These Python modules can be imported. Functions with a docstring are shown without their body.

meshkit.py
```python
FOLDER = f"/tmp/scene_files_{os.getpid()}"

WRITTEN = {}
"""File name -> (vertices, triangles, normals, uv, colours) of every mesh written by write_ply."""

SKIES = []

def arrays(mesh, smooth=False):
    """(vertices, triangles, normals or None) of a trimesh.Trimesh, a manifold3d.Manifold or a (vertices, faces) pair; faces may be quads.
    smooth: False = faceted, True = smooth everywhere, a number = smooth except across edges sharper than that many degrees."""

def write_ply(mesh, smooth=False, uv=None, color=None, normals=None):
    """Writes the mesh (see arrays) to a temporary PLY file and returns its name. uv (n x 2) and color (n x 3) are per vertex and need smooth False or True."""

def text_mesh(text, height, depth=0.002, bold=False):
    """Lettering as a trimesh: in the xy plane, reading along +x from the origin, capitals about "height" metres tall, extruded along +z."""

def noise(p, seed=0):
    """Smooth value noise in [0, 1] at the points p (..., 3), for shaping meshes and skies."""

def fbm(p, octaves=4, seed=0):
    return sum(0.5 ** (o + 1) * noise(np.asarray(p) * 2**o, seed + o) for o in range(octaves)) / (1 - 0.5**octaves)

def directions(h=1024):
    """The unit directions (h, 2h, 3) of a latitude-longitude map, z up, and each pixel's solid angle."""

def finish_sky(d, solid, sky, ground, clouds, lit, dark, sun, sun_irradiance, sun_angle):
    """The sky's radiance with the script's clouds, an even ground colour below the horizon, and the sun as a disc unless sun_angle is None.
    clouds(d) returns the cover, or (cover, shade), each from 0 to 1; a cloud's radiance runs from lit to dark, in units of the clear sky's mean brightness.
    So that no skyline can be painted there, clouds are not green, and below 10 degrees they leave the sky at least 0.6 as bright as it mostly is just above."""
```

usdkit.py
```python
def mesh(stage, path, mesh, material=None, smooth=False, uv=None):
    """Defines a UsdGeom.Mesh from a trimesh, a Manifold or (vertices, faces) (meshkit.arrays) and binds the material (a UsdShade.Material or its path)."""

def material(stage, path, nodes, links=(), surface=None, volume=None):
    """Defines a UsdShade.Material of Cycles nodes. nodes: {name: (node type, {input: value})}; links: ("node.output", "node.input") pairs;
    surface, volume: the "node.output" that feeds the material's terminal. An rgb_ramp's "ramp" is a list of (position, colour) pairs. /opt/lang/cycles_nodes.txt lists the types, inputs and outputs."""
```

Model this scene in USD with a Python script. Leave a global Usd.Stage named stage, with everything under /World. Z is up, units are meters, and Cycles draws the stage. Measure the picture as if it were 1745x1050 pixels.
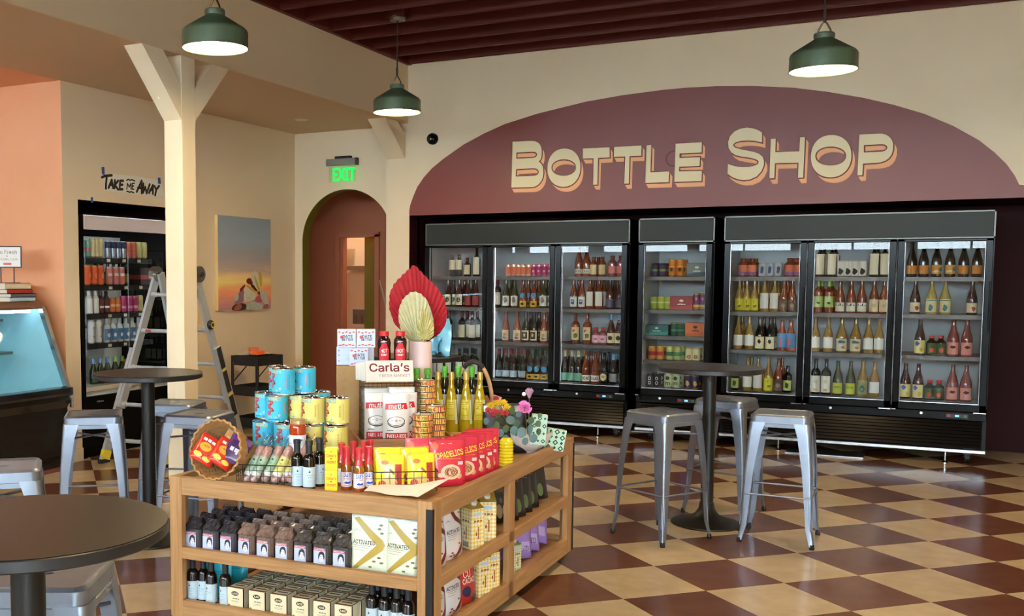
import math, random
import numpy as np, trimesh, usdkit, meshkit
import shapely, shapely.affinity
from shapely.geometry import Polygon, box as sbox, Point, LineString
from shapely.ops import unary_union
from pxr import Usd, UsdGeom, UsdLux, UsdShade, Gf, Sdf

random.seed(7)
stage = Usd.Stage.CreateInMemory()
UsdGeom.SetStageUpAxis(stage, UsdGeom.Tokens.z)
UsdGeom.SetStageMetersPerUnit(stage, 1.0)
UsdGeom.Xform.Define(stage, '/World')
UsdGeom.Scope.Define(stage, '/World/Looks')

# ---------------------------------------------------------------- camera (solved from the floor grid and wall lines)
F, YAW, PITCH, ROLL, CX, CY = 1766.433, -.492839, -.0756824, .0014069, 614.907, 605.607
CAM = np.array([0, 0, 1.5321])
_f = np.array([math.sin(YAW) * math.cos(PITCH), math.cos(YAW) * math.cos(PITCH), math.sin(PITCH)])
_r = np.array([math.cos(YAW), -math.sin(YAW), 0]); _u = np.cross(_r, _f)
_r2 = math.cos(ROLL) * _r + math.sin(ROLL) * _u; _u2 = -math.sin(ROLL) * _r + math.cos(ROLL) * _u
cam = UsdGeom.Camera.Define(stage, '/World/Camera')
cam.AddTransformOp().Set(Gf.Matrix4d(*_r2, 0, *_u2, 0, *(-_f), 0, *CAM, 1))
cam.CreateHorizontalApertureAttr(36.0); cam.CreateVerticalApertureAttr(36.0 * 1050 / 1745)
cam.CreateFocalLengthAttr(F / 1745 * 36)
cam.CreateHorizontalApertureOffsetAttr((872.5 - CX) / 1745 * 36)
cam.CreateVerticalApertureOffsetAttr((CY - 525) / 1745 * 36)
cam.CreateClippingRangeAttr(Gf.Vec2f(0.05, 200))
cam.CreateExposureAttr(1.1)

def at(px, py, ax, val):
    """The point where the photograph's pixel meets the plane (axis ax = val)."""
    d = np.array([_r2, _u2, _f]).T @ np.array([(px - CX) / F, -(py - CY) / F, 1])
    return CAM + d * (val - CAM[ax]) / d[ax]

def dray(px, py, d):
    """The point at depth d behind the photograph's pixel."""
    return CAM + np.array([_r2, _u2, _f]).T @ np.array([(px - CX) / F, -(py - CY) / F, 1]) * d

# ---------------------------------------------------------------- sky and daylight
def lin(c):
    c = np.asarray(c, float) / 255
    return tuple(np.where(c <= .04045, c / 12.92, ((c + .055) / 1.055) ** 2.4))
usdkit.material(stage, '/World/Looks/sky', {'c': ('background_shader', {'color': (.80, .90, 1.0), 'strength': 5.0})}, surface='c.background')
dome = UsdLux.DomeLight.Define(stage, '/World/SkyDome')
dome.CreateColorAttr(Gf.Vec3f(.74, .88, 1.0)); dome.CreateIntensityAttr(4.8)

# ---------------------------------------------------------------- helpers
_mats = {}
def mat(name, c, rough=.5, metal=0., spec=.5, noise=None, coat=0., emit=None, bump=None, vary=0., trans=0., stretch=None):
    """A principled material; noise=(scale, strength, second colour), bump=(scale, strength), vary = tone change per object."""
    if name in _mats: return _mats[name]
    c = lin(c)
    n = {'p': ('principled_bsdf', {'base_color': c, 'roughness': rough, 'metallic': metal, 'specular_ior_level': spec, 'coat_weight': coat, 'transmission_weight': trans})}
    l = []; src = None
    if emit: n['p'][1].update({'emission_color': lin(emit[0]), 'emission_strength': emit[1]})
    if noise or bump or stretch: 
        n['t'] = ('texture_coordinate', {})
        n['m'] = ('mapping', {'scale': stretch or (1, 1, 1)}); l.append(('t.object', 'm.vector'))
    if noise:
        n['n'] = ('noise_texture', {'scale': noise[0], 'detail': 5., 'roughness': .6}); l.append(('m.vector', 'n.vector'))
        n['r'] = ('rgb_ramp', {'ramp': [(.5 - noise[1] / 2, c), (.5 + noise[1] / 2, lin(noise[2]))]})
        l += [('n.fac', 'r.fac')]; src = 'r.color'
    if vary:
        n['o'] = ('object_info', {}); n['vm'] = ('map_range', {'from_min': 0., 'from_max': 1., 'to_min': 1 - vary, 'to_max': 1 + vary})
        n['h'] = ('hsv', {'color': c}); l += [('o.random', 'vm.value'), ('vm.result', 'h.value')]
        if src: l.append((src, 'h.color'))
        src = 'h.color'
    if src: l.append((src, 'p.base_color'))
    if bump:
        n['b0'] = ('noise_texture', {'scale': bump[0], 'detail': 4.}); n['b'] = ('bump', {'strength': bump[1], 'distance': .002})
        l += [('m.vector', 'b0.vector'), ('b0.fac', 'b.height'), ('b.normal', 'p.normal')]
    _mats[name] = usdkit.material(stage, '/World/Looks/' + name, n, l, surface='p.BSDF')
    return _mats[name]
def glassmat(name, tint=(1, 1, 1), gloss=(1, 1, 1), rough=0., k=1.5):
    if name not in _mats:
        _mats[name] = usdkit.material(stage, '/World/Looks/' + name, {'t': ('transparent_bsdf', {'color': tint}), 'g': ('glossy_bsdf', {'color': gloss, 'roughness': rough}),
            'f': ('fresnel', {'IOR': k}), 'x': ('mix_closure', {}), 'q': ('geometry', {}), 'v': ('math', {'math_type': 'subtract', 'value1': 1.}), 'w': ('math', {'math_type': 'multiply'})},
            [('q.backfacing', 'v.value2'), ('v.value', 'w.value1'), ('f.fac', 'w.value2'), ('w.value', 'x.fac'), ('t.BSDF', 'x.closure1'), ('g.BSDF', 'x.closure2')], surface='x.closure')
    return _mats[name]

_used = {}
def numbered(base, name):
    k = _used.get((base, name), -1) + 1; _used[(base, name)] = k
    return f'{base}/{name}' if k == 0 else f'{base}/{name}_{k:03d}'
def path_of(p): return str(p.GetPath()) if p is not None else '/World'
def tag(p, label=None, cat=None, group=None, kind=None):
    for k, v in (('label', label), ('category', cat), ('group', group), ('kind', kind)):
        if v: p.SetCustomDataByKey(k, v)
    return p
def obj(name, m, material, parent=None, smooth=False, label=None, cat=None, group=None, kind=None):
    p = usdkit.mesh(stage, numbered(path_of(parent), name), m, material, smooth).GetPrim()
    return tag(p, label, cat, group, kind)
def struct(name, m, material, smooth=False): return obj(name, m, material, None, smooth, kind='structure')
def mtx(loc=(0, 0, 0), rz=0., rx=0., ry=0., s=1.):
    T = trimesh.transformations
    m = T.translation_matrix(loc) @ T.euler_matrix(rx, ry, rz, 'sxyz')
    m[:3, :3] *= s
    return m
def gf(m): return Gf.Matrix4d(*np.asarray(m).T.ravel().tolist())
def thing(name, label, cat, loc=(0, 0, 0), rz=0., group=None, kind=None, rx=0., ry=0., s=1.):
    x = UsdGeom.Xform.Define(stage, numbered('/World', name))
    x.AddTransformOp().Set(gf(mtx(loc, rz, rx, ry, s)))
    return tag(x.GetPrim(), label, cat, group, kind)
def dup(root, label, loc=(0, 0, 0), rz=0., group=None, rx=0., ry=0., s=1.):
    base = root.GetName()
    if base[-4:-3] == '_' and base[-3:].isdigit(): base = base[:-4]
    x = UsdGeom.Xform.Define(stage, numbered('/World', base)); p = x.GetPrim()
    p.GetReferences().AddInternalReference(root.GetPath()); p.SetInstanceable(True)
    x.ClearXformOpOrder(); x.AddTransformOp().Set(gf(mtx(loc, rz, rx, ry, s)))
    return tag(p, label, root.GetCustomDataByKey('category'), group or root.GetCustomDataByKey('group'))
def move(root, loc=(0, 0, 0), rz=0., rx=0., ry=0., s=1., label=None, group=None):
    UsdGeom.Xformable(root).GetOrderedXformOps()[0].Set(gf(mtx(loc, rz, rx, ry, s)))
    return tag(root, label, None, group)
class Kind:
    """A repeatable thing: the first use moves the original, later ones reference it."""
    def __init__(s, make): s.make, s.root = make, None
    def put(self, label, loc, rz=0., group=None, **k):
        s = self
        if s.root is None:
            s.root = s.make(); move(s.root, loc, rz, label=label, group=group, **k); return s.root
        return dup(s.root, label, loc, rz, group, **k)

# ---- shapes (trimesh)
cat_ = trimesh.util.concatenate
def bx(x0, x1, y0, y1, z0, z1, b=0.):
    x0, x1 = sorted((x0, x1)); y0, y1 = sorted((y0, y1)); z0, z1 = sorted((z0, z1))
    if not b:
        m = trimesh.creation.box((x1 - x0, y1 - y0, z1 - z0)); m.apply_translation(((x0 + x1) / 2, (y0 + y1) / 2, (z0 + z1) / 2)); return m
    pts = []
    for X, sx in ((x0, 1), (x1, -1)):
        for Y, sy in ((y0, 1), (y1, -1)):
            for Z, sz in ((z0, 1), (z1, -1)):
                pts += [(X, Y + sy * b, Z + sz * b), (X + sx * b, Y, Z + sz * b), (X + sx * b, Y + sy * b, Z)]
    return trimesh.convex.convex_hull(np.array(pts))
def lathe(prof, n=20, loc=(0, 0, 0)):
    m = trimesh.creation.revolve(np.array(prof, float), sections=n); m.apply_translation(loc); return m
def cyl(p0, p1, r, n=12):
    return trimesh.creation.cylinder(radius=r, segment=np.array([p0, p1], float), sections=n)
def tube(pts, r, n=8):
    """A round bar along a polyline; r a number or one radius per point."""
    pts = np.asarray(pts, float); r = np.broadcast_to(r, len(pts)); k = len(pts)
    d = np.gradient(pts, axis=0); d /= np.linalg.norm(d, axis=1, keepdims=True)
    a = np.cross(d[0], [0, 0, 1]) if abs(d[0][2]) < .9 else np.cross(d[0], [1, 0, 0]); V = []
    for i in range(k):
        a = a - d[i] * (a @ d[i]); a /= np.linalg.norm(a); b = np.cross(d[i], a); t = np.arange(n) / n * 2 * np.pi
        V.append(pts[i] + r[i] * (np.cos(t)[:, None] * a + np.sin(t)[:, None] * b))
    V = np.vstack(V + [pts[:1], pts[-1:]]); Fc = []
    for i in range(k - 1):
        for j in range(n):
            p, q = i * n + j, i * n + (j + 1) % n; Fc += [(p, q, q + n), (p, q + n, p + n)]
    for j in range(n): Fc += [(k * n, (j + 1) % n, j), (k * n + 1, (k - 1) * n + j, (k - 1) * n + (j + 1) % n)]
    return trimesh.Trimesh(V, Fc, process=False)
def bars(segs, r, n=6): return cat_([cyl(a, b, r, n) for a, b in segs])
def prism(poly, h, plane='xy', off=0.):
    """A shapely polygon extruded by h; plane 'xy' -> +z from off, 'xz' -> towards -y from y=off, 'yz' -> +x from x=off."""
    poly = Polygon(poly) if not hasattr(poly, 'geom_type') else poly
    gs = [g for g in getattr(poly, 'geoms', [poly]) if g.geom_type == 'Polygon' and g.area > 1e-9]
    m = cat_([trimesh.creation.extrude_polygon(g, h, engine='earcut') for g in gs]); v = m.vertices.copy()
    if plane == 'xy': v[:, 2] += off; m.vertices = v
    elif plane == 'xz': m.vertices = np.c_[v[:, 0], off - v[:, 2], v[:, 1]]
    else: m.vertices = np.c_[off + v[:, 2], v[:, 0], v[:, 1]]
    return m
def smoothpoly(p, it=2, closed=True):
    p = np.asarray(p, float)
    for _ in range(it):
        q = np.roll(p, -1, 0); p = np.stack([.75 * p + .25 * q, .25 * p + .75 * q], 1).reshape(-1, 2)
    return p
def move_m(m, *a, **k): m = m.copy(); m.apply_transform(mtx(*a, **k)); return m
def textm(s, h, depth=.0006, bold=True, face='xz', width=None):
    """Lettering centred on the origin, standing upright, seen from -y."""
    m = meshkit.text_mesh(s, h, depth, bold); b = m.bounds; m.apply_translation((-(b[0, 0] + b[1, 0]) / 2, -(b[0, 1] + b[1, 1]) / 2, 0))
    if width: m.vertices[:, 0] *= width / (b[1, 0] - b[0, 0])
    v = m.vertices.copy(); m.vertices = np.c_[v[:, 0], -v[:, 2], v[:, 1]]; return m
def scr(n, w, h, seed=1):
    """A row of n uneven dashes, centred: print too small to read."""
    rg = np.random.default_rng(seed * 17 + n); ws = rg.uniform(.5, 1.2, n); ws *= w * .82 / ws.sum(); x = -w / 2; ms = []
    for q in ws: ms.append(prism(sbox(x, -h / 2, x + q, h / 2 * rg.uniform(.5, 1)), .0002, 'xz', 0)); x += q + w * .18 / max(1, n - 1)
    return cat_(ms)
def wrap(m, R, off=0.0004):
    """Bends a thin design lying in the xz plane (seen from -y) onto a cylinder of radius R about z."""
    m = m.copy()
    if len(m.faces) and np.ptp(m.vertices[m.faces][:, :, 0], axis=1).max() > .3 * R:
        q = m.vertices * [1, 1, .02]; q, f = trimesh.remesh.subdivide_to_size(q, m.faces, .24 * R, max_iter=12); m = trimesh.Trimesh(q * [1, 1, 50], f, process=False)
    v = m.vertices.copy(); a = v[:, 0] / R; r = R + off - v[:, 1]
    m.vertices = np.c_[r * np.sin(a), -r * np.cos(a), v[:, 2]]; return m
def gridrect(w, z0, z1, n=10, t=.0003):
    """A thin upright rectangle with n columns, to be wrapped."""
    xs = np.linspace(-w / 2, w / 2, n + 1); V = []; Fc = []
    for x in xs: V += [(x, -t, z0), (x, -t, z1)]
    for i in range(n): a = 2 * i; Fc += [(a, a + 2, a + 3), (a, a + 3, a + 1)]
    return trimesh.Trimesh(V, Fc, process=False)
# ================================================================ the room
YB, XL, YE, XB, ZS, ZC, XR, YW = 9.647, -6.09, 9.80, -4.64, 3.09, 3.67, 4.6, -4.0
NX0, NX1, NZ = -4.62, 1.385, 2.157
paint = mat('wall_paint', (230, 210, 178), .62, noise=(1.6, .9, (223, 203, 170)), bump=(260, .08))
soffit_p = mat('soffit_paint', (208, 182, 150), .62, bump=(260, .08))
peach = mat('peach_paint', (240, 178, 136), .6, noise=(2.2, .9, (233, 164, 120)), bump=(240, .08))
plum = mat('plum_paint', (128, 58, 48), .42, noise=(2.5, .9, (120, 53, 44)), bump=(220, .1))
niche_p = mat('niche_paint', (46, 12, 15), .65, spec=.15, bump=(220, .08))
oxblood = mat('oxblood_paint', (92, 27, 20), .6, noise=(6, .8, (82, 23, 18)), bump=(60, .12))
rust = mat('rust_paint', (186, 112, 80), .6, bump=(240, .08))
olive = mat('olive_paint', (104, 96, 12), .6)

# floor: 18-inch vinyl tiles laid at 45 degrees
TS = .4572; OXY = np.array([-2.5988, 12.04985]) * TS
ta = np.array([math.cos(math.pi / 4), math.sin(math.pi / 4)]); tb = np.array([ta[1], -ta[0]])
tile_light = mat('tile_light', (198, 177, 143), .23, noise=(7, .55, (172, 150, 118)), vary=.05, spec=.5, bump=(30, .06))
tile_dark = mat('tile_dark', (112, 72, 52), .21, noise=(6, .6, (91, 56, 41)), vary=.08, spec=.5, bump=(30, .06))
floor = tag(UsdGeom.Xform.Define(stage, '/World/floor').GetPrim(), kind='structure')
obj('subfloor', bx(-9.5, XR, YW, 12.5, -.06, -.0028), mat('grout', (150, 126, 96), .7), floor)
cells = []
for i in range(-32, 32):
    for j in range(-40, 32):
        c = OXY + TS * (ta * (i + .5) + tb * (j + .5))
        if not (-9.3 < c[0] < XR - .1 and YW + .1 < c[1] < 10.4): continue
        p = np.array([*c, 0]) - CAM; dz = p @ _f; u = CX + F * (p @ _r2) / dz; v = CY - F * (p @ _u2) / dz
        seen = dz > .3 and -160 < u < 1900 and v < 1180 and (u > 560 or c[1] < 8 or c[0] < -3.5)
        cells.append((not seen, np.hypot(*c), i, j))
cells.sort()
g = .0011; rest = {0: [], 1: []}
def tile_mesh(i, j):
    c = OXY + TS * (ta * (i + .5) + tb * (j + .5)); h = TS / 2 - g; e = .0008
    V = [[*(c + ta * sx * (h - d) + tb * sy * (h - d)), z] for d, z in ((0, -.003), (0, -e), (e, 0)) for sx, sy in ((-1, -1), (-1, 1), (1, 1), (1, -1))]
    Fc = []
    for k in (0, 4):
        for q in range(4): a, b = k + q, k + (q + 1) % 4; Fc += [(a, b, b + 4), (a, b + 4, a + 4)]
    return trimesh.Trimesh(V, Fc + [(8, 9, 10), (8, 10, 11)], process=False)
for n, (_, _, i, j) in enumerate(cells):
    dark = (i + j) % 2 == 0; m = tile_mesh(i, j); m.fix_normals() if n == 0 else None
    if n < 300: obj('tile', m, tile_dark if dark else tile_light, floor)
    else: rest[int(dark)].append(m)
for k in (0, 1):
    if rest[k]: obj('outer_tiles', cat_(rest[k]), tile_dark if k else tile_light, floor, kind='stuff')

# back wall with the fridge niche, and the plum arch painted above it
wb = Polygon([(-4.885, 0), (XR, 0), (XR, ZC + .35), (-4.64, ZC + .35), (-4.64, ZS), (-4.885, ZS)]).difference(sbox(NX0, -1, NX1, NZ))
wall_back = struct('wall_back', cat_([prism(wb, .2, 'xz', YB + .2)]), paint)
arch_px = [(697, 365.3), (697, 360), (699, 350), (704.3, 335), (711, 319), (722, 302.7), (736, 287), (754.5, 271.7), (790, 246.6), (825.4, 227.4), (860, 211.7), (915, 194), (998, 173.5), (1060, 162.5), (1130, 153.2), (1170, 149.5), (1222, 146.9), (1280, 146.5), (1350, 149.4), (1410, 156.5), (1471.7, 166.9), (1524, 179), (1574.8, 194), (1624, 214.5), (1668.5, 239.3), (1695, 260), (1715.3, 279.9), (1729, 299), (1737, 315), (1741.8, 331), (1741.8, 334.9)]
ap = np.array([at(x, y, 1, YB)[[0, 2]] for x, y in arch_px]); ap[0] = (NX0, NZ); ap[1, 0] = NX0; ap[-1] = (NX1, NZ); ap[-2, 0] = NX1
AP = Polygon(ap)
obj('painted_arch', prism(AP, .0012, 'xz', YB - .0004), plum, wall_back)
nb = YB + 1.02
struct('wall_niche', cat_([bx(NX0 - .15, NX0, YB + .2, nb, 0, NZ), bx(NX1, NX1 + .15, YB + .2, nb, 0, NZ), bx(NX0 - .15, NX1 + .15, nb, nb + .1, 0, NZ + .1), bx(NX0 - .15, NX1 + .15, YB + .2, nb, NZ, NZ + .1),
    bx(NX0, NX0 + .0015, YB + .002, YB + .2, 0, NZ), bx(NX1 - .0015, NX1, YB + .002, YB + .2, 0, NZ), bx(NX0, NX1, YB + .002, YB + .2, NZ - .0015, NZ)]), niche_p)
obj('baseboard_back', bx(NX1, XR, YB - .012, YB, 0, .10, .002), paint, kind='structure')

# lettering on the arch: cream faces over a peach drop shadow, traced on the wall plane
cream = mat('sign_cream', (232, 214, 172), .6); shade = mat('sign_peach', (240, 172, 122), .6); outline = mat('sign_brown', (110, 52, 40), .6)
def tr(pts, ox, oy, s): return [tuple(at(ox + x / s, oy + y / s, 1, YB)[[0, 2]]) for x, y in pts]
def el(cx, cy, rx, ry, p=2., n=56, skew=0.):
    t = np.arange(n) / n * 2 * np.pi; c, s_ = np.cos(t), np.sin(t)
    x = rx * np.sign(c) * abs(c) ** (2 / p); y = ry * np.sign(s_) * abs(s_) ** (2 / p); return list(zip(cx + x - skew * y, cy + y))
def rnd(p, it=2): return smoothpoly(p, it)
c2, c3, c4, c5 = (860, 230, 9.544), (1030, 220, 8.747), (1220, 200, 8.075), (1370, 210, 8.753)
Bs = Polygon(tr([(130, 110), (380, 99), (440, 97), (490, 102), (530, 117), (560, 138), (582, 168), (597, 205), (604, 245), (604, 320), (598, 362), (585, 398), (558, 435), (592, 465), (615, 500), (628, 545), (632, 620), (622, 690), (602, 740), (572, 785), (540, 815), (490, 842), (440, 850), (110, 858)], *c2),
    [tr([(192, 288), (440, 274), (480, 276), (510, 285), (526, 303), (528, 330), (515, 352), (490, 368), (450, 375), (190, 388)], *c2), tr([(187, 558), (440, 543), (490, 543), (530, 555), (552, 578), (556, 605), (547, 635), (522, 655), (480, 664), (182, 677)], *c2)])
Os = Polygon(tr(el(965, 533, 268, 311, 2.15, skew=.03), *c2), [tr(el(962, 531, 199, 134, 2.1, skew=.03), *c2)])
T1 = Polygon(tr([(1272, 222), (1708, 200), (1708, 365), (1520, 375), (1508, 808), (1440, 810), (1448, 380), (1272, 385)], *c2))
T2 = Polygon(tr([(147, 268), (554, 245), (550, 398), (375, 405), (365, 812), (297, 815), (312, 408), (140, 415)], *c3))
Ls = Polygon(tr([(630, 242), (700, 237), (686, 645), (966, 632), (958, 792), (610, 803)], *c3))
Es = Polygon(tr([(1062, 218), (1453, 197), (1448, 350), (1120, 365), (1118, 432), (1425, 420), (1418, 550), (1115, 562), (1112, 632), (1453, 625), (1447, 775), (1042, 788)], *c3))
Ss = Polygon(tr([(635, 212), (590, 180), (520, 154), (430, 142), (340, 155), (255, 195), (195, 260), (168, 340), (175, 420), (210, 480), (270, 520), (350, 540), (450, 553), (530, 570), (575, 590), (590, 612), (578, 643), (530, 667), (450, 682), (360, 686), (270, 675), (200, 655), (163, 640), (160, 778), (230, 825), (300, 852), (380, 865), (470, 855), (560, 815), (625, 745), (660, 660), (660, 590), (640, 540), (590, 500), (520, 475), (440, 460), (340, 440), (270, 420), (238, 395), (240, 370), (270, 345), (340, 325), (440, 318), (540, 325), (635, 345)], *c4))
Hs = Polygon(tr([(755, 298), (823, 293), (818, 480), (1147, 468), (1158, 275), (1226, 273), (1200, 828), (1130, 832), (1138, 625), (812, 632), (803, 838), (735, 842)], *c4))
O2 = Polygon(tr(el(405, 492, 302, 316, 2.15, skew=.03), *c5), [tr(el(400, 490, 231, 141, 2.1, skew=.03), *c5)])
Ps = Polygon(tr([(825, 168), (1100, 156), (1160, 155), (1220, 170), (1270, 200), (1305, 240), (1325, 285), (1331, 330), (1327, 400), (1305, 470), (1265, 525), (1215, 560), (1150, 582), (1080, 592), (880, 603), (870, 775), (798, 778)], *c5),
    [tr([(893, 328), (1150, 314), (1200, 318), (1235, 335), (1246, 362), (1232, 395), (1200, 416), (1150, 427), (893, 437)], *c5)])
for ch, P in zip('BOTTLESHOP', (Bs, Os, T1, T2, Ls, Es, Ss, Hs, O2, Ps)):
    P = P.buffer(0); dx, dz = .028, -.047
    sh = unary_union([shapely.affinity.translate(P, dx * t, dz * t) for t in np.linspace(.15, 1, 16)]).buffer(.001)
    sh = sh.difference(P.buffer(.011, join_style=2)).intersection(AP)
    ol = P.buffer(.011, join_style=2).difference(P.buffer(-.001)).intersection(unary_union([shapely.affinity.translate(P.buffer(.006), .008 * t, -.012 * t) for t in (0, .5, 1)]))
    obj('letter', prism(P, .0010, 'xz', YB - .0018), cream, wall_back, label='cream painted capital ' + ch)
    obj('letter_shadow', prism(sh, .0010, 'xz', YB - .0016), shade, wall_back)
    obj('letter_outline', prism(ol, .0008, 'xz', YB - .0016), outline, wall_back)
rc = at(1030 + 1035 / 8.747, 220 + 440 / 8.747, 1, YB); rr = .073
obj('ring_mark', prism(Point(rc[0], rc[2]).buffer(rr).difference(Point(rc[0], rc[2]).buffer(rr - .013)).difference(Es), .001, 'xz', YB - .0016), mat('ring_red', (84, 12, 20), .5), wall_back)

# left side: dropped ceiling and beam face, take-away wall, exit wall with arch, peach alcove
LN0, LN1 = 6.44, 7.82
struct('trim_1', bx(-4.66, XB, YW, YB + .15, ZS, ZC + .35), mat('beam_paint', (220, 198, 162), .62, bump=(260, .08)))
struct('ceiling_1', bx(XL - .1, -4.66, 6.27, YE + .1, ZS, ZS + .1), soffit_p)
struct('ceiling_2', cat_([bx(XL, -4.66, YW, 6.27, ZS, ZS + .1)]), soffit_p)
struct('ceiling_3', bx(-9.5, XL, YW, 6.27, ZS + .002, ZS + .1), peach)
struct('wall_left', cat_([prism(Polygon([(6.28, 0), (YE + .1, 0), (YE + .1, ZS), (6.28, ZS)]).difference(sbox(LN0, -1, LN1, 2.16)), .15, 'yz', XL - .15), bx(XL - .001, XL, 6.2705, 6.28, 0, ZS)]), paint)
struct('wall_peach', cat_([bx(-9.5, XL - .0015, 6.27, 6.28, 0, ZS + .05), bx(-9.6, -9.5, YW, 6.28, 0, ZS + .1)]), peach)
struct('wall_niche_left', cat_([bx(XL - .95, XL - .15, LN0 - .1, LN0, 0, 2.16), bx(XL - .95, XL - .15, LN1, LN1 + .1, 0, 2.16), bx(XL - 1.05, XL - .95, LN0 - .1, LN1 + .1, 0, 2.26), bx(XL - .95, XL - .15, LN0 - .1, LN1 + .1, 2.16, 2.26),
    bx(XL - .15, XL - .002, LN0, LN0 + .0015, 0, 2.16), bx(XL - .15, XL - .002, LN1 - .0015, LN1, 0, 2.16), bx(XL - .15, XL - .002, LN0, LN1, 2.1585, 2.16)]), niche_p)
struct('baseboard_left', cat_([bx(XL, XL + .014, 6.27, LN0, 0, .11, .002), bx(XL, XL + .014, LN1, YE, 0, .11, .002), bx(XL - .04, XL + .014, 6.256, 6.27, 0, .11, .002)]), paint)
ax0, ax1 = -5.996, -4.893; acx = (ax0 + ax1) / 2; ar = (ax1 - ax0) / 2; asp = 2.468 - ar
ahole = unary_union([sbox(ax0, -1, ax1, asp), Point(acx, asp).buffer(ar, 48)])
struct('wall_exit', prism(Polygon([(XL, 0), (-4.885, 0), (-4.885, ZS), (XL, ZS)]).difference(ahole), .16, 'xz', YE + .16), paint)
struct('trim_2', prism(ahole.difference(unary_union([sbox(ax0 + .006, -1, ax1 - .006, asp), Point(acx, asp).buffer(ar - .006, 48)])).intersection(sbox(-9, 0, 9, 9)), .156, 'xz', YE + .158), olive)
struct('trim_3', bx(-4.885, NX0, YB + .001, YE + .1, 0, ZS), paint)
struct('baseboard_exit', bx(XL, ax0, YE - .014, YE, 0, .11, .002), paint)
struct('trim_4', prism([(YB, 2.74), (YB, 2.97), (9.47, ZS), (9.2, ZS)], .2, 'yz', -4.87), paint)
# passage behind the arch
yp = 10.9
pd = Polygon([(-7.1, 0), (-4.79, 0), (-4.79, 2.9), (-7.1, 2.9)])
struct('wall_passage', cat_([prism(pd.difference(sbox(-6.10, -1, -5.66, 2.0)), .1, 'xz', yp + .1), bx(-6.8, -6.7, YE + .06, yp, 0, 2.9), bx(-6.8, XL - .02, YE + .11, YE + .16, 0, 2.9), bx(-4.87, -4.79, YE + .16, yp, 0, 2.9), bx(-6.8, -4.79, YE + .16, yp + .1, 2.9, 3.0)]), rust)
struct('trim_5', cat_([bx(-6.2, -6.135, yp - .03, yp, 0, 2.06, .003), bx(-5.66, -5.60, yp - .03, yp, 0, 2.03, .003), bx(-6.135, -5.60, yp - .03, yp, 2.0, 2.06, .003)]), rust)
cream2 = mat('back_room_paint', (232, 212, 184), .6); 
struct('wall_back_room', cat_([bx(-6.9, -4.9, 12.4, 12.5, 0, 2.9), bx(-7.0, -6.9, yp + .1, 12.5, 0, 2.9), bx(-4.9, -4.8, yp + .1, 12.5, 0, 2.9), bx(-7, -4.8, yp + .1, 12.5, 2.9, 3.0)]), cream2)
obj('back_room_light', lathe([(0, 2.88), (.12, 2.88), (.12, 2.899), (0, 2.899)], 24, (-5.9, 11.7, 0)), mat('room_lamp', (255, 240, 220), .5, emit=((255, 236, 210), 80.)), label='round ceiling light of the small room beyond the passage', cat='lamp')
oj = at(632, 500, 1, 11.35)
struct('door_1', bx(oj[0] - .09, oj[0] + .12, 11.35, 11.40, 0, 2.02, .002), olive)

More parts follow.
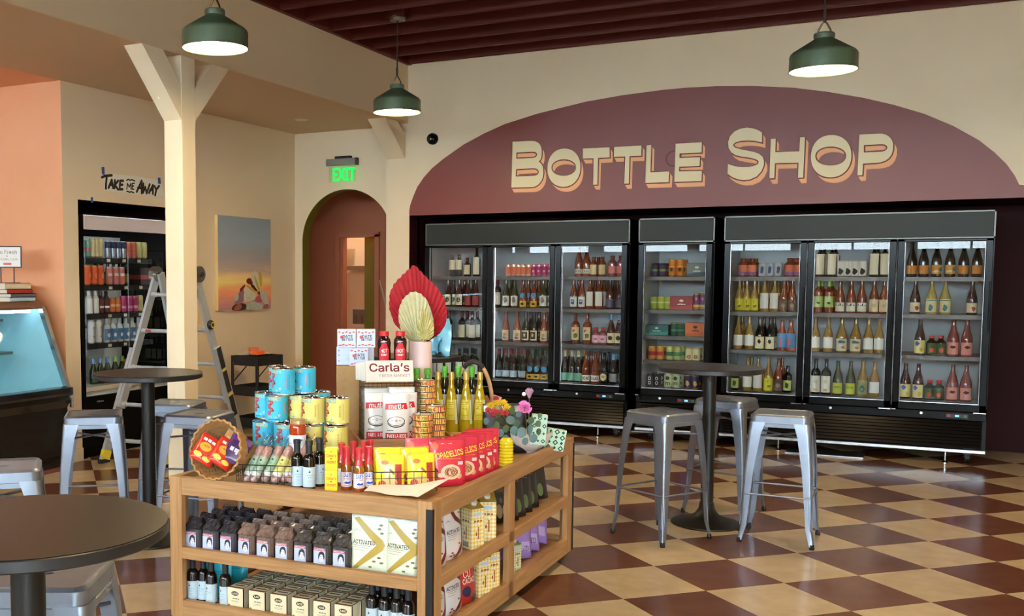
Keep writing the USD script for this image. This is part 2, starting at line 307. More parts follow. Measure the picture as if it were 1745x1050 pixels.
# column with its two braces
def yz(p, x0, x1): return prism(p, x1 - x0, 'yz', x0)
wood_col = mat('column_paint', (238, 222, 190), .5, bump=(120, .1))
colm = thing('column', 'cream square timber column with two diagonal braces carrying the beam', 'column', (-4.72, 6.035, 0), kind=None)
obj('post', bx(-.08, .08, -.08, .08, 0, ZS, .004), wood_col, colm)
for P in ([(-.495, ZS), (-.275, ZS), (-.08, 2.87), (-.08, 2.64)], [(.08, 2.65), (.08, 2.88), (.29, ZS), (.50, ZS)]):
    obj('brace', yz(P, -.078, .078), wood_col, colm)
obj('bolt', cat_([trimesh.creation.icosphere(2, .012).apply_translation((-.02, -.205, 2.78))]), wood_col, colm, True)

# joisted ceiling over the shop
ceil = tag(UsdGeom.Xform.Define(stage, '/World/ceiling').GetPrim(), kind='structure')
obj('ceiling_board', bx(XB, XR, YW, YB + .2, ZC + .22, ZC + .34), oxblood, ceil)
for k in range(34):
    y = 9.60 - .40 * k
    if y < YW + .1: break
    obj('joist', bx(XB, XR, y - .02, y + .025, ZC, ZC + .22, .003), oxblood, ceil)
obj('ledger', bx(XB, XB + .04, YW, YB, ZC - .005, ZC + .20), oxblood, ceil)

# right wall and the glazed shopfront behind the camera
struct('wall_right', bx(XR, XR + .15, YW, YB + .2, 0, ZC + .34), paint)
wf = sbox(-9.5, 0, XR, ZC + .34); holes = [sbox(x0, 2.05, x0 + 1.95, 3.35) for x0 in (-8.6, -6.4, -4.3, -2.2, -.1)] + [sbox(2.15, .05, 4.1, 3.35)]
struct('wall_front', prism(wf.difference(unary_union(holes)), .2, 'xz', YW), paint)
wfr = mat('window_frame_paint', (40, 40, 42), .4)
pane = glassmat('window_glass', (.95, .97, .96))
for k, h in enumerate(holes):
    x0, z0, x1, z1 = h.bounds; w = tag(UsdGeom.Xform.Define(stage, f'/World/window_{k + 1}').GetPrim(), kind='structure'); y = YW - .1
    obj('window_frame', cat_([bx(x0, x1, y - .03, y + .03, z0, z0 + .05), bx(x0, x1, y - .03, y + .03, z1 - .05, z1), bx(x0, x0 + .05, y - .03, y + .03, z0, z1), bx(x1 - .05, x1, y - .03, y + .03, z0, z1), bx((x0 + x1) / 2 - .02, (x0 + x1) / 2 + .02, y - .025, y + .025, z0, z1), bx(x0, x1, y - .025, y + .025, 2.45, 2.49)]), wfr, w)
    obj('pane', bx(x0 + .04, x1 - .04, y - .004, y + .004, z0 + .04, z1 - .04), pane, w)
# the street outside
struct('ground', bx(-40, 40, -40, YW - .2, -.15, -.02), mat('street', (150, 146, 140), .8))
# the small room: a steel shelf with a clear jug on it, and a wall box
shf = thing('wall_shelf', 'long grey shelf in the small room seen through the passage', 'shelf', (-5.9, 12.4, 0))
zs_ = at(600, 455, 1, 12.2)[2]; obj('board', bx(-.9, .9, -.32, -.002, zs_ - .02, zs_), mat('shelf_grey', (120, 108, 94), .4, metal=.5), shf); obj('lip', bx(-.9, .9, -.33, -.32, zs_ - .045, zs_ + .012), mat('shelf_grey', (120, 108, 94)), shf)
jx = at(593, 448, 1, 12.2); jg_ = thing('glass_jug', 'clear jug standing on the grey shelf in the small room', 'jug', (jx[0], 12.22, zs_ + .0005)); 
obj('body', lathe([(.0, 0), (.07, 0), (.08, .02), (.085, .20), (.09, .24), (.086, .24), (.08, .2), (.075, .022), (0, .008)], 24), glassmat('jug_glass', (.9, .88, .84), (1, 1, 1), .05, 1.5), jg_, True)
obj('handle', tube([(-.08, 0, .06), (-.13, 0, .07), (-.135, 0, .15), (-.085, 0, .18)], .011), mat('jug_handle', (60, 50, 46), .4), jg_, True)
wbx = at(612, 540, 1, 12.39); wx = thing('valve_box', 'white recessed wall box with taps in the small room', 'box', (wbx[0], 12.398, wbx[2]))
obj('frame', cat_([bx(-.13, .13, -.015, 0, .10, .13), bx(-.13, .13, -.015, 0, -.13, -.10), bx(-.13, -.10, -.015, 0, -.1, .1), bx(.10, .13, -.015, 0, -.1, .1)]), mat('box_white', (226, 220, 208), .5), wx); obj('recess', bx(-.1, .1, -.004, 0, -.1, .1), mat('box_grey', (120, 116, 110), .6), wx)
for x in (-.05, .05): obj('tap', cat_([cyl((x, -.02, -.08), (x, -.02, .02), .012), cyl((x - .02, -.03, .02), (x + .02, -.03, .02), .008)]), mat('tap_brass', (150, 130, 90), .3, metal=1.), wx)
# ================================================================ refrigerators
black = mat('fridge_black', (11, 11, 12), .2, spec=.14)
black_matte = mat('black_matte', (26, 26, 28), .5)
hdr_m = mat('fridge_header', (42, 45, 40), .42, spec=.22)
hdr_t = mat('header_trim', (96, 98, 94), .35, metal=.6)
steel = mat('brushed_steel', (190, 194, 198), .28, metal=1.)
chrome = mat('chrome', (215, 218, 222), .12, metal=1.)
inner = mat('fridge_liner', (196, 198, 200), .45)
shelf_m = mat('shelf_wire', (96, 90, 86), .4, metal=.4)
door_glass = glassmat('fridge_glass', (.90, .92, .92), (1, 1, 1), 0., 1.42)
led = mat('led_strip', (255, 255, 255), .5, emit=((235, 244, 255), 1.6))
blue_led = mat('display_blue', (20, 40, 120), .4, emit=((60, 110, 255), 3.)); red_led = mat('display_red', (140, 30, 30), .4); green_led = mat('display_green', (30, 110, 60), .4)
tag_m = mat('price_tag_white', (224, 222, 214), .5)
YF = 9.74; YI = 9.82
SH5, SH4 = (1.536, 1.228, .985, .755, .494), (1.536, 1.224, .880, .505)
def fridge(name, label, x0, x1, nd, rows, tray=False):
    t = thing(name, label, 'refrigerator', ((x0 + x1) / 2, YF, 0)); w = (x1 - x0) / 2; D = .74
    zt, zh = 2.072, 1.85
    obj('cabinet', cat_([bx(-w, -w + .035, .03, D, .13, zt), bx(w - .035, w, .03, D, .13, zt), bx(-w, w, D - .03, D, .13, zt), bx(-w, w, .03, D, zt - .04, zt), bx(-w, w, .03, D, .40, .46), bx(-w + .02, w - .02, .06, D, .13, .40)]), black, t)
    obj('liner', cat_([bx(-w + .036, w - .036, D - .036, D - .031, .47, zh), bx(-w + .036, -w + .04, YI - YF, D - .03, .47, zh), bx(w - .04, w - .036, YI - YF, D - .03, .47, zh), bx(-w + .036, w - .036, YI - YF, D - .03, zh - .01, zh), bx(-w + .036, w - .036, YI - YF, D - .03, .462, .468)]), inner, t)
    obj('header_panel', bx(-w + .012, w - .012, -.012, .03, zh + .012, zt - .012, .004), hdr_m, t, label='dark grey brushed blank sign panel')
    obj('header_trim', cat_([bx(-w, w, -.004, .03, zt - .012, zt), bx(-w, w, -.004, .03, zh, zh + .012), bx(-w, -w + .012, -.004, .03, zh, zt), bx(w - .012, w, -.004, .03, zh, zt)]), hdr_t, t)
    obj('lower_panel', bx(-w, w, -.012, .06, .365, .438, .006), black, t)
    n = 8
    for k in range(n): z = .145 + k * .0275; obj('grille_slat', prism([(-.008, z), (.012, z + .004), (.012, z + .02), (.0, z + .02)], 2 * w - .06, 'yz', -w + .03), mat('grille_gloss', (12, 11, 11), .16, spec=.5), t)
    obj('kick_bar', bx(-w, w, -.014, .02, .10, .128, .003), steel, t, label='brushed steel bar along the bottom')
    for sx in (-w + .25, w - .12) if nd > 1 else (-w + .12, w - .08):
        c = obj('caster', cat_([move_m(lathe([(0, -.018), (.045, -.018), (.048, 0), (.045, .018), (0, .018)], 18), (sx, .14, .048), ry=math.pi / 2), bx(sx - .03, sx + .03, .10, .18, .07, .13)]), black_matte, t)
        obj('caster_bolt', cyl((sx - .028, .14, .048), (sx + .028, .14, .048), .010), chrome, c)
    for sx in ((w - .28, -w + .5) if nd > 1 else (w - .16,)):
        obj('leveling_leg', lathe([(0, 0), (.026, 0), (.026, .006), (.012, .014), (.007, .02), (.007, .12), (0, .12)], 14, (sx, .05, 0)), chrome, t)
    dw = (2 * w - .012) / nd
    for i in range(nd):
        a, b = -w + .006 + i * dw + .004, -w + .006 + (i + 1) * dw - .004; s = .052
        d = obj('door', cat_([bx(a, a + s, -.045, 0, .442, zh - .004, .004), bx(b - s, b, -.045, 0, .442, zh - .004, .004), bx(a, b, -.045, 0, .442, .502, .004), bx(a, b, -.045, 0, zh - .026, zh - .004, .004)]), black, t)
        obj('glass_pane', bx(a + s, b - s, -.030, -.026, .502, zh - .026), door_glass, d)
        obj('gasket', cat_([bx(a + s - .001, b - s + .001, -.034, -.02, .502, .507), bx(a + s, a + s + .004, -.03, -.006, .507, zh - .026), bx(b - s - .004, b - s, -.03, -.006, .507, zh - .026)]), steel, d)
        obj('handle', bx(b - .020, b - .008, -.062, -.044, .85, 1.45, .003) if i < nd - 1 or nd == 1 else bx(b - .018, b - .008, -.058, -.044, 1.1, 1.5, .003), black, d)
        obj('hinge', cat_([bx(b - .09, b, -.05, -.01, .432, .441), bx(a, a + .03, -.05, -.01, .434, .441)]), chrome, d)
        obj('lock', cyl((a + .22, -.018, .412), (a + .22, -.008, .412), .012), chrome, t)
        obj('light_strip', bx(a + .012, a + .024, .085, .10, .52, zh - .03), led, t, label='white vertical interior light')
        for z in rows[:-1]:
            sh = obj('shelf', cat_([bx(a + .02, b - .02, .11, .60, z - .008, z)] + [bx(a + .02, b - .02, .105, .112, z - .035, z)]), shelf_m, t)
    dp = obj('display', bx(w - .29, w - .13, -.0145, -.010, .385, .418), black_matte, t)
    obj('display_digits', bx(w - .225, w - .195, -.0155, -.014, .394, .410), blue_led, dp)
    obj('display_switch', bx(w - .282, w - .255, -.0165, -.014, .392, .412), red_led, dp); obj('display_switch', bx(w - .16, w - .142, -.0155, -.014, .392, .412), green_led, dp)
    return t
fridge('glass_door_fridge', 'wide black three-door glass fridge at the end of the niche nearest the arched doorway', -4.478, -2.388, 3, SH4)
fridge('glass_door_fridge', 'narrow black single-door glass fridge between the two wide ones', -2.307, -1.63, 1, SH5)
fridge('glass_door_fridge', 'wide black three-door glass fridge at the end of the niche farthest from the arch', -1.548, .524, 3, SH4)
obj('floor_grate', cat_([bx(-.98, -.36, 9.66, 9.95, 0, .012, .002)]), steel, label='perforated steel plate on the floor under the wide fridge beside the bar table', cat='plate')
gp = stage.GetPrimAtPath('/World/floor_grate')

# ---- what stands in them: one prototype per look, then references
def profile(kind, h, r):
    if kind == 'burg': return [(0, 0), (r * .9, 0), (r, .006), (r, h * .42), (r * .93, h * .50), (r * .70, h * .62), (r * .46, h * .74), (.0155, h * .84), (.0145, h * .97), (.0165, h * .975), (.0165, h), (0, h)]
    if kind == 'bord': return [(0, 0), (r * .9, 0), (r, .006), (r, h * .60), (r * .93, h * .655), (r * .62, h * .71), (.0155, h * .755), (.0145, h * .965), (.0165, h * .97), (.0165, h), (0, h)]
    if kind == 'clear': return [(0, 0), (r * .9, 0), (r, .006), (r, h * .45), (r * .9, h * .55), (r * .5, h * .75), (.016, h * .88), (.0165, h), (0, h)]
    if kind == 'short': return [(0, 0), (r * .9, 0), (r, .006), (r, h * .60), (r * .9, h * .70), (r * .5, h * .80), (r * .46, h * .86), (r * .5, h * .88), (r * .5, h), (0, h)]
    if kind == 'can': return [(0, .003), (r * .72, 0), (r * .78, .004), (r, .012), (r, h - .014), (r * .84, h - .003), (r * .84, h), (r * .78, h - .003), (0, h - .004)]
P = dict(
 amber=(120, 48, 20), dark=(16, 13, 12), red=(70, 18, 16), rose=(150, 80, 62), gold=(142, 114, 54), green=(44, 56, 24), yellow=(156, 140, 80), pinkr=(126, 62, 62), purple=(52, 18, 34), clearw=(190, 196, 196))
HT = {}
def bottle_kind(key, shape, glass, label_c, h=.30, r=.039, lab=(.05, .15), cap=None, motif=None, cat='bottle', aspect=2.3, capfrac=.80):
    """Returns a maker: glass or metal body, a wrapped label, a foil cap, and the label's printed motif."""
    def make():
        t = thing({'bottle': 'drink_bottle', 'can': 'drink_can'}[cat], 'x', cat)
        pr = profile(shape, h, r)
        bm = mat('glass_' + glass, P[glass], .10, spec=.6, coat=.4) if glass in P else mat('can_' + key, glass, .28, metal=.5)
        obj('body', lathe(pr, 16), bm, t, 40)
        if label_c is not None:
            lm = mat('label_%d_%d_%d' % tuple(label_c), label_c, .6)
            lb = obj('label', wrap(gridrect(aspect * r, *lab, 12), r), lm, t, True)
            for mesh, c in (motif(r, *lab) if motif else []):
                obj('print', wrap(mesh, r, .0007), mat('print_%d_%d_%d' % tuple(c), c, .6), lb)
        if cap:
            z0 = h * capfrac; cp = [(rr_ + .0012, z) for rr_, z in pr if z >= z0 and rr_ > 0]
            rr0 = np.interp(z0, [z for _, z in pr[1:-1]], [q for q, _ in pr[1:-1]])
            obj('cap', lathe([(0, z0)] + [(rr0 + .001, z0)] + cp + [(0, h + .0015)], 14), mat('cap_%d_%d_%d' % tuple(cap), cap, .4), t, 40)
        return t
    k = Kind(make); k.h = h; return k
def band(c, a=.7, b=.9, w=.95): return lambda r, z0, z1: [(gridrect(2.3 * r * w, z0 + (z1 - z0) * a, z0 + (z1 - z0) * b, 10, .0002), c)]
def disc(c, fz=.6, fr=.6, n=20): return lambda r, z0, z1: [(prism(shapely.affinity.translate(Point(0, 0).buffer(r * fr, 6), 0, z0 + (z1 - z0) * fz), .0002, 'xz', 0), c)]
def blob(c, dx=0, fz=.5, sx=.5, sz=.5, seed=1):
    def f(r, z0, z1):
        rg = np.random.default_rng(seed); t = np.arange(14) / 14 * 2 * np.pi; q = .6 + .4 * rg.random(14)
        return [(prism(Polygon(smoothpoly(np.c_[dx * r + r * sx * q * np.cos(t), z0 + (z1 - z0) * fz + (z1 - z0) * sz * .5 * q * np.sin(t)], 1)), .0002, 'xz', 0), c)]
    return f
def word(s, c, fz=.5, wf=1.2, hf=.3):
    def f(r, z0, z1):
        m = textm(s, (z1 - z0) * hf, .0002, True, width=r * wf); m.apply_translation((0, 0, z0 + (z1 - z0) * fz)); return [(m, c)]
    return f
def both(*fs): return lambda r, z0, z1: sum([f(r, z0, z1) for f in fs], [])
IV, WH, BK = (226, 216, 188), (226, 226, 220), (24, 22, 22)
K = dict(
 cream_upper=('cream-labelled dark wine bottle', bottle_kind('a', 'bord', 'dark', IV, .22, .036, (.07, .17))),
 tall_cream=('dark bottle with tall cream label', bottle_kind('b', 'bord', 'dark', IV, .30, .040, (.02, .205), aspect=2.1)),
 red_cream=('red-topped bottle with a cream label', bottle_kind('c', 'bord', 'dark', (214, 200, 164), .19, .038, (.02, .12), cap=(150, 40, 32))),
 swirl=('swirl-labelled dark red wine bottle', bottle_kind('d', 'burg', 'red', IV, .305, .040, (.02, .135), motif=both(blob((60, 58, 54), 0, .5, .7, .6, 4), blob(IV, .1, .5, .3, .3, 2)))),
 rosylabel=('wine bottle with dusty red label', bottle_kind('e', 'burg', 'red', (150, 62, 56), .31, .041, (.02, .12))),
 claret=('claret bottle with plain cream label', bottle_kind('f', 'bord', 'dark', (214, 206, 176), .30, .038, (.03, .16), cap=(94, 26, 30), capfrac=.78)),
 darkwhite=('black wine bottle with a white label', bottle_kind('g', 'bord', 'dark', WH, .29, .038, (.03, .15), cap=BK)),
 can_orange=('pale can with an orange band', bottle_kind('h', 'can', (216, 190, 178), (216, 110, 78), .125, .030, (.02, .095), cat='can', aspect=3.2)),
 can_magenta=('magenta can with a pale top', bottle_kind('i', 'can', (206, 150, 170), (178, 50, 112), .125, .030, (.015, .10), cat='can', aspect=3.2, motif=disc((226, 190, 200), .45, .35))),
 whitegrey=('green wine bottle, grey-smudged white label', bottle_kind('j', 'burg', 'green', (222, 222, 216), .30, .040, (.02, .125), motif=blob((120, 120, 118), 0, .55, .6, .8, 9))),
 blueyellow=('amber bottle, blue disc over yellow label', bottle_kind('k', 'burg', 'amber', (206, 168, 32), .31, .040, (.01, .075), motif=lambda r, a, b: disc((74, 146, 190), 1.9, .72)(r, a, b) + blob(BK, 0, .5, .6, .5, 3)(r, a, b))),
 piclabel=('rosé wine bottle with painted label', bottle_kind('l', 'burg', 'rose', (222, 206, 178), .30, .039, (.02, .12), motif=both(blob((206, 150, 60), 0, .55, .5, .5, 5), blob((120, 120, 140), 0, .2, .7, .3, 6)))),
 framelabel=('dark wine bottle with framed label', bottle_kind('m', 'burg', 'dark', (224, 210, 170), .30, .040, (.02, .12), motif=both(lambda r, a, b: [(gridrect(1.5 * r, a + .015, b - .015, 8, .0002), (60, 50, 44))], blob((230, 220, 190), 0, .5, .4, .5, 8)))),
 bluelabel=('dark wine bottle with pale-blue label', bottle_kind('n', 'burg', 'dark', (176, 196, 210), .30, .040, (.02, .085), cap=(120, 40, 44))),
 greenneck=('green-necked bottle, blue disc on label', bottle_kind('o', 'burg', 'dark', (206, 168, 32), .30, .040, (.01, .06), cap=(36, 74, 36), motif=lambda r, a, b: disc((74, 146, 190), 2., .72)(r, a, b) + blob(BK, 0, .5, .6, .5, 3)(r, a, b))),
 amberwide=('amber bottle, black rings on white band', bottle_kind('p', 'burg', 'amber', (220, 214, 200), .30, .042, (.03, .075), motif=word('OOO', BK, .5, 1.6, .5))),
 shield=('amber wine bottle with blue shield', bottle_kind('q', 'burg', 'amber', (214, 216, 214), .305, .040, (.02, .125), motif=both(blob((46, 62, 104), 0, .5, .65, .7, 11), disc((214, 216, 214), .55, .25)))),
 tallwhite=('amber bottle with tall white label', bottle_kind('r', 'burg', 'amber', (220, 218, 208), .30, .043, (.03, .175), aspect=1.9)),
 slate=('red wine bottle with slate label', bottle_kind('s', 'burg', 'red', (84, 84, 108), .30, .042, (.02, .10))),
 stubcream=('short amber bottle with a cream label', bottle_kind('t', 'short', 'amber', (222, 206, 156), .19, .035, (.02, .115))),
 stubpink=('stubby pink drink bottle', bottle_kind('u', 'short', 'pinkr', (206, 120, 116), .20, .042, (.03, .10))),
 face=('amber bottle with painted figure label', bottle_kind('v', 'bord', 'amber', (222, 196, 140), .30, .041, (.04, .165), motif=both(blob((76, 110, 60), .2, .35, .6, .5, 5), blob((190, 60, 40), -.2, .7, .4, .3, 7), disc((232, 206, 176), .6, .3)))),
 stubred=('short pink-labelled bottle with a red cap', bottle_kind('w', 'short', 'pinkr', (216, 170, 184), .165, .040, (.02, .09), cap=(176, 32, 34), motif=blob((176, 60, 90), 0, .5, .6, .3, 3), capfrac=.84)),
 bluecap=('blue-capped bottle with oval label', bottle_kind('x', 'burg', 'red', (226, 214, 170), .30, .039, (.02, .115), cap=(110, 160, 200), motif=disc((70, 40, 36), .5, .55))),
 teal=('dark bottle with mint-green label', bottle_kind('y', 'burg', 'dark', (110, 178, 150), .31, .041, (.015, .09), cap=(196, 186, 150))),
 blockname=('amber bottle, bold black-lettered white label', bottle_kind('z', 'burg', 'amber', (226, 222, 210), .30, .042, (.015, .075), motif=word('DGAE', BK, .5, 1.8, .5))),
 oval=('dark bottle with oval cream label', bottle_kind('aa', 'burg', 'dark', (30, 26, 26), .30, .041, (.015, .11), motif=both(disc((220, 206, 160), .5, .85), disc((150, 60, 50), .55, .3)))),
 greylabel=('dark wine bottle with a grey label', bottle_kind('ab', 'burg', 'dark', (150, 150, 158), .29, .040, (.02, .10), cap=(110, 160, 200))),
 can_purple=('purple and green drink can', bottle_kind('ac', 'can', (66, 44, 84), (58, 40, 76), .125, .035, (.01, .11), cat='can', aspect=3.3, motif=band((110, 150, 90), .4, .6))),
 can_gold=('tall orange and gold drink can', bottle_kind('ad', 'can', (214, 160, 70), (206, 116, 32), .16, .034, (.015, .145), cat='can', aspect=3.3, motif=both(band((236, 190, 100), .55, .62), blob((110, 50, 20), 0, .4, .6, .4, 3)))),
 can_lime=('lime green drink can', bottle_kind('ae', 'can', (200, 204, 120), (160, 172, 64), .12, .034, (.01, .11), cat='can', aspect=3.3, motif=band((206, 214, 140), .5, .65))),
 can_violet=('tall purple and gold drink can', bottle_kind('af', 'can', (180, 150, 90), (104, 54, 96), .155, .033, (.02, .14), cat='can', aspect=3.3, motif=both(band((206, 170, 90), .05, .25), blob((200, 120, 170), 0, .7, .4, .3, 2)))),
 can_forest=('dark green drink can', bottle_kind('ag', 'can', (130, 150, 130), (26, 84, 60), .125, .034, (.012, .112), cat='can', aspect=3.3, motif=band((70, 130, 100), .3, .5))),
 can_crimson=('orange drink can with a crimson band', bottle_kind('ah', 'can', (214, 180, 100), (204, 130, 62), .125, .036, (.01, .115), cat='can', aspect=3.3, motif=band((168, 34, 36), .3, .65))),
 can_sage=('sage green can with gold rim', bottle_kind('ai', 'can', (206, 196, 120), (176, 186, 120), .13, .036, (.01, .115), cat='can', aspect=3.3, motif=band((72, 130, 88), .3, .65))),
 can_cream=('cream drink can with a red crest', bottle_kind('aj', 'can', (210, 196, 150), (214, 204, 158), .12, .035, (.01, .11), cat='can', aspect=3.3, motif=both(disc((150, 70, 40), .3, .5), disc((214, 204, 158), .3, .3)))),
 can_ink=('black drink can with white scrawl', bottle_kind('ak', 'can', (60, 60, 64), (30, 30, 36), .125, .034, (.01, .115), cat='can', aspect=3.3, motif=both(word('O', WH, .3, .8, .28), word('O', WH, .7, .8, .28)))),
 can_leaf=('pale green drink can with dark scrollwork', bottle_kind('al', 'can', (200, 206, 180), (190, 206, 166), .135, .037, (.01, .12), cat='can', aspect=3.3, motif=both(disc((70, 84, 64), .75, .5), word('m', (60, 80, 60), .3, 1.2, .3)))),
 can_navy=('navy and gold drink can', bottle_kind('am', 'can', (180, 150, 90), (50, 52, 100), .135, .035, (.012, .12), cat='can', aspect=3.3, motif=blob((206, 160, 70), 0, .35, .6, .6, 6))),
 stuborange=('stubby amber bottle with orange label', bottle_kind('an', 'short', 'amber', (206, 112, 78), .165, .042, (.015, .105), motif=band((120, 90, 150), .02, .3))),
 can_silver=('silver can with blue slashes', bottle_kind('ao', 'can', (200, 204, 208), (176, 182, 190), .125, .034, (.01, .115), cat='can', aspect=3.3, motif=blob((40, 60, 110), .1, .5, .5, .9, 12))),
 yellowlab=('golden bottle with bright yellow label', bottle_kind('ap', 'burg', 'gold', (206, 196, 44), .305, .040, (.012, .125), motif=both(word('!', (60, 54, 20), .7, .15, .25), blob((120, 110, 30), .2, .35, .5, .3, 13)))),
 goldwhite=('golden bottle with tall white label', bottle_kind('aq', 'burg', 'gold', (214, 212, 206), .30, .044, (.03, .175), aspect=1.9)),
 brownlab=('brown bottle with a dark brown label', bottle_kind('ar', 'burg', 'amber', (96, 78, 64), .30, .042, (.015, .11), motif=disc((140, 120, 96), .5, .45))),
 whitewine=('straw-coloured wine bottle, plain white label', bottle_kind('as', 'burg', 'gold', (226, 224, 214), .30, .041, (.035, .13))),
 inkbird=('black wine bottle with ink-blot label', bottle_kind('at', 'burg', 'dark', (226, 216, 178), .29, .041, (.012, .12), motif=blob((30, 28, 28), 0, .6, .4, .5, 17))),
 bluepaper=('rosé bottle with a bright blue label', bottle_kind('au', 'burg', 'rose', (92, 142, 190), .27, .042, (.03, .155), motif=blob((206, 110, 120), -.2, .4, .35, .7, 19))),
 greenlab=('short dark bottle with leaf label', bottle_kind('av', 'bord', 'dark', (176, 190, 110), .24, .037, (.02, .11), motif=blob((50, 80, 36), 0, .5, .5, .7, 21))),
 oatlabel=('amber wine bottle with a beige label', bottle_kind('aw', 'burg', 'amber', (214, 196, 156), .30, .041, (.015, .125), motif=disc((196, 170, 130), .5, .4))),
 can_white=('white can with a black mountain', bottle_kind('ax', 'can', (214, 212, 206), (214, 210, 200), .14, .034, (.01, .13), cat='can', aspect=3.3, motif=blob(BK, 0, .3, .75, .6, 23))),
 greencap=('green-capped bottle with pale green label', bottle_kind('ay', 'bord', 'amber', (176, 196, 120), .30, .041, (.05, .15), cap=(130, 176, 76), motif=blob((50, 60, 30), 0, .4, .5, .3, 25))),
 blockcap=('amber bottle, black skyline on label', bottle_kind('az', 'burg', 'amber', (220, 214, 196), .30, .041, (.015, .095), motif=lambda r, a, b: [(cat_([bx(-.9 * r + .3 * r * k, -.9 * r + .3 * r * k + .22 * r, -.0002, 0, b - .03, b - .008 - .012 * ((k * 5) % 3)) for k in range(6)]), BK)])),
 wave=('straw-coloured bottle with a blue wave label', bottle_kind('ba', 'burg', 'gold', (206, 206, 170), .30, .045, (.015, .12), motif=both(blob((70, 120, 160), 0, .75, .9, .3, 27), blob((196, 90, 60), .3, .3, .5, .3, 29)))),
 tallwhite_dark=('tall black bottle, long white label', bottle_kind('bb', 'bord', 'dark', (216, 212, 200), .31, .041, (.02, .165), motif=both(lambda r, a, b: [(gridrect(.7 * r, a + .012, a + .032, 4, .0002), (206, 160, 96))], disc((190, 186, 176), .65, .4)))),
 limelab=('green wine bottle with a lime label', bottle_kind('bc', 'burg', 'green', (186, 196, 62), .30, .041, (.015, .11), motif=word('mm', (90, 110, 30), .6, 1.2, .2))),
 teallab=('golden bottle with teal swirl label', bottle_kind('bd', 'burg', 'gold', (150, 150, 92), .31, .043, (.02, .14), motif=both(blob((40, 120, 120), 0, .4, .7, .6, 31), disc((170, 160, 100), .35, .3)))),
 orangelab=('big dark bottle with orange label', bottle_kind('be', 'burg', 'dark', (200, 130, 52), .335, .046, (.03, .11), motif=word('-', (110, 60, 20), .5, .5, .05))),
 tealorange=('big dark bottle, orange-and-teal label', bottle_kind('bf', 'burg', 'dark', (206, 150, 62), .335, .046, (.03, .115), motif=both(blob((70, 120, 110), .8, .5, .5, .6, 33), blob((224, 206, 160), -.2, .3, .7, .3, 35)))),
 redmotif=('purple wine bottle with flower label', bottle_kind('bg', 'burg', 'purple', (222, 208, 170), .305, .043, (.02, .105), motif=blob((170, 40, 50), .4, .4, .5, .6, 37))),
 bluehorse=('pale yellow bottle, teal arch label', bottle_kind('bh', 'burg', 'yellow', (216, 200, 150), .31, .048, (.02, .14), motif=both(blob((46, 120, 130), 0, .35, .5, .6, 39), band((60, 140, 140), .85, .95)))),
 paintlab=('purple juice bottle with splashy label', bottle_kind('bi', 'clear', 'purple', (214, 206, 140), .30, .042, (.015, .125), motif=both(blob((70, 80, 160), -.4, .75, .5, .4, 41), blob((200, 170, 40), .4, .3, .5, .4, 43)))),
 stubgreen=('small red-capped green-labelled bottle', bottle_kind('bj', 'short', 'dark', (64, 92, 52), .165, .040, (.015, .10), cap=(190, 40, 40), motif=blob((206, 70, 56), 0, .35, .5, .5, 45), capfrac=.87)),
 pinkcow=('pink bottle with salmon cow label', bottle_kind('bk', 'clear', 'pinkr', (216, 140, 130), .30, .045, (.015, .115), motif=blob((40, 30, 32), 0, .62, .55, .3, 47))),
)
HT = {k: v[1].h for k, v in K.items()}
ORD = ['first', 'second', 'third', 'fourth', 'fifth', 'sixth', 'seventh', 'eighth', 'ninth', 'tenth', 'eleventh', 'twelfth']
ROWN = {4: ['top shelf', 'second shelf', 'third shelf', 'bottom shelf'], 5: ['top shelf', 'second shelf', 'middle shelf', 'fourth shelf', 'bottom shelf']}
def stock(where, plan, zs, y=9.925):
    """plan: one list per shelf of (pixel column, kind, rows deep)."""
    for k, items in enumerate(plan):
        last = -1e9; n = 0
        for px, key, deep in sorted(items, key=lambda q: q[0]):
            desc, kind = K[key]; x = at(px, 500, 1, y)[0]; rg = random.Random(px * 7 + k)
            n += 1
            for d in range(deep):
                sh = ROWN[len(plan)][k]; gap = (1.84 if k == 0 else zs[k - 1] - .012) - zs[k]; hh = HT[key]
                kind.put(f'{desc}, {ORD[n - 1]} on {sh}, {where}' if d == 0 else f'{desc}, {ORD[n - 1]} in back row, {sh}, {where}', (x + (.02 * d if d else 0), y + d * .094, zs[k] + .0006), rg.uniform(-.12, .12), 'drinks on the fridge shelves', s=min(1., (gap - .014) / hh))
def rowof(d): return [(x, k, n) for k, xs in d.items() for x, n in (q if isinstance(q, tuple) else (q, 1) for q in xs)]
stock('first glass door', [rowof(dict(cream_upper=[771, 782], red_cream=[796], tall_cream=[812])), rowof(dict(swirl=[(764, 2), (783, 2)], rosylabel=[(798, 2), 811])), rowof(dict(claret=[750, 766, (788, 2), (805, 2)])), rowof(dict(darkwhite=[740, 752, 766, (784, 2), (797, 2), 811]))], SH4)
stock('second glass door', [rowof(dict(can_orange=[867, 876, 884, 892, 901], can_magenta=[910, 919, 928, 937])), rowof(dict(claret=[848], whitegrey=[(865, 2), (878, 2)], blueyellow=[(892, 2), (910, 2)], tallwhite=[]) | {'whitegrey': [(863, 2), (877, 1), (926, 2)]}), rowof(dict(piclabel=[(863, 1), (882, 1), (928, 2)], framelabel=[(897, 2), (911, 2)])), rowof(dict(bluelabel=[(852, 2), (864, 2), (877, 2), (892, 2)], greenneck=[(906, 2), (918, 2), (930, 1)]))], SH4)
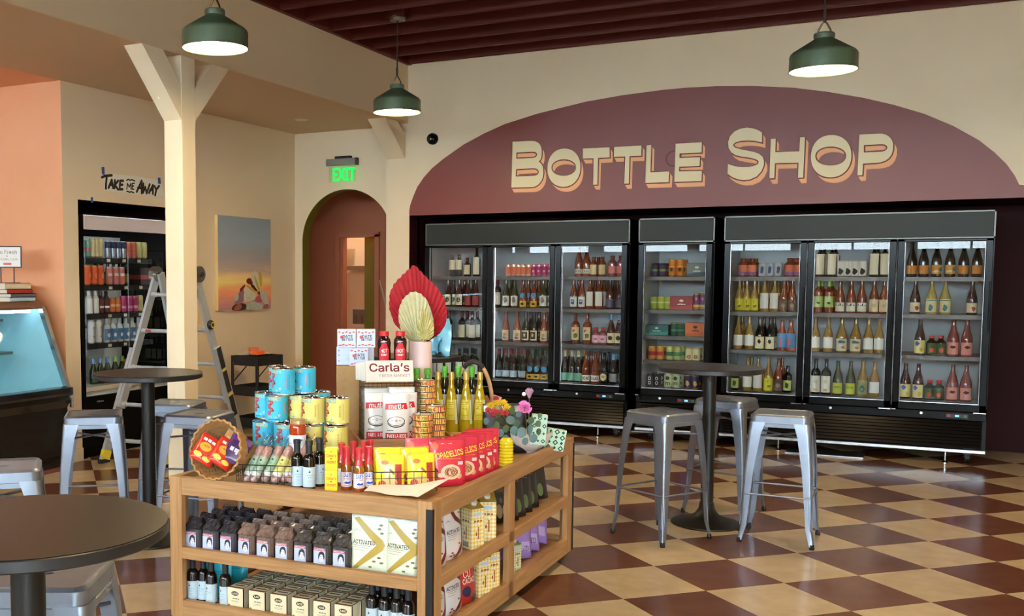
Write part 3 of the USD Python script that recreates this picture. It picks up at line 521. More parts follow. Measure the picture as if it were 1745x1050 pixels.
stock('third glass door', [rowof(dict(amberwide=[986, 999], stubcream=[(1011, 2), 1026], stubpink=[1043, 1057])), rowof(dict(shield=[(978, 2), 992], tallwhite=[(1006, 2), (1021, 2)], slate=[(1040, 2), 1056])), rowof(dict(face=[982, 1002], stubred=[1017, 1029], bluecap=[(1043, 1), 1056])), rowof(dict(teal=[(965, 2), (977, 1), (988, 2)], blockname=[(1001, 2), (1017, 2)], oval=[(1032, 2)], greylabel=[(1048, 2)]))], SH4)
stock('narrow fridge', [rowof(dict(can_purple=[(1116, 2), (1129, 2)], can_gold=[(1145, 2), (1158, 2)])), rowof(dict(can_lime=[(1115, 2), (1127, 2), 1138], can_violet=[(1188, 2), 1199])), rowof(dict(can_forest=[1151, 1162])), rowof(dict(can_crimson=[(1114, 2), (1127, 2)], can_sage=[(1144, 2), (1157, 2)], can_cream=[(1177, 2), (1190, 2)])), rowof(dict(can_ink=[(1111, 2), (1124, 2)], can_leaf=[(1142, 2), (1156, 2)], can_navy=[(1176, 2), (1189, 2)]))], SH5)
stock('fifth glass door', [rowof(dict(stuborange=[(1265, 2), (1280, 2), (1344, 2), 1359], can_silver=[1298, 1311, 1325])), rowof(dict(yellowlab=[(1260, 2), (1273, 1), (1286, 2)], goldwhite=[(1303, 2), (1320, 2)], brownlab=[(1336, 2), (1350, 1)])), rowof(dict(whitewine=[(1260, 2), (1279, 1)], inkbird=[(1297, 2), (1315, 2)], bluepaper=[(1335, 1), 1350])), rowof(dict(greenlab=[(1257, 1), 1347], whitewine=[(1278, 2)], goldwhite=[(1296, 1)], yellowlab=[(1314, 1)], brownlab=[(1331, 2)]))], SH4)
stock('sixth glass door', [rowof(dict(tall_cream=[(1396, 2), (1416, 2), (1488, 2), 1506], can_white=[1432, 1443.5, 1456, 1468.5])), rowof(dict(greencap=[(1395, 2), (1413, 2)], blockcap=[1432, 1451, 1469], oatlabel=[1490, 1507])), rowof(dict(whitewine=[1392, 1414, 1483, 1501], wave=[1437, 1461])), rowof(dict(tallwhite_dark=[1395, 1413], limelab=[1433, 1455], teallab=[1476], whitewine=[1496]))], SH4)
stock('seventh glass door', [rowof(dict(orangelab=[1552, 1572, 1640, 1663], tealorange=[1594, 1617])), rowof(dict(redmotif=[1560, 1657], bluehorse=[1588, 1611])), rowof(dict(paintlab=[(1571, 1)], stubgreen=[1591, 1607], pinkcow=[1628, 1651])), rowof(dict(paintlab=[1549, 1571], stubgreen=[1591, 1607], pinkcow=[1630, 1653]))], SH4)
# drink cartons in the narrow fridge
def pack(label, px0, px1, zi, h, c, cc, txt, tc):
    x0, x1 = at(px0, 500, 1, 9.90)[0], at(px1, 500, 1, 9.90)[0]; w = x1 - x0
    t = thing('drink_carton', label, 'carton', ((x0 + x1) / 2, 9.965, SH5[zi] + .0006))
    b = obj('box', bx(-w / 2, w / 2, -.065, .065, 0, h, .003), mat('carton_' + txt.replace(' ', '_'), c, .5), t)
    obj('panel', prism([(-w * .49, h * .03), (w * .49, h * .03), (w * .49, h * .38), (-w * .49, h * .2)], .0006, 'xz', -.065), mat('carton2_' + txt.replace(' ', '_'), cc, .5), t)
    m = scr(5, w * .34, h * .11, len(txt)); m.apply_translation((0, -.0652, h * .42)); obj('lettering', m, mat('carton3_' + txt.replace(' ', '_'), tc, .5), t)
    obj('emblem', prism(shapely.affinity.translate(shapely.affinity.scale(Point(0, 0).buffer(h * .12), 1.3, .8), 0, h * .68), .0006, 'xz', -.0652), mat('carton3_' + txt.replace(' ', '_'), tc, .5), t)
pack('slate blue cardboard drink carton on the top shelf of the narrow fridge', 1169, 1204, 0, .125, (118, 130, 124), (52, 84, 104), 'slate', (224, 224, 220))
pack('red and grey cardboard drink carton on the second shelf of the narrow fridge', 1142, 1181, 1, .125, (150, 44, 44), (176, 66, 56), 'brick', (230, 220, 210))
pack('teal cardboard drink carton on the middle shelf of the narrow fridge', 1101, 1140, 2, .10, (30, 96, 90), (56, 130, 116), 'teal', (176, 206, 200))
pack('orange cardboard drink carton on the middle shelf of the narrow fridge', 1169, 1204, 2, .125, (214, 108, 48), (196, 92, 40), 'orange', (90, 50, 26))
# ================================================================ pendant lamps
lamp_green = mat('lamp_green', (86, 102, 76), .4, metal=.1, coat=.2)
lamp_in = mat('lamp_inside', (240, 236, 224), .6)
lamp_glow = mat('lamp_glow', (255, 244, 214), .5, emit=((255, 222, 168), 41.))
cord_m = mat('cord_brown', (52, 40, 34), .6)
def make_lamp():
    t = thing('pendant_lamp', 'x', 'lamp')
    R = .199
    prof = [(.058, .225), (.058, .196), (.064, .192), (.182, .118), (.194, .106), (R, .092), (R, .004), (R + .004, .0), (R - .002, .0), (R - .006, .006), (R - .006, .09), (.185, .105), (.06, .186), (.0, .188)]
    sh = obj('shade', lathe([(0, .225)] + prof, 48), lamp_green, t, 35)
    obj('collar', lathe([(0, .200), (.060, .200), (.062, .204), (.062, .226), (.056, .232), (0, .232)], 32), lamp_green, t, 35)
    obj('glowing_diffuser', lathe([(0, .014), (R - .012, .014), (R - .012, .022), (0, .022)], 40), lamp_glow, t, label='glowing warm white diffuser')
    obj('bail', tube([(-.036, 0, .228), (-.034, 0, .25), (-.012, 0, .292), (0, 0, .302), (.012, 0, .292), (.034, 0, .25), (.036, 0, .228)], .0055, 8), mat('bail_brass', (120, 104, 84), .3, metal=1.), t, True)
    obj('cord', cyl((0, 0, .36), (0, 0, .80), .006), cord_m, t)
    obj('cord_grip', lathe([(0, .296), (.009, .297), (.010, .36), (.007, .375), (0, .375)], 12), cord_m, t)
    obj('canopy', lathe([(0, .755), (.062, .755), (.066, .765), (.066, .79), (0, .79)], 24), mat('canopy_grey', (120, 106, 92), .4, metal=.5), t)
    return t
LAMP = Kind(make_lamp); zl = 2.905
LAMP.put('green metal pendant lamp hanging closest to the braced column', (-3.80, 5.21, zl))
LAMP.put('green metal pendant lamp hanging in front of the back wall near the security camera', (-3.914, 7.923, zl))
LAMP.put('green metal pendant lamp hanging before the plum arch, by the word SHOP', (-.576, 7.16, zl - .09))
for kk, q in enumerate(((-.65, 4.6), (2.6, 7.1), (-3.8, 2.3), (-.7, 1.9), (2.5, 4.3), (2.5, 1.6), (-3.8, -.6), (-.7, -.8), (2.5, -1.2))):
    LAMP.put('green metal pendant lamp farther out in the shop, ' + ORD[kk] + ' of nine', (*q, zl), group='pendant lamps out of view')
blk = mat('oxblood_paint', (98, 36, 31))
obj('lamp_block', cat_([bx(-3.99, -3.84, 7.86, 7.99, ZC + .015, ZC + .22)]), blk, ceil)

# ================================================================ bar tables and stools
table_top = mat('table_top_laminate', (36, 28, 22), .34, spec=.5)
table_edge = mat('table_edge', (30, 30, 32), .4)
iron = mat('cast_iron_black', (30, 29, 27), .42, metal=.3)
def make_table():
    t = thing('bar_table', 'x', 'table'); R, H = .312, .982
    obj('table_top', lathe([(0, H - .002), (R - .003, H - .002), (R - .002, H), (0, H)], 64), table_top, t)
    obj('edge_band', lathe([(0, H - .03), (R - .006, H - .03), (R, H - .026), (R, H - .004), (R - .002, H - .002), (0, H - .002)], 64), table_edge, t, 30)
    obj('pole', lathe([(0, .06), (.038, .06), (.038, H - .045), (.09, H - .038), (.09, H - .03), (0, H - .03)], 28), iron, t, 30)
    obj('base', lathe([(0, .0), (.206, 0), (.214, .006), (.212, .012), (.17, .024), (.11, .042), (.07, .066), (.048, .10), (.042, .14), (0, .14)], 48), iron, t, 40)
    return t
TABLE = Kind(make_table)
TABLE.put('round black bar table standing among three silver stools before the fridges', (-1.112, 6.62, 0))
TABLE.put('round black bar table with stools beside the braced column', (-3.88, 4.64, 0))
TABLE.put('round black bar table in the near corner, its top cut off by the frame', (-1.735, 1.655, 0))
q4 = at(710, 606, 2, .982)
TABLE.put('round black bar table behind the pink vase, blue bag upon it', (q4[0], q4[1], 0))
galv = mat('stool_steel', (138, 146, 160), .36, metal=.75, noise=(14, .6, (126, 134, 148)))
rubber = mat('rubber_black', (20, 20, 20), .7)
def make_stool():
    t = thing('metal_bar_stool', 'x', 'stool'); H, a, f = .748, .158, .205
    rs = lambda h, r, z: [(x, y, z) for x, y in np.array(sbox(-h + r, -h + r, h - r, h - r).buffer(r, 5).exterior.coords)[:-1]]
    # seat: pressed tray with rounded shoulder, recessed centre, oval hand hole
    rings = [rs(.118, .02, H - .006), rs(.134, .024, H - .006), rs(.142, .03, H), rs(a - .010, .034, H), rs(a, .038, H - .010), rs(a + .001, .038, H - .05), rs(a + .004, .038, H - .052), rs(a + .004, .038, H - .072), rs(a - .002, .036, H - .072), rs(a - .003, .036, H - .012)]
    n = len(rings[0]); V = np.vstack(rings); Fc = []
    for k in range(len(rings) - 1):
        for j in range(n): p, q = k * n + j, k * n + (j + 1) % n; Fc += [(p, q + n, q), (p, p + n, q + n)]
    skirt = trimesh.Trimesh(V, Fc, process=False); skirt.invert()
    inner_ = Polygon([p[:2] for p in rings[0]]).difference(shapely.affinity.scale(Point(0, 0).buffer(.02, 8), 1.5, .75))
    obj('seat', cat_([skirt, prism(inner_, .0015, 'xy', H - .0075)]), galv, t, 40)
    for sx in (-1, 1):
        for sy in (-1, 1):
            # folded leg: wide at the top, tapering to a round foot, a V of two flanges round the corner
            lv = []
            for z, c, wd in ((H - .045, a + .0035, .088), (H - .074, a + .006, .080), (H - .12, a + .010, .070), (.42, .182, .052), (.10, f - .012, .034), (.015, f, .024)):
                r = wd * .28
                pts = [(c, c - wd), (c, c - r), (c - r * .3, c - r * .3), (c - r, c), (c - wd, c), (c - wd, c - .003), (c - r, c - .003), (c - r * .3 - .0025, c - r * .3 - .0025), (c - .003, c - r), (c - .003, c - wd)]
                lv.append([(sx * x, sy * y, z) for x, y in pts])
            m = len(lv[0]); V = np.vstack(lv); Fc = []
            for k in range(len(lv) - 1):
                for j in range(m): p, q = k * m + j, k * m + (j + 1) % m; Fc += [(p, q, q + m), (p, q + m, p + m)]
            Fc += [(0, k, k + 1) for k in range(1, m - 1)] + [((len(lv) - 1) * m, (len(lv) - 1) * m + k + 1, (len(lv) - 1) * m + k) for k in range(1, m - 1)]
            lg = trimesh.Trimesh(V, Fc, process=False)
            if sx * sy > 0: lg.invert()
            L = obj('leg', lg, galv, t, 50)
            q = .7071 * sx, .7071 * sy
            e = lambda z: .182 + (.42 - z) / .405 * (f - .182) - .006
            rib = cat_([tube([(sx * (e(z) - o * 1), sy * (e(z) - (.012 - o)), z) for z in (.34, .28, .16, .10)], .0035, 6) for o in (.0, .012)])
            obj('rib', rib, galv, L, True)
            obj('foot', lathe([(0, 0), (.013, 0), (.0145, .004), (.014, .014), (.0125, .016), (.0125, .028), (0, .028)], 12, (sx * (f - .010), sy * (f - .010), 0)), rubber, L)
    zb = .285; c = .187
    for s_ in (-1, 1):
        for ax in (0, 1):
            P_ = lambda u, w, z: (u, w, z) if ax == 0 else (w, u, z)
            obj('footrest', cat_([tube([P_(-c + .012, s_ * (c - .006), zb), P_(-c + .045, s_ * (c - .004), zb), P_(c - .045, s_ * (c - .004), zb), P_(c - .012, s_ * (c - .006), zb)], [.009, .0062, .0062, .009], 8)]), galv, t, True)
    for sx in (-1, 1):
        obj('cross_brace', cat_([cyl((-sx * .14, -.14, H - .13), (sx * .14, .14, H - .13), .006, 8)]), galv, t)
    return t
STOOL = Kind(make_stool); RD = math.radians
STOOL.put('silver metal bar stool turned cornerwise, left of the freestanding bar table by the fridges', (-1.298, 6.18, 0), RD(-30.5))
STOOL.put('silver metal bar stool right of the bar table before the fridges', (-.672, 6.455, 0), RD(0))
STOOL.put('silver metal bar stool behind the bar table, nearest the fridges', (-1.075, 7.035, 0), RD(-11))
STOOL.put('silver metal bar stool between the deli case and the column-side bar table', (-4.165, 4.50, 0), RD(40))
STOOL.put('silver metal bar stool half hidden behind the column-side table pole', (-4.085, 5.15, 0), RD(20))
STOOL.put('silver metal bar stool beside the wicker snack basket, in front of the column', (-3.635, 4.80, 0), RD(9))
STOOL.put('silver metal bar stool at the picture edge, below the deli case', (-3.345, 3.06, 0), RD(44))
STOOL.put('silver metal bar stool tucked under the nearest bar table', (-2.03, 1.99, 0), RD(27))

# ================================================================ things on the walls
ex = thing('exit_sign', 'green lit EXIT sign of clear plastic over the arched doorway', 'exit sign', (-5.50, YE, 2.66))
e0 = at(557, 265, 1, YE - .03); e1 = at(607, 279, 1, YE - .03); ew = (e1[0] - e0[0]) / 2
move(ex, ((e0[0] + e1[0]) / 2, YE, e1[2] + .0))
obj('housing', bx(-ew, ew, -.055, -.005, -.01, .062, .004), mat('exit_housing', (150, 152, 146), .35, metal=.7), ex)
obj('bracket', bx(-.075, .115, -.045, 0, .062, .088, .003), black_matte, ex)
obj('end_cap', bx(ew - .004, ew + .018, -.057, -.004, -.012, .064, .003), mat('exit_cap', (60, 44, 40), .4), ex)
pl = obj('panel', bx(-ew + .03, ew - .0, -.034, -.028, -.185, -.01), glassmat('acrylic', (.93, .98, .94), (1, 1, 1), .02, 1.25), ex)
tm = textm('EXIT', .128, .003, True, width=.28); tm.apply_translation((.035, -.034, -.105)); obj('lettering', tm, mat('exit_green', (10, 150, 60), .5, emit=((4, 235, 84), .8)), ex)
sc_ = thing('security_camera', 'small round black security camera on the wall beside the plum arch', 'camera', tuple(at(738, 237, 1, YB)), 0)
obj('housing', move_m(lathe([(0, 0), (.058, 0), (.058, .02), (.050, .045), (.03, .06), (0, .062)], 24), (0, 0, 0), rx=math.pi / 2), black, sc_, 40)
obj('lens', move_m(lathe([(0, .058), (.024, .058), (.024, .07), (.016, .074), (0, .074)], 18), (-.012, 0, -.005), rx=math.pi / 2), mat('lens', (50, 48, 40), .1), sc_)

# painting of a wrapped heap against a sunset
p0 = at(371, 366, 0, XL + .04); p1 = at(462, 525, 0, XL + .04)
pt = thing('painting', 'unframed canvas painting of a bright heap against a grey and orange sunset', 'painting', (XL, 0, 0))
y0, y1, z0, z1 = p0[1], p1[1], p1[2] - .004, p0[2]
obj('canvas_edge', bx(.001, .038, y0, y1, z0, z1, .002), mat('canvas_side', (222, 190, 124), .7), pt)
W_, H_ = y1 - y0, z1 - z0
sky_ramp = usdkit.material(stage, '/World/Looks/painted_sky', {'t': ('texture_coordinate', {}), 's': ('separate_xyz', {}), 'n': ('noise_texture', {'scale': 3., 'detail': 4.}), 'm': ('mapping', {'scale': (1, .7, 6)}), 'a': ('math', {'math_type': 'multiply_add', 'value2': .16}), 'k': ('map_range', {'from_min': z0 + .08, 'from_max': z1 + .08, 'to_min': 0., 'to_max': 1.}),
    'r': ('rgb_ramp', {'ramp': [(0, lin((180, 134, 139))), (.10, lin((213, 146, 132))), (.18, lin((245, 156, 110))), (.25, lin((245, 180, 120))), (.31, lin((245, 223, 129))), (.36, lin((240, 201, 146))), (.45, lin((189, 168, 156))), (.60, lin((160, 160, 165))), (.75, lin((153, 168, 182))), (1, lin((139, 156, 168)))]}), 'p': ('principled_bsdf', {'roughness': .6})},
    [('t.object', 's.vector'), ('t.object', 'm.vector'), ('m.vector', 'n.vector'), ('n.fac', 'a.value1'), ('s.z', 'a.value3'), ('a.value', 'k.value'), ('k.result', 'r.fac'), ('r.color', 'p.base_color')], surface='p.BSDF')
pic = obj('picture', bx(.038, .0395, y0 + .001, y1 - .001, z0 + .001, z1 - .001), sky_ramp, pt, label='sunset sky in grey, yellow and orange')
def daub(pts, c, off):
    P_ = Polygon(smoothpoly([(y0 + (x - 158) / 478 * W_, z1 - (y - 100) / 822 * H_) for x, y in pts], 2)).buffer(0)
    obj('daub', prism(P_, .0006, 'yz', XL * 0 + .0395 + off), mat('daub_%d_%d_%d' % c, c, .6, noise=(30, .7, tuple(int(v * .82) for v in c))), pic)
for i, (pts, c) in enumerate([([(265, 930), (280, 880), (330, 860), (405, 870), (400, 928)], (60, 52, 56)), ([(285, 925), (300, 885), (350, 865), (366, 900), (330, 930)], (176, 98, 66)), ([(300, 880), (290, 840), (320, 800), (345, 750), (380, 735), (385, 800), (375, 860)], (160, 122, 140)), ([(285, 850), (310, 780), (335, 760), (330, 840)], (206, 196, 186)),
     ([(345, 770), (340, 740), (370, 710), (395, 690), (385, 730)], (130, 32, 40)), ([(375, 860), (380, 760), (395, 710), (450, 730), (490, 780), (480, 840), (430, 850)], (216, 212, 190)), ([(390, 705), (420, 700), (480, 760), (490, 785), (440, 745)], (196, 176, 70)), ([(400, 680), (405, 650), (430, 638), (462, 655), (465, 690), (430, 702)], (138, 24, 38)), ([(430, 700), (460, 690), (510, 760), (490, 765)], (70, 46, 40)),
     ([(440, 640), (460, 590), (490, 572), (500, 610), (520, 680), (530, 750), (490, 740), (465, 690)], (222, 218, 196)), ([(470, 600), (490, 640), (510, 700), (530, 750), (510, 755), (485, 690)], (196, 178, 60)), ([(515, 600), (525, 575), (542, 600), (550, 660), (540, 730), (525, 690)], (206, 190, 60)), ([(495, 780), (510, 755), (530, 765), (525, 800)], (66, 106, 84)), ([(480, 850), (490, 810), (525, 790), (555, 815), (550, 855), (510, 870)], (186, 96, 110)),
     ([(390, 930), (405, 870), (450, 850), (500, 862), (548, 880), (552, 926)], (182, 196, 180)), ([(520, 790), (550, 730), (580, 760), (600, 830), (610, 900), (560, 880)], (206, 200, 190)), ([(552, 925), (560, 890), (600, 870), (615, 920)], (170, 110, 120))]): daub(pts, c, .0004 * i)

# hand-lettered sign over the take-away fridge
s0 = at(176, 297, 0, XL + .004); s1 = at(281, 337, 0, XL + .004)
sg = thing('paper_sign', 'white hand-lettered paper sign taped above the take-away fridge', 'sign', (XL, 0, 0))
def LW(px, py): q = at(160 + px / 13.123, 270 + py / 13.123, 0, XL + .004); return (q[1], q[2])
obj('paper', prism([LW(175, 375), LW(440, 345), LW(960, 405), LW(1505, 500), LW(1590, 880), LW(1330, 868), LW(600, 770), LW(245, 715)], .0012, 'yz', .002), mat('sign_paper', (226, 222, 208), .7), sg)
ink = mat('sign_ink', (30, 26, 24), .6)
def stroke(pts, w): return LineString([LW(*p) for p in pts]).buffer(w, 4)
W1 = .011
strokes = [[(180, 425), (240, 395), (400, 380)], [(290, 395), (272, 560), (270, 675)], [(330, 655), (400, 480), (430, 660)], [(352, 590), (425, 590)], [(470, 490), (462, 660)], [(545, 500), (470, 590), (540, 695)], [(590, 500), (575, 690), (640, 690)], [(590, 500), (655, 500)], [(580, 590), (640, 590)],
    [(960, 745), (1070, 500), (1070, 780)], [(985, 660), (1070, 655)], [(1110, 565), (1100, 765), (1150, 640), (1180, 780), (1250, 580)], [(1235, 770), (1320, 600), (1320, 790)], [(1255, 705), (1320, 705)], [(1355, 620), (1395, 700), (1460, 615)], [(1395, 700), (1372, 825)]]
thin = [[(738, 690), (750, 560), (790, 640), (830, 560), (830, 690)], [(905, 560), (860, 560), (855, 690), (895, 690)], [(858, 620), (890, 620)], [(735, 490), (770, 468), (820, 492), (850, 475), (915, 505)], [(735, 740), (765, 735), (795, 760), (830, 742), (895, 770)]]
obj('lettering', prism(unary_union([stroke(s_, W1) for s_ in strokes] + [stroke(s_, .006) for s_ in thin]), .0006, 'yz', .0034), ink, sg, label='black brush lettering TAKE ME AWAY')
tape_m = mat('painters_tape', (44, 84, 160), .6)
for q in ([(172, 195), (232, 190), (240, 365), (185, 360)], [(1430, 430), (1487, 430), (1497, 570), (1435, 565)]): obj('tape', prism([LW(*p) for p in q], .0008, 'yz', .0036), tape_m, sg, label='blue masking tape')
t1 = [LW(-65 - 0, 870), LW(-12, 868), LW(-10, 990), LW(-62, 985)]
obj('masking_tape', prism(t1, .0008, 'yz', XL + .0006), tape_m, label='short strip of blue masking tape at the corner of the take-away niche', cat='tape')
rl = thing('recessed_light', 'small round recessed light in the dropped ceiling near the arch', 'light', tuple(at(513, 204, 2, ZS)))
obj('trim_ring', lathe([(0, -.006), (.06, -.006), (.066, -.001), (.066, .0), (0, .0)], 24), mat('white_plastic', (230, 222, 206), .5), rl)

# ================================================================ take-away fridge in its niche
FX = -6.13
def lf(n_, l_): return thing(n_, l_, 'refrigerator', (FX, 7.13, 0), math.pi / 2)
tf = lf('open_front_fridge', 'black take-away drinks fridge set into the wall by the column'); hw = .64
obj('cabinet', cat_([bx(-hw, -hw + .05, 0, .7, 0, 2.06), bx(hw - .05, hw, 0, .7, 0, 2.06), bx(-hw, hw, .66, .7, 0, 2.06), bx(-hw, hw, 0, .7, 2.045, 2.06), bx(-hw, hw, .02, .68, .0, .50)]), black, tf)
obj('liner', cat_([bx(-hw + .05, hw - .05, .64, .66, .6, 1.9), bx(-hw + .05, hw - .05, .02, .66, .50, .60)]), mat('fridge_liner_grey', (206, 208, 204), .45), tf)
obj('header_panel', bx(-hw + .055, hw - .055, -.004, .06, 1.925, 2.04, .003), mat('header_lilac', (214, 204, 206), .35), tf, label='blank pale header panel')
obj('base_panel', bx(-hw + .01, hw - .01, -.006, .02, .1, .52, .004), black, tf); obj('sill', bx(-hw + .05, hw - .05, -.01, .05, .56, .60, .004), mat('sill_cream', (196, 186, 166), .4), tf)
obj('glass_pane', bx(-hw + .05, hw - .05, .004, .008, .60, 1.92), door_glass, tf)
obj('badge', move_m(scr(4, .085, .016), (-.43, -.0075, .47)), mat('badge_silver', (190, 192, 196), .3, metal=1.), tf)
led2 = mat('led_strip_bright', (255, 255, 255), .5, emit=((236, 244, 250), 5.)); obj('light_strip', bx(-hw + .06, hw - .06, .10, .14, 2.01, 2.03), led2, tf, label='interior light strip'); obj('light_strip', bx(-hw + .052, -hw + .062, .05, .065, .62, 1.88), led2, tf); obj('light_strip', bx(hw - .062, hw - .052, .05, .065, .62, 1.88), led2, tf)
for k in range(5): obj('grille_slat', bx(-hw + .03, hw - .03, -.010, .0, .12 + k * .04, .145 + k * .04, .002), black, tf)
ZL = [1.692, 1.455, 1.213, .955]
for z in ZL:
    s_ = obj('shelf', bx(-hw + .055, hw - .055 - (.22 if z == 1.692 or 1 else 0), .07, .6, z - .045, z - .002), black_matte, tf)
    for k in range(3): obj('price_tag', bx(-.26 + k * .2 + (z * 7 % .06), -.215 + k * .2 + (z * 7 % .06), .0685, .0695, z - .036, z - .01), tag_m, s_)
LD = dict(
 tealpink=('teal can with a pink band', bottle_kind('l1', 'can', (120, 170, 160), (110, 168, 156), .145, .027, (.01, .13), cat='can', aspect=3.3, motif=band((196, 110, 116), .35, .6))),
 creamtall=('tall cream can', bottle_kind('l2', 'can', (206, 190, 140), (214, 200, 156), .165, .028, (.01, .15), cat='can', aspect=3.3)),
 bluesilver=('silver can with a dark blue end', bottle_kind('l3', 'can', (170, 180, 196), (44, 54, 96), .15, .027, (.085, .14), cat='can', aspect=3.3, motif=word('-', WH, .5, .5, .2))),
 coral=('coral drink can', bottle_kind('l4', 'can', (204, 150, 130), (206, 104, 84), .148, .028, (.01, .135), cat='can', aspect=3.3)),
 lemon=('pale yellow drink can', bottle_kind('l5', 'can', (206, 200, 150), (204, 196, 130), .148, .028, (.01, .135), cat='can', aspect=3.3)),
 orange=('bright orange drink can', bottle_kind('l6', 'can', (220, 130, 70), (216, 84, 30), .17, .032, (.01, .155), cat='can', aspect=3.3, motif=blob((240, 150, 80), .1, .5, .5, .5, 3))),
 pinkcan=('pink and white drink can', bottle_kind('l7', 'can', (214, 190, 186), (206, 116, 110), .16, .030, (.01, .145), cat='can', aspect=3.3, motif=band(WH, .5, .7))),
 whitemilk=('white drink bottle', bottle_kind('l8', 'short', 'clearw', (226, 224, 218), .20, .032, (.005, .13), cap=WH)),
 maroon=('maroon bottle with a white band', bottle_kind('l9', 'short', 'purple', (96, 36, 40), .19, .030, (.005, .12), cap=(40, 26, 26), motif=band(WH, .35, .5))),
 amberlow=('orange-labelled drink can', bottle_kind('l10', 'can', (196, 150, 110), (214, 110, 50), .13, .031, (.008, .12), cat='can', aspect=3.3, motif=band((240, 180, 120), .4, .6))),
 magenta=('magenta drink can', bottle_kind('l11', 'can', (200, 120, 150), (190, 52, 116), .145, .031, (.01, .13), cat='can', aspect=3.3, motif=band((226, 150, 180), .2, .4))),
 blueseltz=('clear water bottle with a blue label', bottle_kind('l12', 'short', 'clearw', (70, 120, 170), .21, .034, (.02, .12), cap=(190, 200, 206), motif=disc((210, 220, 226), .45, .5))),
 silvertall=('tall silver water can', bottle_kind('l13', 'can', (206, 208, 210), (214, 214, 212), .20, .033, (.01, .185), cat='can', aspect=3.3, motif=word('II', (80, 84, 90), .5, .3, .5))),
 greenwater=('green glass water bottle with a blue cap', bottle_kind('l14', 'clear', 'green', (70, 120, 60), .22, .036, (.02, .10), cap=(110, 160, 206))),
 greenlime=('green glass water bottle with a lime cap', bottle_kind('l15', 'clear', 'green', (90, 140, 70), .22, .036, (.02, .10), cap=(140, 190, 90))),
 oliveb=('green-gold cordial bottle', bottle_kind('l16', 'burg', 'green', (150, 140, 60), .20, .030, (.02, .10))),
 cup=('small white cup with an orange print', bottle_kind('l17', 'can', (206, 204, 196), (214, 206, 190), .085, .030, (.005, .08), cat='can', aspect=3.3, motif=band((200, 120, 60), .2, .6))))
for v in LD.values(): v[1].h
for k, (z, items, y) in enumerate([(1.692, [(141, 'tealpink'), (150, 'tealpink'), (158.5, 'creamtall'), (165, 'creamtall'), (172, 'creamtall'), (184, 'bluesilver'), (193, 'bluesilver'), (202, 'bluesilver'), (211, 'bluesilver'), (219.5, 'coral'), (228, 'coral'), (237, 'lemon'), (246, 'lemon')], .11),
     (1.455, [(149, 'orange'), (160, 'orange'), (171, 'orange'), (186, 'pinkcan'), (197, 'pinkcan'), (207, 'pinkcan')], .11), (1.455, [(164, 'oliveb'), (174, 'oliveb'), (184, 'oliveb'), (194, 'oliveb'), (204, 'oliveb'), (214, 'oliveb')], .26),
     (1.213, [(151, 'whitemilk'), (162, 'whitemilk'), (171, 'maroon'), (180.5, 'maroon'), (190, 'amberlow'), (199, 'amberlow'), (209, 'magenta'), (219.5, 'magenta'), (229, 'magenta'), (238, 'lemon')], .11),
     (.955, [(154, 'silvertall'), (166, 'silvertall'), (180, 'blueseltz'), (191, 'blueseltz'), (202, 'blueseltz'), (213, 'blueseltz'), (224, 'blueseltz'), (235, 'blueseltz')], .11), (.61, [(157, 'greenwater'), (169, 'greenwater'), (181, 'greenwater'), (194, 'greenlime'), (206, 'greenlime'), (246, 'cup'), (254, 'cup'), (262, 'cup'), (270, 'cup'), (278, 'cup')], .13)]):
    shelf_n = ['top shelf', 'second shelf', 'back of second shelf', 'third shelf', 'fourth shelf', 'floor'][k]
    for n, (px, key) in enumerate(items):
        x = FX - y; q = at(px, 500, 0, x); LD[key][1].put(f'{LD[key][0]}, {ORD[n] if n < 12 else "thirteenth"} along the {shelf_n} of the take-away fridge', (x, q[1], z + (0 if k < 5 else -.009) + .0006), math.pi / 2 + random.uniform(-.1, .1), 'drinks in the take-away fridge')
bk = thing('can_pack', 'black and red four-pack carton on the second shelf of the take-away fridge', 'carton', (FX - .2, at(240, 480, 0, FX - .2)[1], 1.455 + .0), math.pi / 2)
obj('box', bx(-.085, .085, -.07, .07, 0, .155, .004), mat('pack_black', (40, 24, 26), .5), bk); obj('band', bx(-.086, .086, -.071, .071, .05, .09), mat('pack_red', (170, 60, 60), .5), bk)
oj_ = thing('juice_carton', 'plain orange carton beside the green water bottles in the take-away fridge', 'carton', (FX - .13, at(217, 600, 0, FX - .13)[1], .6006), math.pi / 2)
obj('box', bx(-.045, .045, -.045, .045, 0, .165, .004), mat('pack_orange', (222, 112, 50), .5), oj_); obj('fold', prism([(-.045, .165), (.045, .165), (.0, .19)], .08, 'xz', .04), mat('pack_orange', (222, 112, 50), .5), oj_)

# ================================================================ ladder
al = mat('ladder_aluminium', (196, 200, 202), .42, metal=.55); yel = mat('ladder_yellow', (222, 196, 50), .5)
ld = thing('step_ladder', 'folding aluminium ladder standing open behind the column', 'ladder', (0, 0, 0))
hz = 1.53; hy = 6.97
def lerp(a, b, t): return tuple(np.array(a) * (1 - t) + np.array(b) * t)
front = {-1: ((-5.72, hy, hz), (-5.83, 6.44, .02)), 1: ((-5.31, hy, hz), (-5.28, 6.51, .02))}
rear = {-1: ((-5.69, hy + .03, hz), (-5.76, 7.52, .02)), 1: ((-5.32, hy + .03, hz), (-5.27, 7.54, .02))}
def rail(a, b, w, d):
    a, b = np.array(a), np.array(b); u = (b - a) / np.linalg.norm(b - a); s_ = np.array([1., 0, 0]); n_ = np.cross(u, s_); n_ /= np.linalg.norm(n_)
    V = [p + s_ * i * d / 2 + n_ * j * w / 2 for p in (a, b) for i, j in ((-1, -1), (1, -1), (1, 1), (-1, 1))]
    return trimesh.convex.convex_hull(np.array(V))
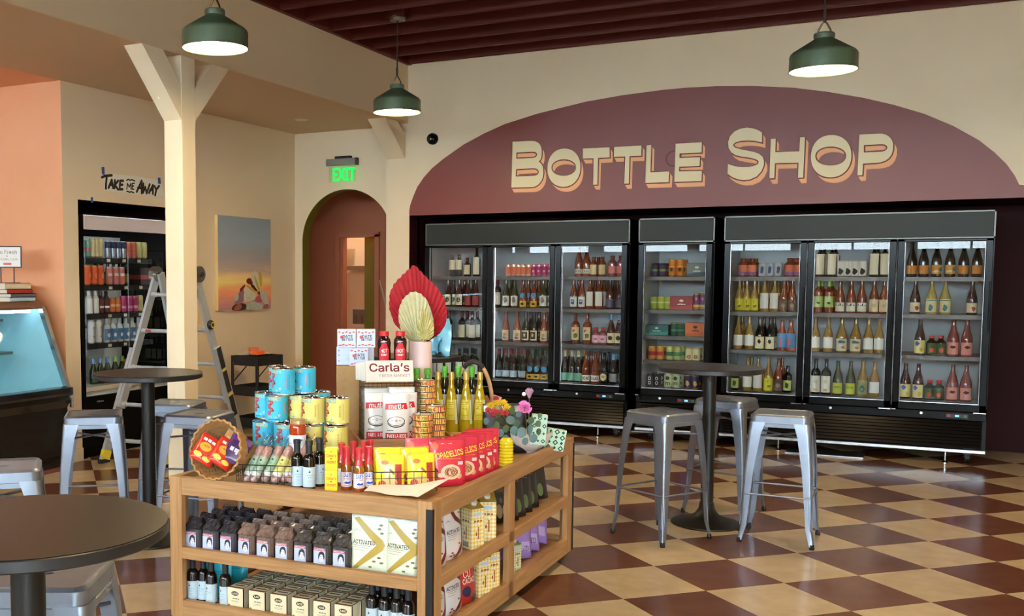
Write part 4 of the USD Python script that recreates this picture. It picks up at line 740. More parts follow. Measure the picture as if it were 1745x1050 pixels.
for S, nm in ((front, 'front'), (rear, 'rear')):
    for s_ in (-1, 1):
        a, b = S[s_]; outer = obj('rail', rail(lerp(a, b, -.02), lerp(a, b, .72), .075, .026), al, ld)
        o = obj('rail', rail(lerp(np.add(a, (s_ * .03, 0, 0)), np.add(b, (s_ * .03, 0, 0)), .40), np.add(b, (s_ * .03, 0, 0)), .085, .028), al, ld)
        obj('foot', rail(lerp(np.add(b, (s_ * .03, 0, 0)), a, .055), np.add(b, (s_ * .03, 0, -.015)), .09, .034), yel, o, label='yellow plastic foot')
        obj('foot_pad', rail(np.add(b, (s_ * .03, 0, .015)), np.add(b, (s_ * .03, 0, -.019)), .10, .038), rubber, o)
    for t_ in (.10, .30, .50, .70, .89):
        a, b = lerp(*S[-1], t_), lerp(*S[1], t_)
        if t_ > .45: a, b = np.add(a, (-.02, 0, 0)), np.add(b, (.02, 0, 0))
        d = np.array([.022, 0, 0]); rr_ = rail(np.add(a, d * 0), b, .04, .03) if 0 else cat_([cyl(a, b, .017, 10), cyl(lerp(a, b, .02), lerp(a, b, .12), .023, 10), cyl(lerp(a, b, .88), lerp(a, b, .98), .023, 10)])
        obj('rung', rr_, al, ld, 40)
for s_, x in ((-1, -5.735), (1, -5.29)):
    h_ = obj('hinge', move_m(lathe([(0, -.03), (.062, -.03), (.068, -.024), (.068, .024), (.062, .03), (0, .03)], 28), (x, hy + .015, hz + .02), ry=math.pi / 2), mat('hinge_steel', (176, 170, 158), .25, metal=1.), ld, 30)
    obj('hinge_knob', move_m(lathe([(0, -.045), (.02, -.045), (.02, .045), (0, .045)], 16), (x, hy + .015, hz + .02), ry=math.pi / 2), black_matte, h_)
st = obj('warning_label', cat_([rail(lerp(np.add(rear[1][0], (.044, -.002, 0)), np.add(rear[1][1], (.046, -.002, 0)), a_), lerp(np.add(rear[1][0], (.044, -.002, 0)), np.add(rear[1][1], (.046, -.002, 0)), b_), .06, .002) for a_, b_ in ((.40, .52), (.53, .66), (.68, .80))]), mat('label_black', (40, 38, 36), .5), ld, label='black printed warning labels')
obj('warning_label', cat_([rail(lerp(np.add(rear[1][0], (.0445, -.002, 0)), np.add(rear[1][1], (.0465, -.002, 0)), a_), lerp(np.add(rear[1][0], (.0445, -.002, 0)), np.add(rear[1][1], (.0465, -.002, 0)), a_ + .012), .06, .0024) for a_ in (.525, .67)]), yel, ld)
kn = lerp(*rear[1], .27); obj('lock_knob', move_m(lathe([(0, 0), (.04, 0), (.042, .012), (.03, .03), (0, .03)], 20), (kn[0] + .013, kn[1], kn[2]), ry=math.pi / 2), black_matte, ld, 30)
obj('lock_knob_mark', move_m(lathe([(.016, .031), (.026, .031), (.026, .033), (.016, .033)], 16), (kn[0] + .013, kn[1], kn[2]), ry=math.pi / 2), yel, ld)
sw = at(186, 555, 1, lerp(*front[-1], .30)[1]); a = lerp(*front[-1], .30)
obj('sticker', bx(a[0] + .05, a[0] + .11, a[1] - .019, a[1] - .0172, a[2] - .008, a[2] + .008), mat('sticker_red', (190, 40, 50), .5), ld)

# ================================================================ utility cart
ct = thing('utility_cart', 'black three-tier metal utility cart against the wall by the painting', 'cart', (-5.74, 8.52, 0), RD(-6)); cw, cd = .155, .19
for z in (.665, .37, .06):
    tr_ = obj('tray', cat_([bx(-cw, cw, -cd, cd, z, z + .004), bx(-cw, cw, -cd, -cd + .004, z, z + .095), bx(-cw, cw, cd - .004, cd, z, z + .095), bx(-cw, -cw + .004, -cd, cd, z, z + .095), bx(cw - .004, cw, -cd, cd, z, z + .095)]), black_matte, ct)
    obj('bolt', cat_([cyl((sx * (cw - .016), -cd - .003, z + .02), (sx * (cw - .016), -cd, z + .02), .006, 8) for sx in (-1, 1)]), steel, tr_)
for sx in (-1, 1):
    for sy in (-1, 1):
        obj('leg', bx(sx * cw - .014, sx * cw + .014, sy * cd - .008, sy * cd + .008, .03, .76, .002), black_matte, ct)
        obj('caster', move_m(lathe([(0, -.01), (.03, -.01), (.03, .01), (0, .01)], 14), (sx * cw, sy * cd, .03), ry=math.pi / 2), rubber, ct)
for sx, z in ((-1, .5), (1, .55)): obj('brace', cat_([cyl((sx * cw, -cd + .01, z), (sx * cw, .02, z + .14), .006, 6)]), black_matte, ct)
pp = thing('paper_sheets', 'loose sheets of paper lying across the top of the utility cart', 'paper', (-5.75, 8.50, .7615), RD(10))
rg = np.random.default_rng(3)
for k in range(3):
    gx, gy = np.meshgrid(np.linspace(-.11, .11, 7), np.linspace(-.15, .15, 7)); gz = .004 + .006 * k + .012 * np.abs(np.sin(gx * 14 + k) * np.cos(gy * 9 + k * 2))
    V = np.c_[gx.ravel() + .03 * (k - 1), gy.ravel(), gz.ravel()]; Fc = [(i * 7 + j, i * 7 + j + 1, i * 7 + j + 8) for i in range(6) for j in range(6)] + [(i * 7 + j, i * 7 + j + 8, i * 7 + j + 7) for i in range(6) for j in range(6)]
    sh = trimesh.Trimesh(V, Fc, process=False); sh.apply_transform(mtx(rz=.3 * k)); lo = sh.copy(); lo.vertices[:, 2] -= .0008; lo.invert()
    obj('sheet', cat_([sh, lo]), mat('paper_white', (226, 222, 212), .7), pp, True)
lv = thing('spirit_level', 'bright orange tool box end on the top of the utility cart', 'tool', (-5.64, 8.33, .778), RD(-8))
obj('body', bx(-.055, .055, -.02, .09, -.0, .038, .003), mat('tool_orange', (236, 104, 40), .4), lv); obj('face', bx(-.045, .045, -.0215, -.019, .004, .034, .001), mat('tool_orange_light', (250, 122, 56), .4), lv)
tp = thing('tape_roll', 'orange tape roll lying among papers on the utility cart', 'tape', (-5.78, 8.52, .80), 0)
obj('roll', lathe([(.022, 0), (.05, 0), (.05, .03), (.022, .03), (.022, 0)], 24), mat('tape_orange', (226, 96, 60), .5), tp)
jr = thing('paper_cup', 'small tan cup on the middle tray of the utility cart', 'cup', (-5.66, 8.40, .3745))
obj('cup', lathe([(0, 0), (.026, 0), (.032, .055), (.030, .055), (.024, .004), (0, .004)], 20), mat('cup_tan', (190, 170, 140), .6), jr, 40)
pole = thing('wooden_pole', 'thin wooden pole leaning by the arched doorway', 'pole', (0, 0, 0))
a_, b_ = at(647, 477, 1, YE + .62), at(661.5, 535, 1, YE + .59); d_ = (b_ - a_) / (a_[2] - b_[2]); f_ = b_ + d_ * b_[2]
obj('shaft', cyl(a_, (f_[0], f_[1], .004), .012, 10), mat('pole_wood', (176, 150, 120), .5), pole)

# ================================================================ deli case
dc = thing('deli_case', 'black deli display case with slanted glass front beside the peach wall', 'display case', (0, 0, 0)); ye0, ye1 = 3.6, 6.08
def xz(poly, y0, y1): return prism(poly, y1 - y0, 'xz', y1)
obj('base', cat_([xz([(-6.75, .0), (-5.93, .0), (-5.93, .10), (-5.90, .12), (-5.90, .50), (-5.86, .56), (-5.86, .60), (-6.75, .60)], ye0, ye1)]), mat('case_black', (18, 17, 18), .22, coat=.3), dc)
obj('bumper', cat_([xz([(-5.90, .60), (-5.845, .60), (-5.84, .62), (-5.845, .66), (-5.90, .67)], ye0, ye1 + .005)]), mat('case_gloss', (26, 25, 26), .1, coat=.5), dc)
gf0, gt = (-5.87, .67), (-6.135, 1.29)
obj('front_glass', xz([gf0, (gf0[0] - .006, .67), (gt[0] - .006, gt[1]), gt], ye0, ye1 - .03), glassmat('case_glass', (.88, .96, .97), (1, 1, 1), 0., 1.5), dc)
obj('end_panel', xz([(-6.74, .61), (-5.89, .61), (-5.90, .66), (-6.155, 1.275), (-6.74, 1.275)], ye1 - .03, ye1 - .012), mat('case_liner', (176, 214, 226), .5), dc)
obj('end_frame', cat_([xz([(-5.865, .66), (-5.905, .66), (-6.165, 1.29), (-6.12, 1.29)], ye1 - .035, ye1 + .004), xz([(-6.75, .60), (-5.86, .60), (-5.87, .67), (-6.75, .67)], ye1 - .02, ye1 + .004)]), chrome, dc)
obj('corner_post', bx(-5.875, -5.845, ye1 - .005, ye1 + .012, .50, .66, .003), chrome, dc)
obj('top_cap', xz([(-6.75, 1.335), (-6.19, 1.335), (-6.13, 1.29), (-6.12, 1.275), (-6.75, 1.275)], ye0, ye1 + .02), mat('case_bronze', (132, 112, 92), .3, metal=.7), dc)
tealin = mat('case_liner', (176, 214, 226), .5)
obj('liner', cat_([bx(-6.72, -6.70, ye0, ye1 - .035, .60, 1.275), bx(-6.70, -5.91, ye0, ye1 - .035, .60, .612)]), tealin, dc, label='pale blue interior lining')
for z, x in ((.93, -6.16), (1.18, -6.26)): obj('shelf', bx(-6.70, x, ye0, ye1 - .30, z, z + .022, .002), steel, dc)
lampc = obj('light_tube', cyl((-6.22, ye0, 1.255), (-6.22, ye1 - .06, 1.255), .012, 8), mat('tube_lamp', (255, 255, 255), .5, emit=((215, 242, 255), 7.)), dc)
obj('foot_rail', bx(-5.93, -5.90, ye0, ye1, .0, .03, .002), mat('rail_plum', (110, 60, 56), .4), dc)
# books and a little sign on the case
zz = 1.3352; yb0 = 5.93
bks = [('pale blue', (176, 200, 216), .033, .0), ('dark grey', (92, 96, 104), .027, .01), ('red', (168, 52, 44), .034, -.03), ('cream floral', (214, 200, 170), .048, -.05)]
for nm, c, h_, dx in bks:
    b_ = thing('cookbook', f'{nm} hardback book in the stack on the deli case', 'book', (-6.36 + dx, yb0, zz))
    obj('pages', bx(-.14, .155, -.125, .125, .003, h_ - .003), mat('book_pages', (226, 216, 196), .7), b_)
    obj('cover', cat_([bx(-.145, .16, -.13, .13, 0, .003), bx(-.145, .16, -.13, .13, h_ - .003, h_), bx(.156, .16, -.13, .13, 0, h_), ]), mat('book_' + nm.replace(' ', '_'), c, .5), b_)
    zz += h_ + .0003
sgn = thing('counter_sign', 'small white sign in a black frame standing on the books', 'sign', (-6.33, yb0 - .03, zz), RD(38))
for sx in (-.05, .05): obj('leg', bx(sx - .004, sx + .004, -.006, .006, 0, .125), black_matte, sgn)
obj('stand', bx(-.09, .09, -.03, .05, 0, .004, .001), black_matte, sgn)
obj('frame', cat_([bx(-.11, .11, -.008, .008, .12, .128), bx(-.11, .11, -.008, .008, .282, .29), bx(-.11, -.102, -.008, .008, .12, .29), bx(.102, .11, -.008, .008, .12, .29)]), black_matte, sgn)
sp = obj('sign_board', bx(-.103, .103, -.004, .004, .127, .283), mat('sign_white', (232, 230, 228), .5), sgn)
gk = mat('sign_grey', (120, 118, 124), .6)
obj('lettering', cat_([move_m(textm('So Fresh', .032, .0006, False, width=.15), (0, -.0045, .243)), move_m(textm('&', .014, .0006, False), (0, -.0045, .212)), move_m(textm('SO CLEAN, CLEAN', .014, .0006, False, width=.165), (0, -.0045, .185))]), gk, sp)
obj('logo', bx(-.028, .032, -.005, -.004, .143, .158), mat('logo_red', (196, 70, 60), .5), sp)
# blue bag on the far table
bg = thing('gift_bag', 'pale blue plastic bag on the far bar table behind the vase', 'bag', (q4[0] + .17, q4[1] + .05, .983), RD(-28))
bm_ = mat('bag_blue', (120, 196, 226), .25, coat=.4)
def sheetbag(w, h, d, seed, lean=0.):
    rg = np.random.default_rng(seed); n = 9; V = []; Fc = []
    for s_ in (-1, 1):
        for i in range(n):
            for j in range(n):
                u, v = i / (n - 1) * 2 - 1, j / (n - 1); bulge = d * (1 - u * u) * (1 - v) ** .5
                V.append((u * w / 2 * (1 - .15 * v), s_ * (.002 + bulge) + .012 * math.sin(5 * v + 3 * u + seed), v * h + .01 * math.sin(4 * u + seed)))
    for s_ in (0, 1):
        for i in range(n - 1):
            for j in range(n - 1):
                a = s_ * n * n + i * n + j; q = [(a, a + n, a + n + 1), (a, a + n + 1, a + 1)]; Fc += q if s_ == 0 else [f[::-1] for f in q]
    for i in range(n - 1):
        a, b = i * n, n * n + i * n; Fc += [(a, b, b + n), (a, b + n, a + n)]
    for j in range(n - 1):
        for i in (0, n - 1):
            a, b = i * n + j, n * n + i * n + j; q = [(a, b, b + 1), (a, b + 1, a + 1)]; Fc += [f[::-1] for f in q] if i == 0 else q
    m = trimesh.Trimesh(V, Fc, process=False); m.vertices[:, 2] -= m.vertices[:, 2].min(); return m
obj('bag', sheetbag(.20, .26, .03, 2), bm_, bg, True); obj('handle', tube([(-.04, 0, .25), (-.05, .0, .31), (-.01, 0, .345), (.035, 0, .31), (.04, 0, .25)], .004), mat('bag_handle', (206, 226, 230), .4), bg, True)
obj('flap', move_m(sheetbag(.12, .12, .015, 5), (-.06, -.045, .03), ry=.5), mat('bag_blue_dark', (96, 170, 206), .25, coat=.4), bg, True)
# ================================================================ the oak display island
ZR, ZD, ZM, ZL_ = .67, .645, .345, .105
IFL, IFR, IBR = np.array([-2.832, 3.520]), np.array([-1.612, 3.583]), np.array([-1.611, 5.433])
iu, iv = (IFR - IFL), (IBR - IFR); IW, ID = np.linalg.norm(iu), np.linalg.norm(iv); iu /= IW; iv /= ID
def isl(m):
    v = m.vertices; m.vertices = np.c_[v[:, :1] * iu + v[:, 1:2] * iv, v[:, 2]]; return m
def wood(name, axis):
    c, d = (184, 143, 97), (152, 110, 68)
    sc = {'x': (1.2, 14, 26), 'y': (14, 1.2, 26), 'z': (26, 26, 1.0)}[axis]
    return mat(name, c, .48, noise=(3.2, .42, d), stretch=sc, bump=(9, .05), vary=.06)
oakx, oaky, oakz = wood('oak_x', 'x'), wood('oak_y', 'y'), wood('oak_z', 'z')
isd = thing('display_island', 'open oak display island stacked with groceries, black strips at its corners', 'display shelf', (IFL[0], IFL[1], 0))
ib = .002; th = .03
for y0 in (0, ID - th):
    for z0, z1 in ((.592, ZR), (.312, .362), (.05, .128)): obj('rail', isl(bx(.062, IW - .062, y0, y0 + th, z0, z1, ib)), oakx, isd)
    for x0 in (0, IW - .062): obj('post', isl(bx(x0 + (.0 if x0 == 0 else 0), x0 + .062, y0, y0 + th, .05, ZR - (0 if x0 == 0 else 0), ib)), oakz, isd)
for x0 in (.0, IW - th):
    for z0, z1 in ((.592, ZR), (.312, .362), (.05, .128)): obj('rail', isl(bx(x0, x0 + th, th + .062, ID - th - .062, z0, z1, ib)), oaky, isd)
    for y0 in (th + .0, .86, ID - th - .062): obj('post', isl(bx(x0, x0 + th, y0, y0 + (.062 if y0 != .86 else .07), .05, ZR - (.001 if y0 != .86 else .079), ib)), oakz, isd)
blks = mat('black_strip', (18, 17, 17), .5)
for x0, y0 in ((IW - .026, -.001), (-.004, .006), (IW - .006, ID - .016)): obj('corner_strip', isl(bx(x0, x0 + (.027 if x0 > 1 and y0 < 0 else .010), y0 - .0006, y0 + .018, .055, ZR - .03)), blks, isd)
obj('deck', isl(bx(.03, IW - .03, .03, ID - .03, ZD - .02, ZD)), oakx, isd)
for z in (ZM, ZL_): obj('shelf', isl(bx(.03, IW - .03, .03, ID - .03, z - .018, z)), oakx, isd)
obj('divider', isl(bx(.30, IW - .30, .86, .88, .106, .62)), oakx, isd, label='upright panel at the middle')
for x0 in (.1, IW - .1):
    for y0 in (.12, ID - .12): obj('caster', isl(move_m(lathe([(0, -.012), (.024, -.012), (.025, 0), (.024, .012), (0, .012)], 14), (x0, y0, .025), ry=math.pi / 2)), rubber, isd)

# ---- soft packets
def pouch(w, h, d, top='seal', seed=0, wr=.003, nx=13, nz=15):
    """A filled bag standing on z=0, facing -y. Returns (mesh, front) with front(x, z) the y of its face."""
    def prof(u, v):
        a = np.maximum(0., 1 - np.abs(u) ** 2.6) ** .55; b = (1 - v ** 3.2) if top == 'seal' else np.maximum(0., 1 - np.maximum(0, v - .15) ** 2.2)
        return d / 2 * a * np.maximum(b, 0.) * np.minimum(1., .55 + v * 5) + .0012
    def front(x, z):
        x, z = np.atleast_1d(np.asarray(x, float)), np.atleast_1d(np.asarray(z, float))
        u = np.clip(2 * x / w, -1, 1); v = np.clip(z / h, 0, 1)
        return -prof(u, v) - wr * (meshkit.noise(np.c_[x * 30 + seed, z * 22, np.full(len(x), seed * 1.7)]) - .5) * (1 - np.abs(u))
    V = []; Fc = []
    for s_ in (-1, 1):
        for i in range(nx):
            for j in range(nz):
                u = i / (nx - 1) * 2 - 1; v = j / (nz - 1); x = u * w / 2; z = v * h
                y = float(front(x, z)[0]) if s_ < 0 else float(prof(np.array(u), np.array(v))); V.append((x, y, z))
    N = nx * nz
    for s_ in (0, 1):
        for i in range(nx - 1):
            for j in range(nz - 1):
                a = s_ * N + i * nz + j; q = [(a, a + nz, a + nz + 1), (a, a + nz + 1, a + 1)]; Fc += q if s_ == 0 else [f[::-1] for f in q]
    for i in range(nx - 1):
        for j, fl in ((0, 0), (nz - 1, 1)):
            a, b = i * nz + j, N + i * nz + j; q = [(a, b, b + nz), (a, b + nz, a + nz)]; Fc += [f[::-1] for f in q] if fl else q
    for j in range(nz - 1):
        for i in (0, nx - 1):
            a, b = i * nz + j, N + i * nz + j; q = [(a, b, b + 1), (a, b + 1, a + 1)]; Fc += [f[::-1] for f in q] if i == 0 else q
    return trimesh.Trimesh(V, Fc, process=False), front
def lay(m, front, dx=0., dz=0., off=.0006, fine=.012):
    """Lays a flat design (xz plane) on a bag's face."""
    v, f = trimesh.remesh.subdivide_to_size(m.vertices, m.faces, fine, max_iter=12) if fine else (m.vertices, m.faces)
    v = v.copy(); v[:, 0] += dx; v[:, 2] += dz; y = v[:, 1]
    v[:, 1] = front(v[:, 0], v[:, 2]) - off + np.clip(y, -.001, 0)
    return trimesh.Trimesh(v, f, process=False)
def rect(w, h): return prism(sbox(-w / 2, -h / 2, w / 2, h / 2), .0002, 'xz', 0)
def pol(p): return prism(Polygon(p).buffer(0), .0002, 'xz', 0)
def disk(r, sx=1., sz=1., n=8): return prism(shapely.affinity.scale(Point(0, 0).buffer(r, n), sx, sz), .0002, 'xz', 0)
def txt(s, h, w=None, bold=True): return textm(s, h, .0002, bold, width=w)
PC = {}
def pc(c, r=.55, name='ink'): return mat('%s_%d_%d_%d' % ((name,) + tuple(c)), c, r)
film = lambda c, n: mat('film_' + n, c, .3, coat=.35)
GROUP = {}

# ---- cans of tomatoes, four tiers
def tomato_can(nm, c, rot):
    def make():
        t = thing('tomato_can', 'x', 'can'); R, h = .0512, .1190
        obj('tin', lathe([(0, .004), (R - .004, .003), (R - .003, 0), (R + .0006, .001), (R, .005), (R, h - .005), (R + .0006, h - .001), (R - .003, h), (R - .004, h - .004), (R - .012, h - .0045), (R - .014, h - .006), (0, h - .006)], 32), chrome, t, 30)
        w = 2 * math.pi * R; lb = obj('paper_label', wrap(gridrect(w * .999, .006, h - .006, 36), R), mat('can_label_' + nm, c, .5), t, True)
        red, dk = (186, 52, 48), (120, 28, 34); tc = (206, 190, 70) if nm == 'blue' else (90, 170, 190)
        for x0 in (-w * .30, w * .20):
            for k in range(4):
                obj('print', wrap(move_m(disk(.0105 - .001 * (k % 2)), (x0 + .005 * (-1) ** k, 0, .088 - .016 * k)), R, .0006), pc(red), lb)
            obj('print', wrap(cat_([move_m(disk(.005), (x0 + .014, 0, .052)), move_m(disk(.0035), (x0 - .006, 0, .094)), move_m(disk(.003), (x0 + .004, 0, .078)), move_m(disk(.003), (x0 - .005, 0, .062))]), R, .0009), pc(dk), lb)
            obj('print', wrap(cat_([move_m(txt('BIANCO', .014, .055), (x0 + .022, 0, .103)), move_m(scr(3, .04, .008), (x0 + .012, 0, .023))]), R, .0006), pc(tc), lb)
            obj('print', wrap(move_m(scr(6, .055, .004), (x0 + .016, 0, .0125)), R, .0006), pc((40, 60, 70)), lb)
            obj('print', wrap(move_m(disk(.0055), (x0 + .042, 0, .030)), R, .0006), pc((196, 206, 196)), lb)
            side = scr(5, .05, .007); side.apply_transform(mtx(ry=-math.pi / 2)); obj('print', wrap(move_m(side, (x0 + .068, 0, .06)), R, .0006), pc((196, 130, 130) if nm == 'blue' else (200, 140, 60)), lb)
            obj('print', wrap(cat_([move_m(rect(.0012, .07), (x0 + .078 + .004 * k, 0, .058)) for k in range(3)]), R, .0006), pc((60, 120, 150) if nm == 'blue' else (180, 160, 80)), lb)
        return t
    return Kind(make)
CB, CY_ = tomato_can('blue', (60, 184, 222), 0), tomato_can('yellow', (214, 204, 112), 0)
cols = {'A1': (-2.592, 3.90, 1), 'A2': (-2.47, 3.885, 1), 'A3': (-2.338, 3.885, 0), 'A4': (-2.232, 3.925, 0), 'B1': (-2.632, 4.03, 1), 'B2': (-2.43, 4.09, 1), 'F': (-2.335, 3.778, 0)}
tiers = {1: ['A1', 'A2', 'A3', 'A4', 'B1', 'B2', 'F'], 2: ['A1', 'A2', 'A3', 'A4', 'B1', 'B2']}
T3 = [(-2.632, 3.978, 1, 'far-left blue'), (-2.528, 3.906, 1, 'blue with its side text showing'), (-2.447, 3.975, 0, 'yellow, half hidden'), (-2.343, 3.916, 0, 'yellow, middle of three'), (-2.242, 3.958, 0, 'yellow, nearest the wire rack'), (-2.434, 4.125, 1, 'blue, behind the yellow ones')]
T4 = [(-2.572, 4.005, 1, 'rearmost'), (-2.502, 3.926, 1, 'frontmost'), (-2.458, 4.034, 1, 'nearest the arch')]
vd = lambda x, y: math.atan2(-x, y)     # turn that faces the camera
def putcan(x, y, z, blue, label, turn): (CB if blue else CY_).put(label, (x, y, z), vd(x, y) + turn, 'stacked tomato cans')
tn = {'A1': 1.25, 'A2': 1.35, 'A3': .9, 'A4': .75, 'B1': .3, 'B2': .4, 'F': .2}
nmc = {'A1': 'first in the row', 'A2': 'second in the row', 'A3': 'third in the row', 'A4': 'fourth in the row, by the mustard', 'B1': 'behind the first', 'B2': 'behind the second', 'F': 'under the sauce jar'}
for k, ids in tiers.items():
    for i in ids:
        x, y, b = cols[i]; putcan(x, y, ZD + .0003 + (k - 1) * .1195, b, f"{'blue' if b else 'yellow'} tomato can, {'bottom' if k == 1 else 'second'} tier, {nmc[i]}", tn[i])
for x, y, b, l in T3: putcan(x, y, ZD + .0003 + 2 * .1195, b, f'tomato can on the third tier, {l}', .75 if not b else (1.3 if y < 3.95 else .9))
for x, y, b, l in T4: putcan(x, y, ZD + .0003 + 3 * .1195, b, f'blue tomato can on the top tier, {l}', .72)

# ---- front row: vinegar, mustard, hot sauce, sauce jar
glass_dark = mat('glass_dark', P['dark'], .10, spec=.6, coat=.4)
def make_vin():
    t = thing('vinegar_bottle', 'x', 'bottle'); R, h = .0262, .205
    obj('body', lathe([(0, 0), (R - .003, 0), (R, .004), (R, .125), (R - .003, .137), (.013, .15), (.0115, .155), (.0115, .2), (0, .2)], 24), mat('glass_dark', P['dark'], .1), t, 40)
    lb = obj('label', wrap(gridrect(.135, .012, .096, 20), R), mat('vin_label', (186, 206, 218), .6), t, True)
    obj('print', wrap(cat_([move_m(pol([(-.004, -.005), (.004, -.005), (0, .006)]), (-.004, 0, .078)), move_m(pol([(-.004, -.005), (.004, -.005), (0, .006)]), (.05, 0, .078))]), R, .0007), pc((40, 60, 70)), lb)
    obj('print', wrap(cat_([move_m(scr(4, .032, .003), (0, 0, .062)), move_m(scr(3, .02, .003), (0, 0, .052)), move_m(rect(.028, .0008), (0, 0, .04)), move_m(rect(.02, .0008), (0, 0, .034))]), R, .0007), pc((130, 160, 180)), lb)
    obj('cap', lathe([(0, .150), (.0135, .150), (.0138, .186), (.0155, .187), (.0155, .2045), (.0145, .206), (0, .206)], 20), mat('cap_black', (30, 33, 38), .5), t, 30)
    return t
VIN = Kind(make_vin)
for (x, y), l in zip([(501, 833.5), (521.4, 835.5), (539, 830)], ('beside the salami basket', 'in front of the sauce jar', 'beside the yellow mustard tins')):
    q = at(x, y, 2, ZD); VIN.put(f'dark vinegar bottle with pale blue label, {l}', (q[0], q[1] + .026, ZD + .0004), vd(*q[:2]) + (.2 if x < 530 else .75), 'vinegar bottles')
q = at(514, 824, 2, ZD); VIN.put('dark vinegar bottle standing behind three others', (q[0] - .004, q[1] + .030, ZD + .0004), 0, 'vinegar bottles')
jar = thing('sauce_jar', 'glass jar of red pepper sauce with a white label among the tomato cans', 'jar', (-2.335, 3.775, ZD + .1199), vd(-2.335, 3.775))
obj('body', lathe([(0, 0), (.034, 0), (.0375, .006), (.0375, .115), (.034, .13), (.031, .136), (0, .136)], 28), mat('sauce_red', (172, 58, 20), .12, coat=.5), jar, 40)
lb = obj('label', wrap(gridrect(.16, .02, .09, 24), .0375), mat('jar_label', (214, 220, 232), .6), jar, True); obj('print', wrap(move_m(scr(3, .04, .010), (0, 0, .07)), .0375, .0008), pc((70, 110, 170)), lb)
obj('lid', lathe([(0, .136), (.033, .136), (.034, .138), (.034, .152), (.032, .154), (0, .154)], 28), mat('jar_lid', (206, 176, 130), .3, metal=.6), jar, 30)
yel2 = (244, 214, 40)
def make_mustard():
    t = thing('mustard_tin', 'x', 'tin'); w, d, h = .026, .019, .0945
    obj('tin', bx(-w, w, -d, d, 0, h - .006, .003), mat('mustard_yellow', yel2, .3, coat=.3), t); obj('lid', bx(-w - .0006, w + .0006, -d - .0006, d + .0006, h - .014, h, .004), mat('mustard_lid', (248, 226, 70), .3, coat=.3), t)
    for f, q in ((0, d), (math.pi / 2, w)):
        ww = w if f == 0 else d
        obj('print', move_m(cat_([move_m(txt('Colman\u2019s', .012, 1.5 * ww), (0, -q - .0004, .062)), move_m(txt('Mustard', .012, 1.4 * ww), (0, -q - .0004, .036))]), rz=f), pc((206, 70, 30)), t)
        obj('print', move_m(cat_([move_m(disk(.0032), (0, -q - .0004, .049)), move_m(rect(ww * 1.8, .0008), (0, -q - .0004, .008)), move_m(pol([(-.003, 0), (.003, 0), (0, .005)]), (0, -q - .0004, .076))]), rz=f), pc((120, 90, 30)), t)
    return t
MUS = Kind(make_mustard); q = at(561, 841, 2, ZD)
MUS.put('yellow mustard tin at the bottom of the stack of two', (q[0], q[1] + .018, ZD + .0004), RD(26)); MUS.put('yellow mustard tin on top of another', (q[0] + .001, q[1] + .018, ZD + .0952), RD(24))
def make_zab():
    t = thing('hot_sauce_bottle', 'x', 'bottle'); R = .0228
    obj('body', lathe([(0, 0), (R - .002, 0), (R, .004), (R, .085), (.019, .105), (.0125, .128), (.0105, .138), (.0105, .165), (0, .165)], 22), mat('sauce_amber', (150, 88, 18), .08, coat=.6), t, 40)
    obj('settled_sauce', lathe([(R + .0002, .003), (R + .0003, .012), (R, .013)], 22), mat('sauce_orange', (168, 62, 20), .2), t, True)
    lb = obj('label', wrap(gridrect(.128, .016, .076, 20), R), mat('zab_label', (222, 222, 232), .55), t, True)
    obj('print', wrap(cat_([move_m(txt('ZAB\u2019S', .015, .030), (0, 0, .065)), move_m(pol([(-.014, -.003), (-.004, .004), (.004, .001), (.015, .004), (.015, -.005), (-.002, -.006)]), (0, 0, .034))]), R, .0007), pc((36, 66, 190)), lb)
    obj('print', wrap(cat_([move_m(txt('HOT SAUCE', .006, .03), (0, 0, .050)), move_m(scr(4, .024, .003), (0, 0, .022))]), R, .0007), pc((196, 80, 90)), lb)
    obj('cap', lathe([(.019, .108), (.0142, .126), (.0122, .138), (.012, .160), (.0138, .1605), (.0142, .180), (.013, .182), (0, .182)], 20), mat('cap_red', (206, 46, 58), .35, coat=.3), t, 30)
    return t
ZAB = Kind(make_zab)
for (x, y), l in zip([(586, 836), (607.5, 839), (624, 836)], ('first in the front row', 'second in the front row', 'third, beside the yellow bags')):
    q = at(x, y, 2, ZD); ZAB.put(f'red-capped hot sauce bottle, {l}', (q[0], q[1] + .022, ZD + .0004), vd(*q[:2]) + .1, 'hot sauce bottles')
for (x, y), l in zip([(577, 829), (597, 825), (615, 825), (626, 822)], ('beside the mustard tins', 'second in the back row', 'third in the back row', 'last in the back row')):
    q = at(x, y, 2, ZD); ZAB.put(f'red-capped hot sauce bottle, {l}', (q[0], q[1] + .028, ZD + .0004), vd(*q[:2]) + .5, 'hot sauce bottles')

# ---- wire baskets
wire = mat('black_wire', (24, 23, 23), .4, metal=.3)
def wire_basket(w, d, h, nx, nz, ny, flare=1.06, open_front=False):
    P_ = lambda u, v, z: (u * w / 2 * (1 + (flare - 1) * z / h), v * d / 2 * (1 + (flare - 1) * z / h), z)
    segs, rim = [], []
    for k in range(nz + 1):
        z = h * k / nz; c = [P_(-1, -1, z), P_(1, -1, z), P_(1, 1, z), P_(-1, 1, z)]
        (rim if k == nz else segs).extend((c[i], c[(i + 1) % 4]) for i in range(4) if not (open_front and i == 0 and 1 < k < nz))
    for i in range(nx + 1):
        u = i / nx * 2 - 1; segs += ([] if open_front and 0 < i < nx else [(P_(u, -1, 0), P_(u, -1, h))]) + [ (P_(u, 1, 0), P_(u, 1, h)), (P_(u, -1, 0), P_(u, 1, 0))]
    for j in range(1, ny): v = j / ny * 2 - 1; segs += [(P_(-1, v, 0), P_(-1, v, h)), (P_(1, v, 0), P_(1, v, h))]
    return bars(segs, .0011, 5), bars(rim, .0022, 6)
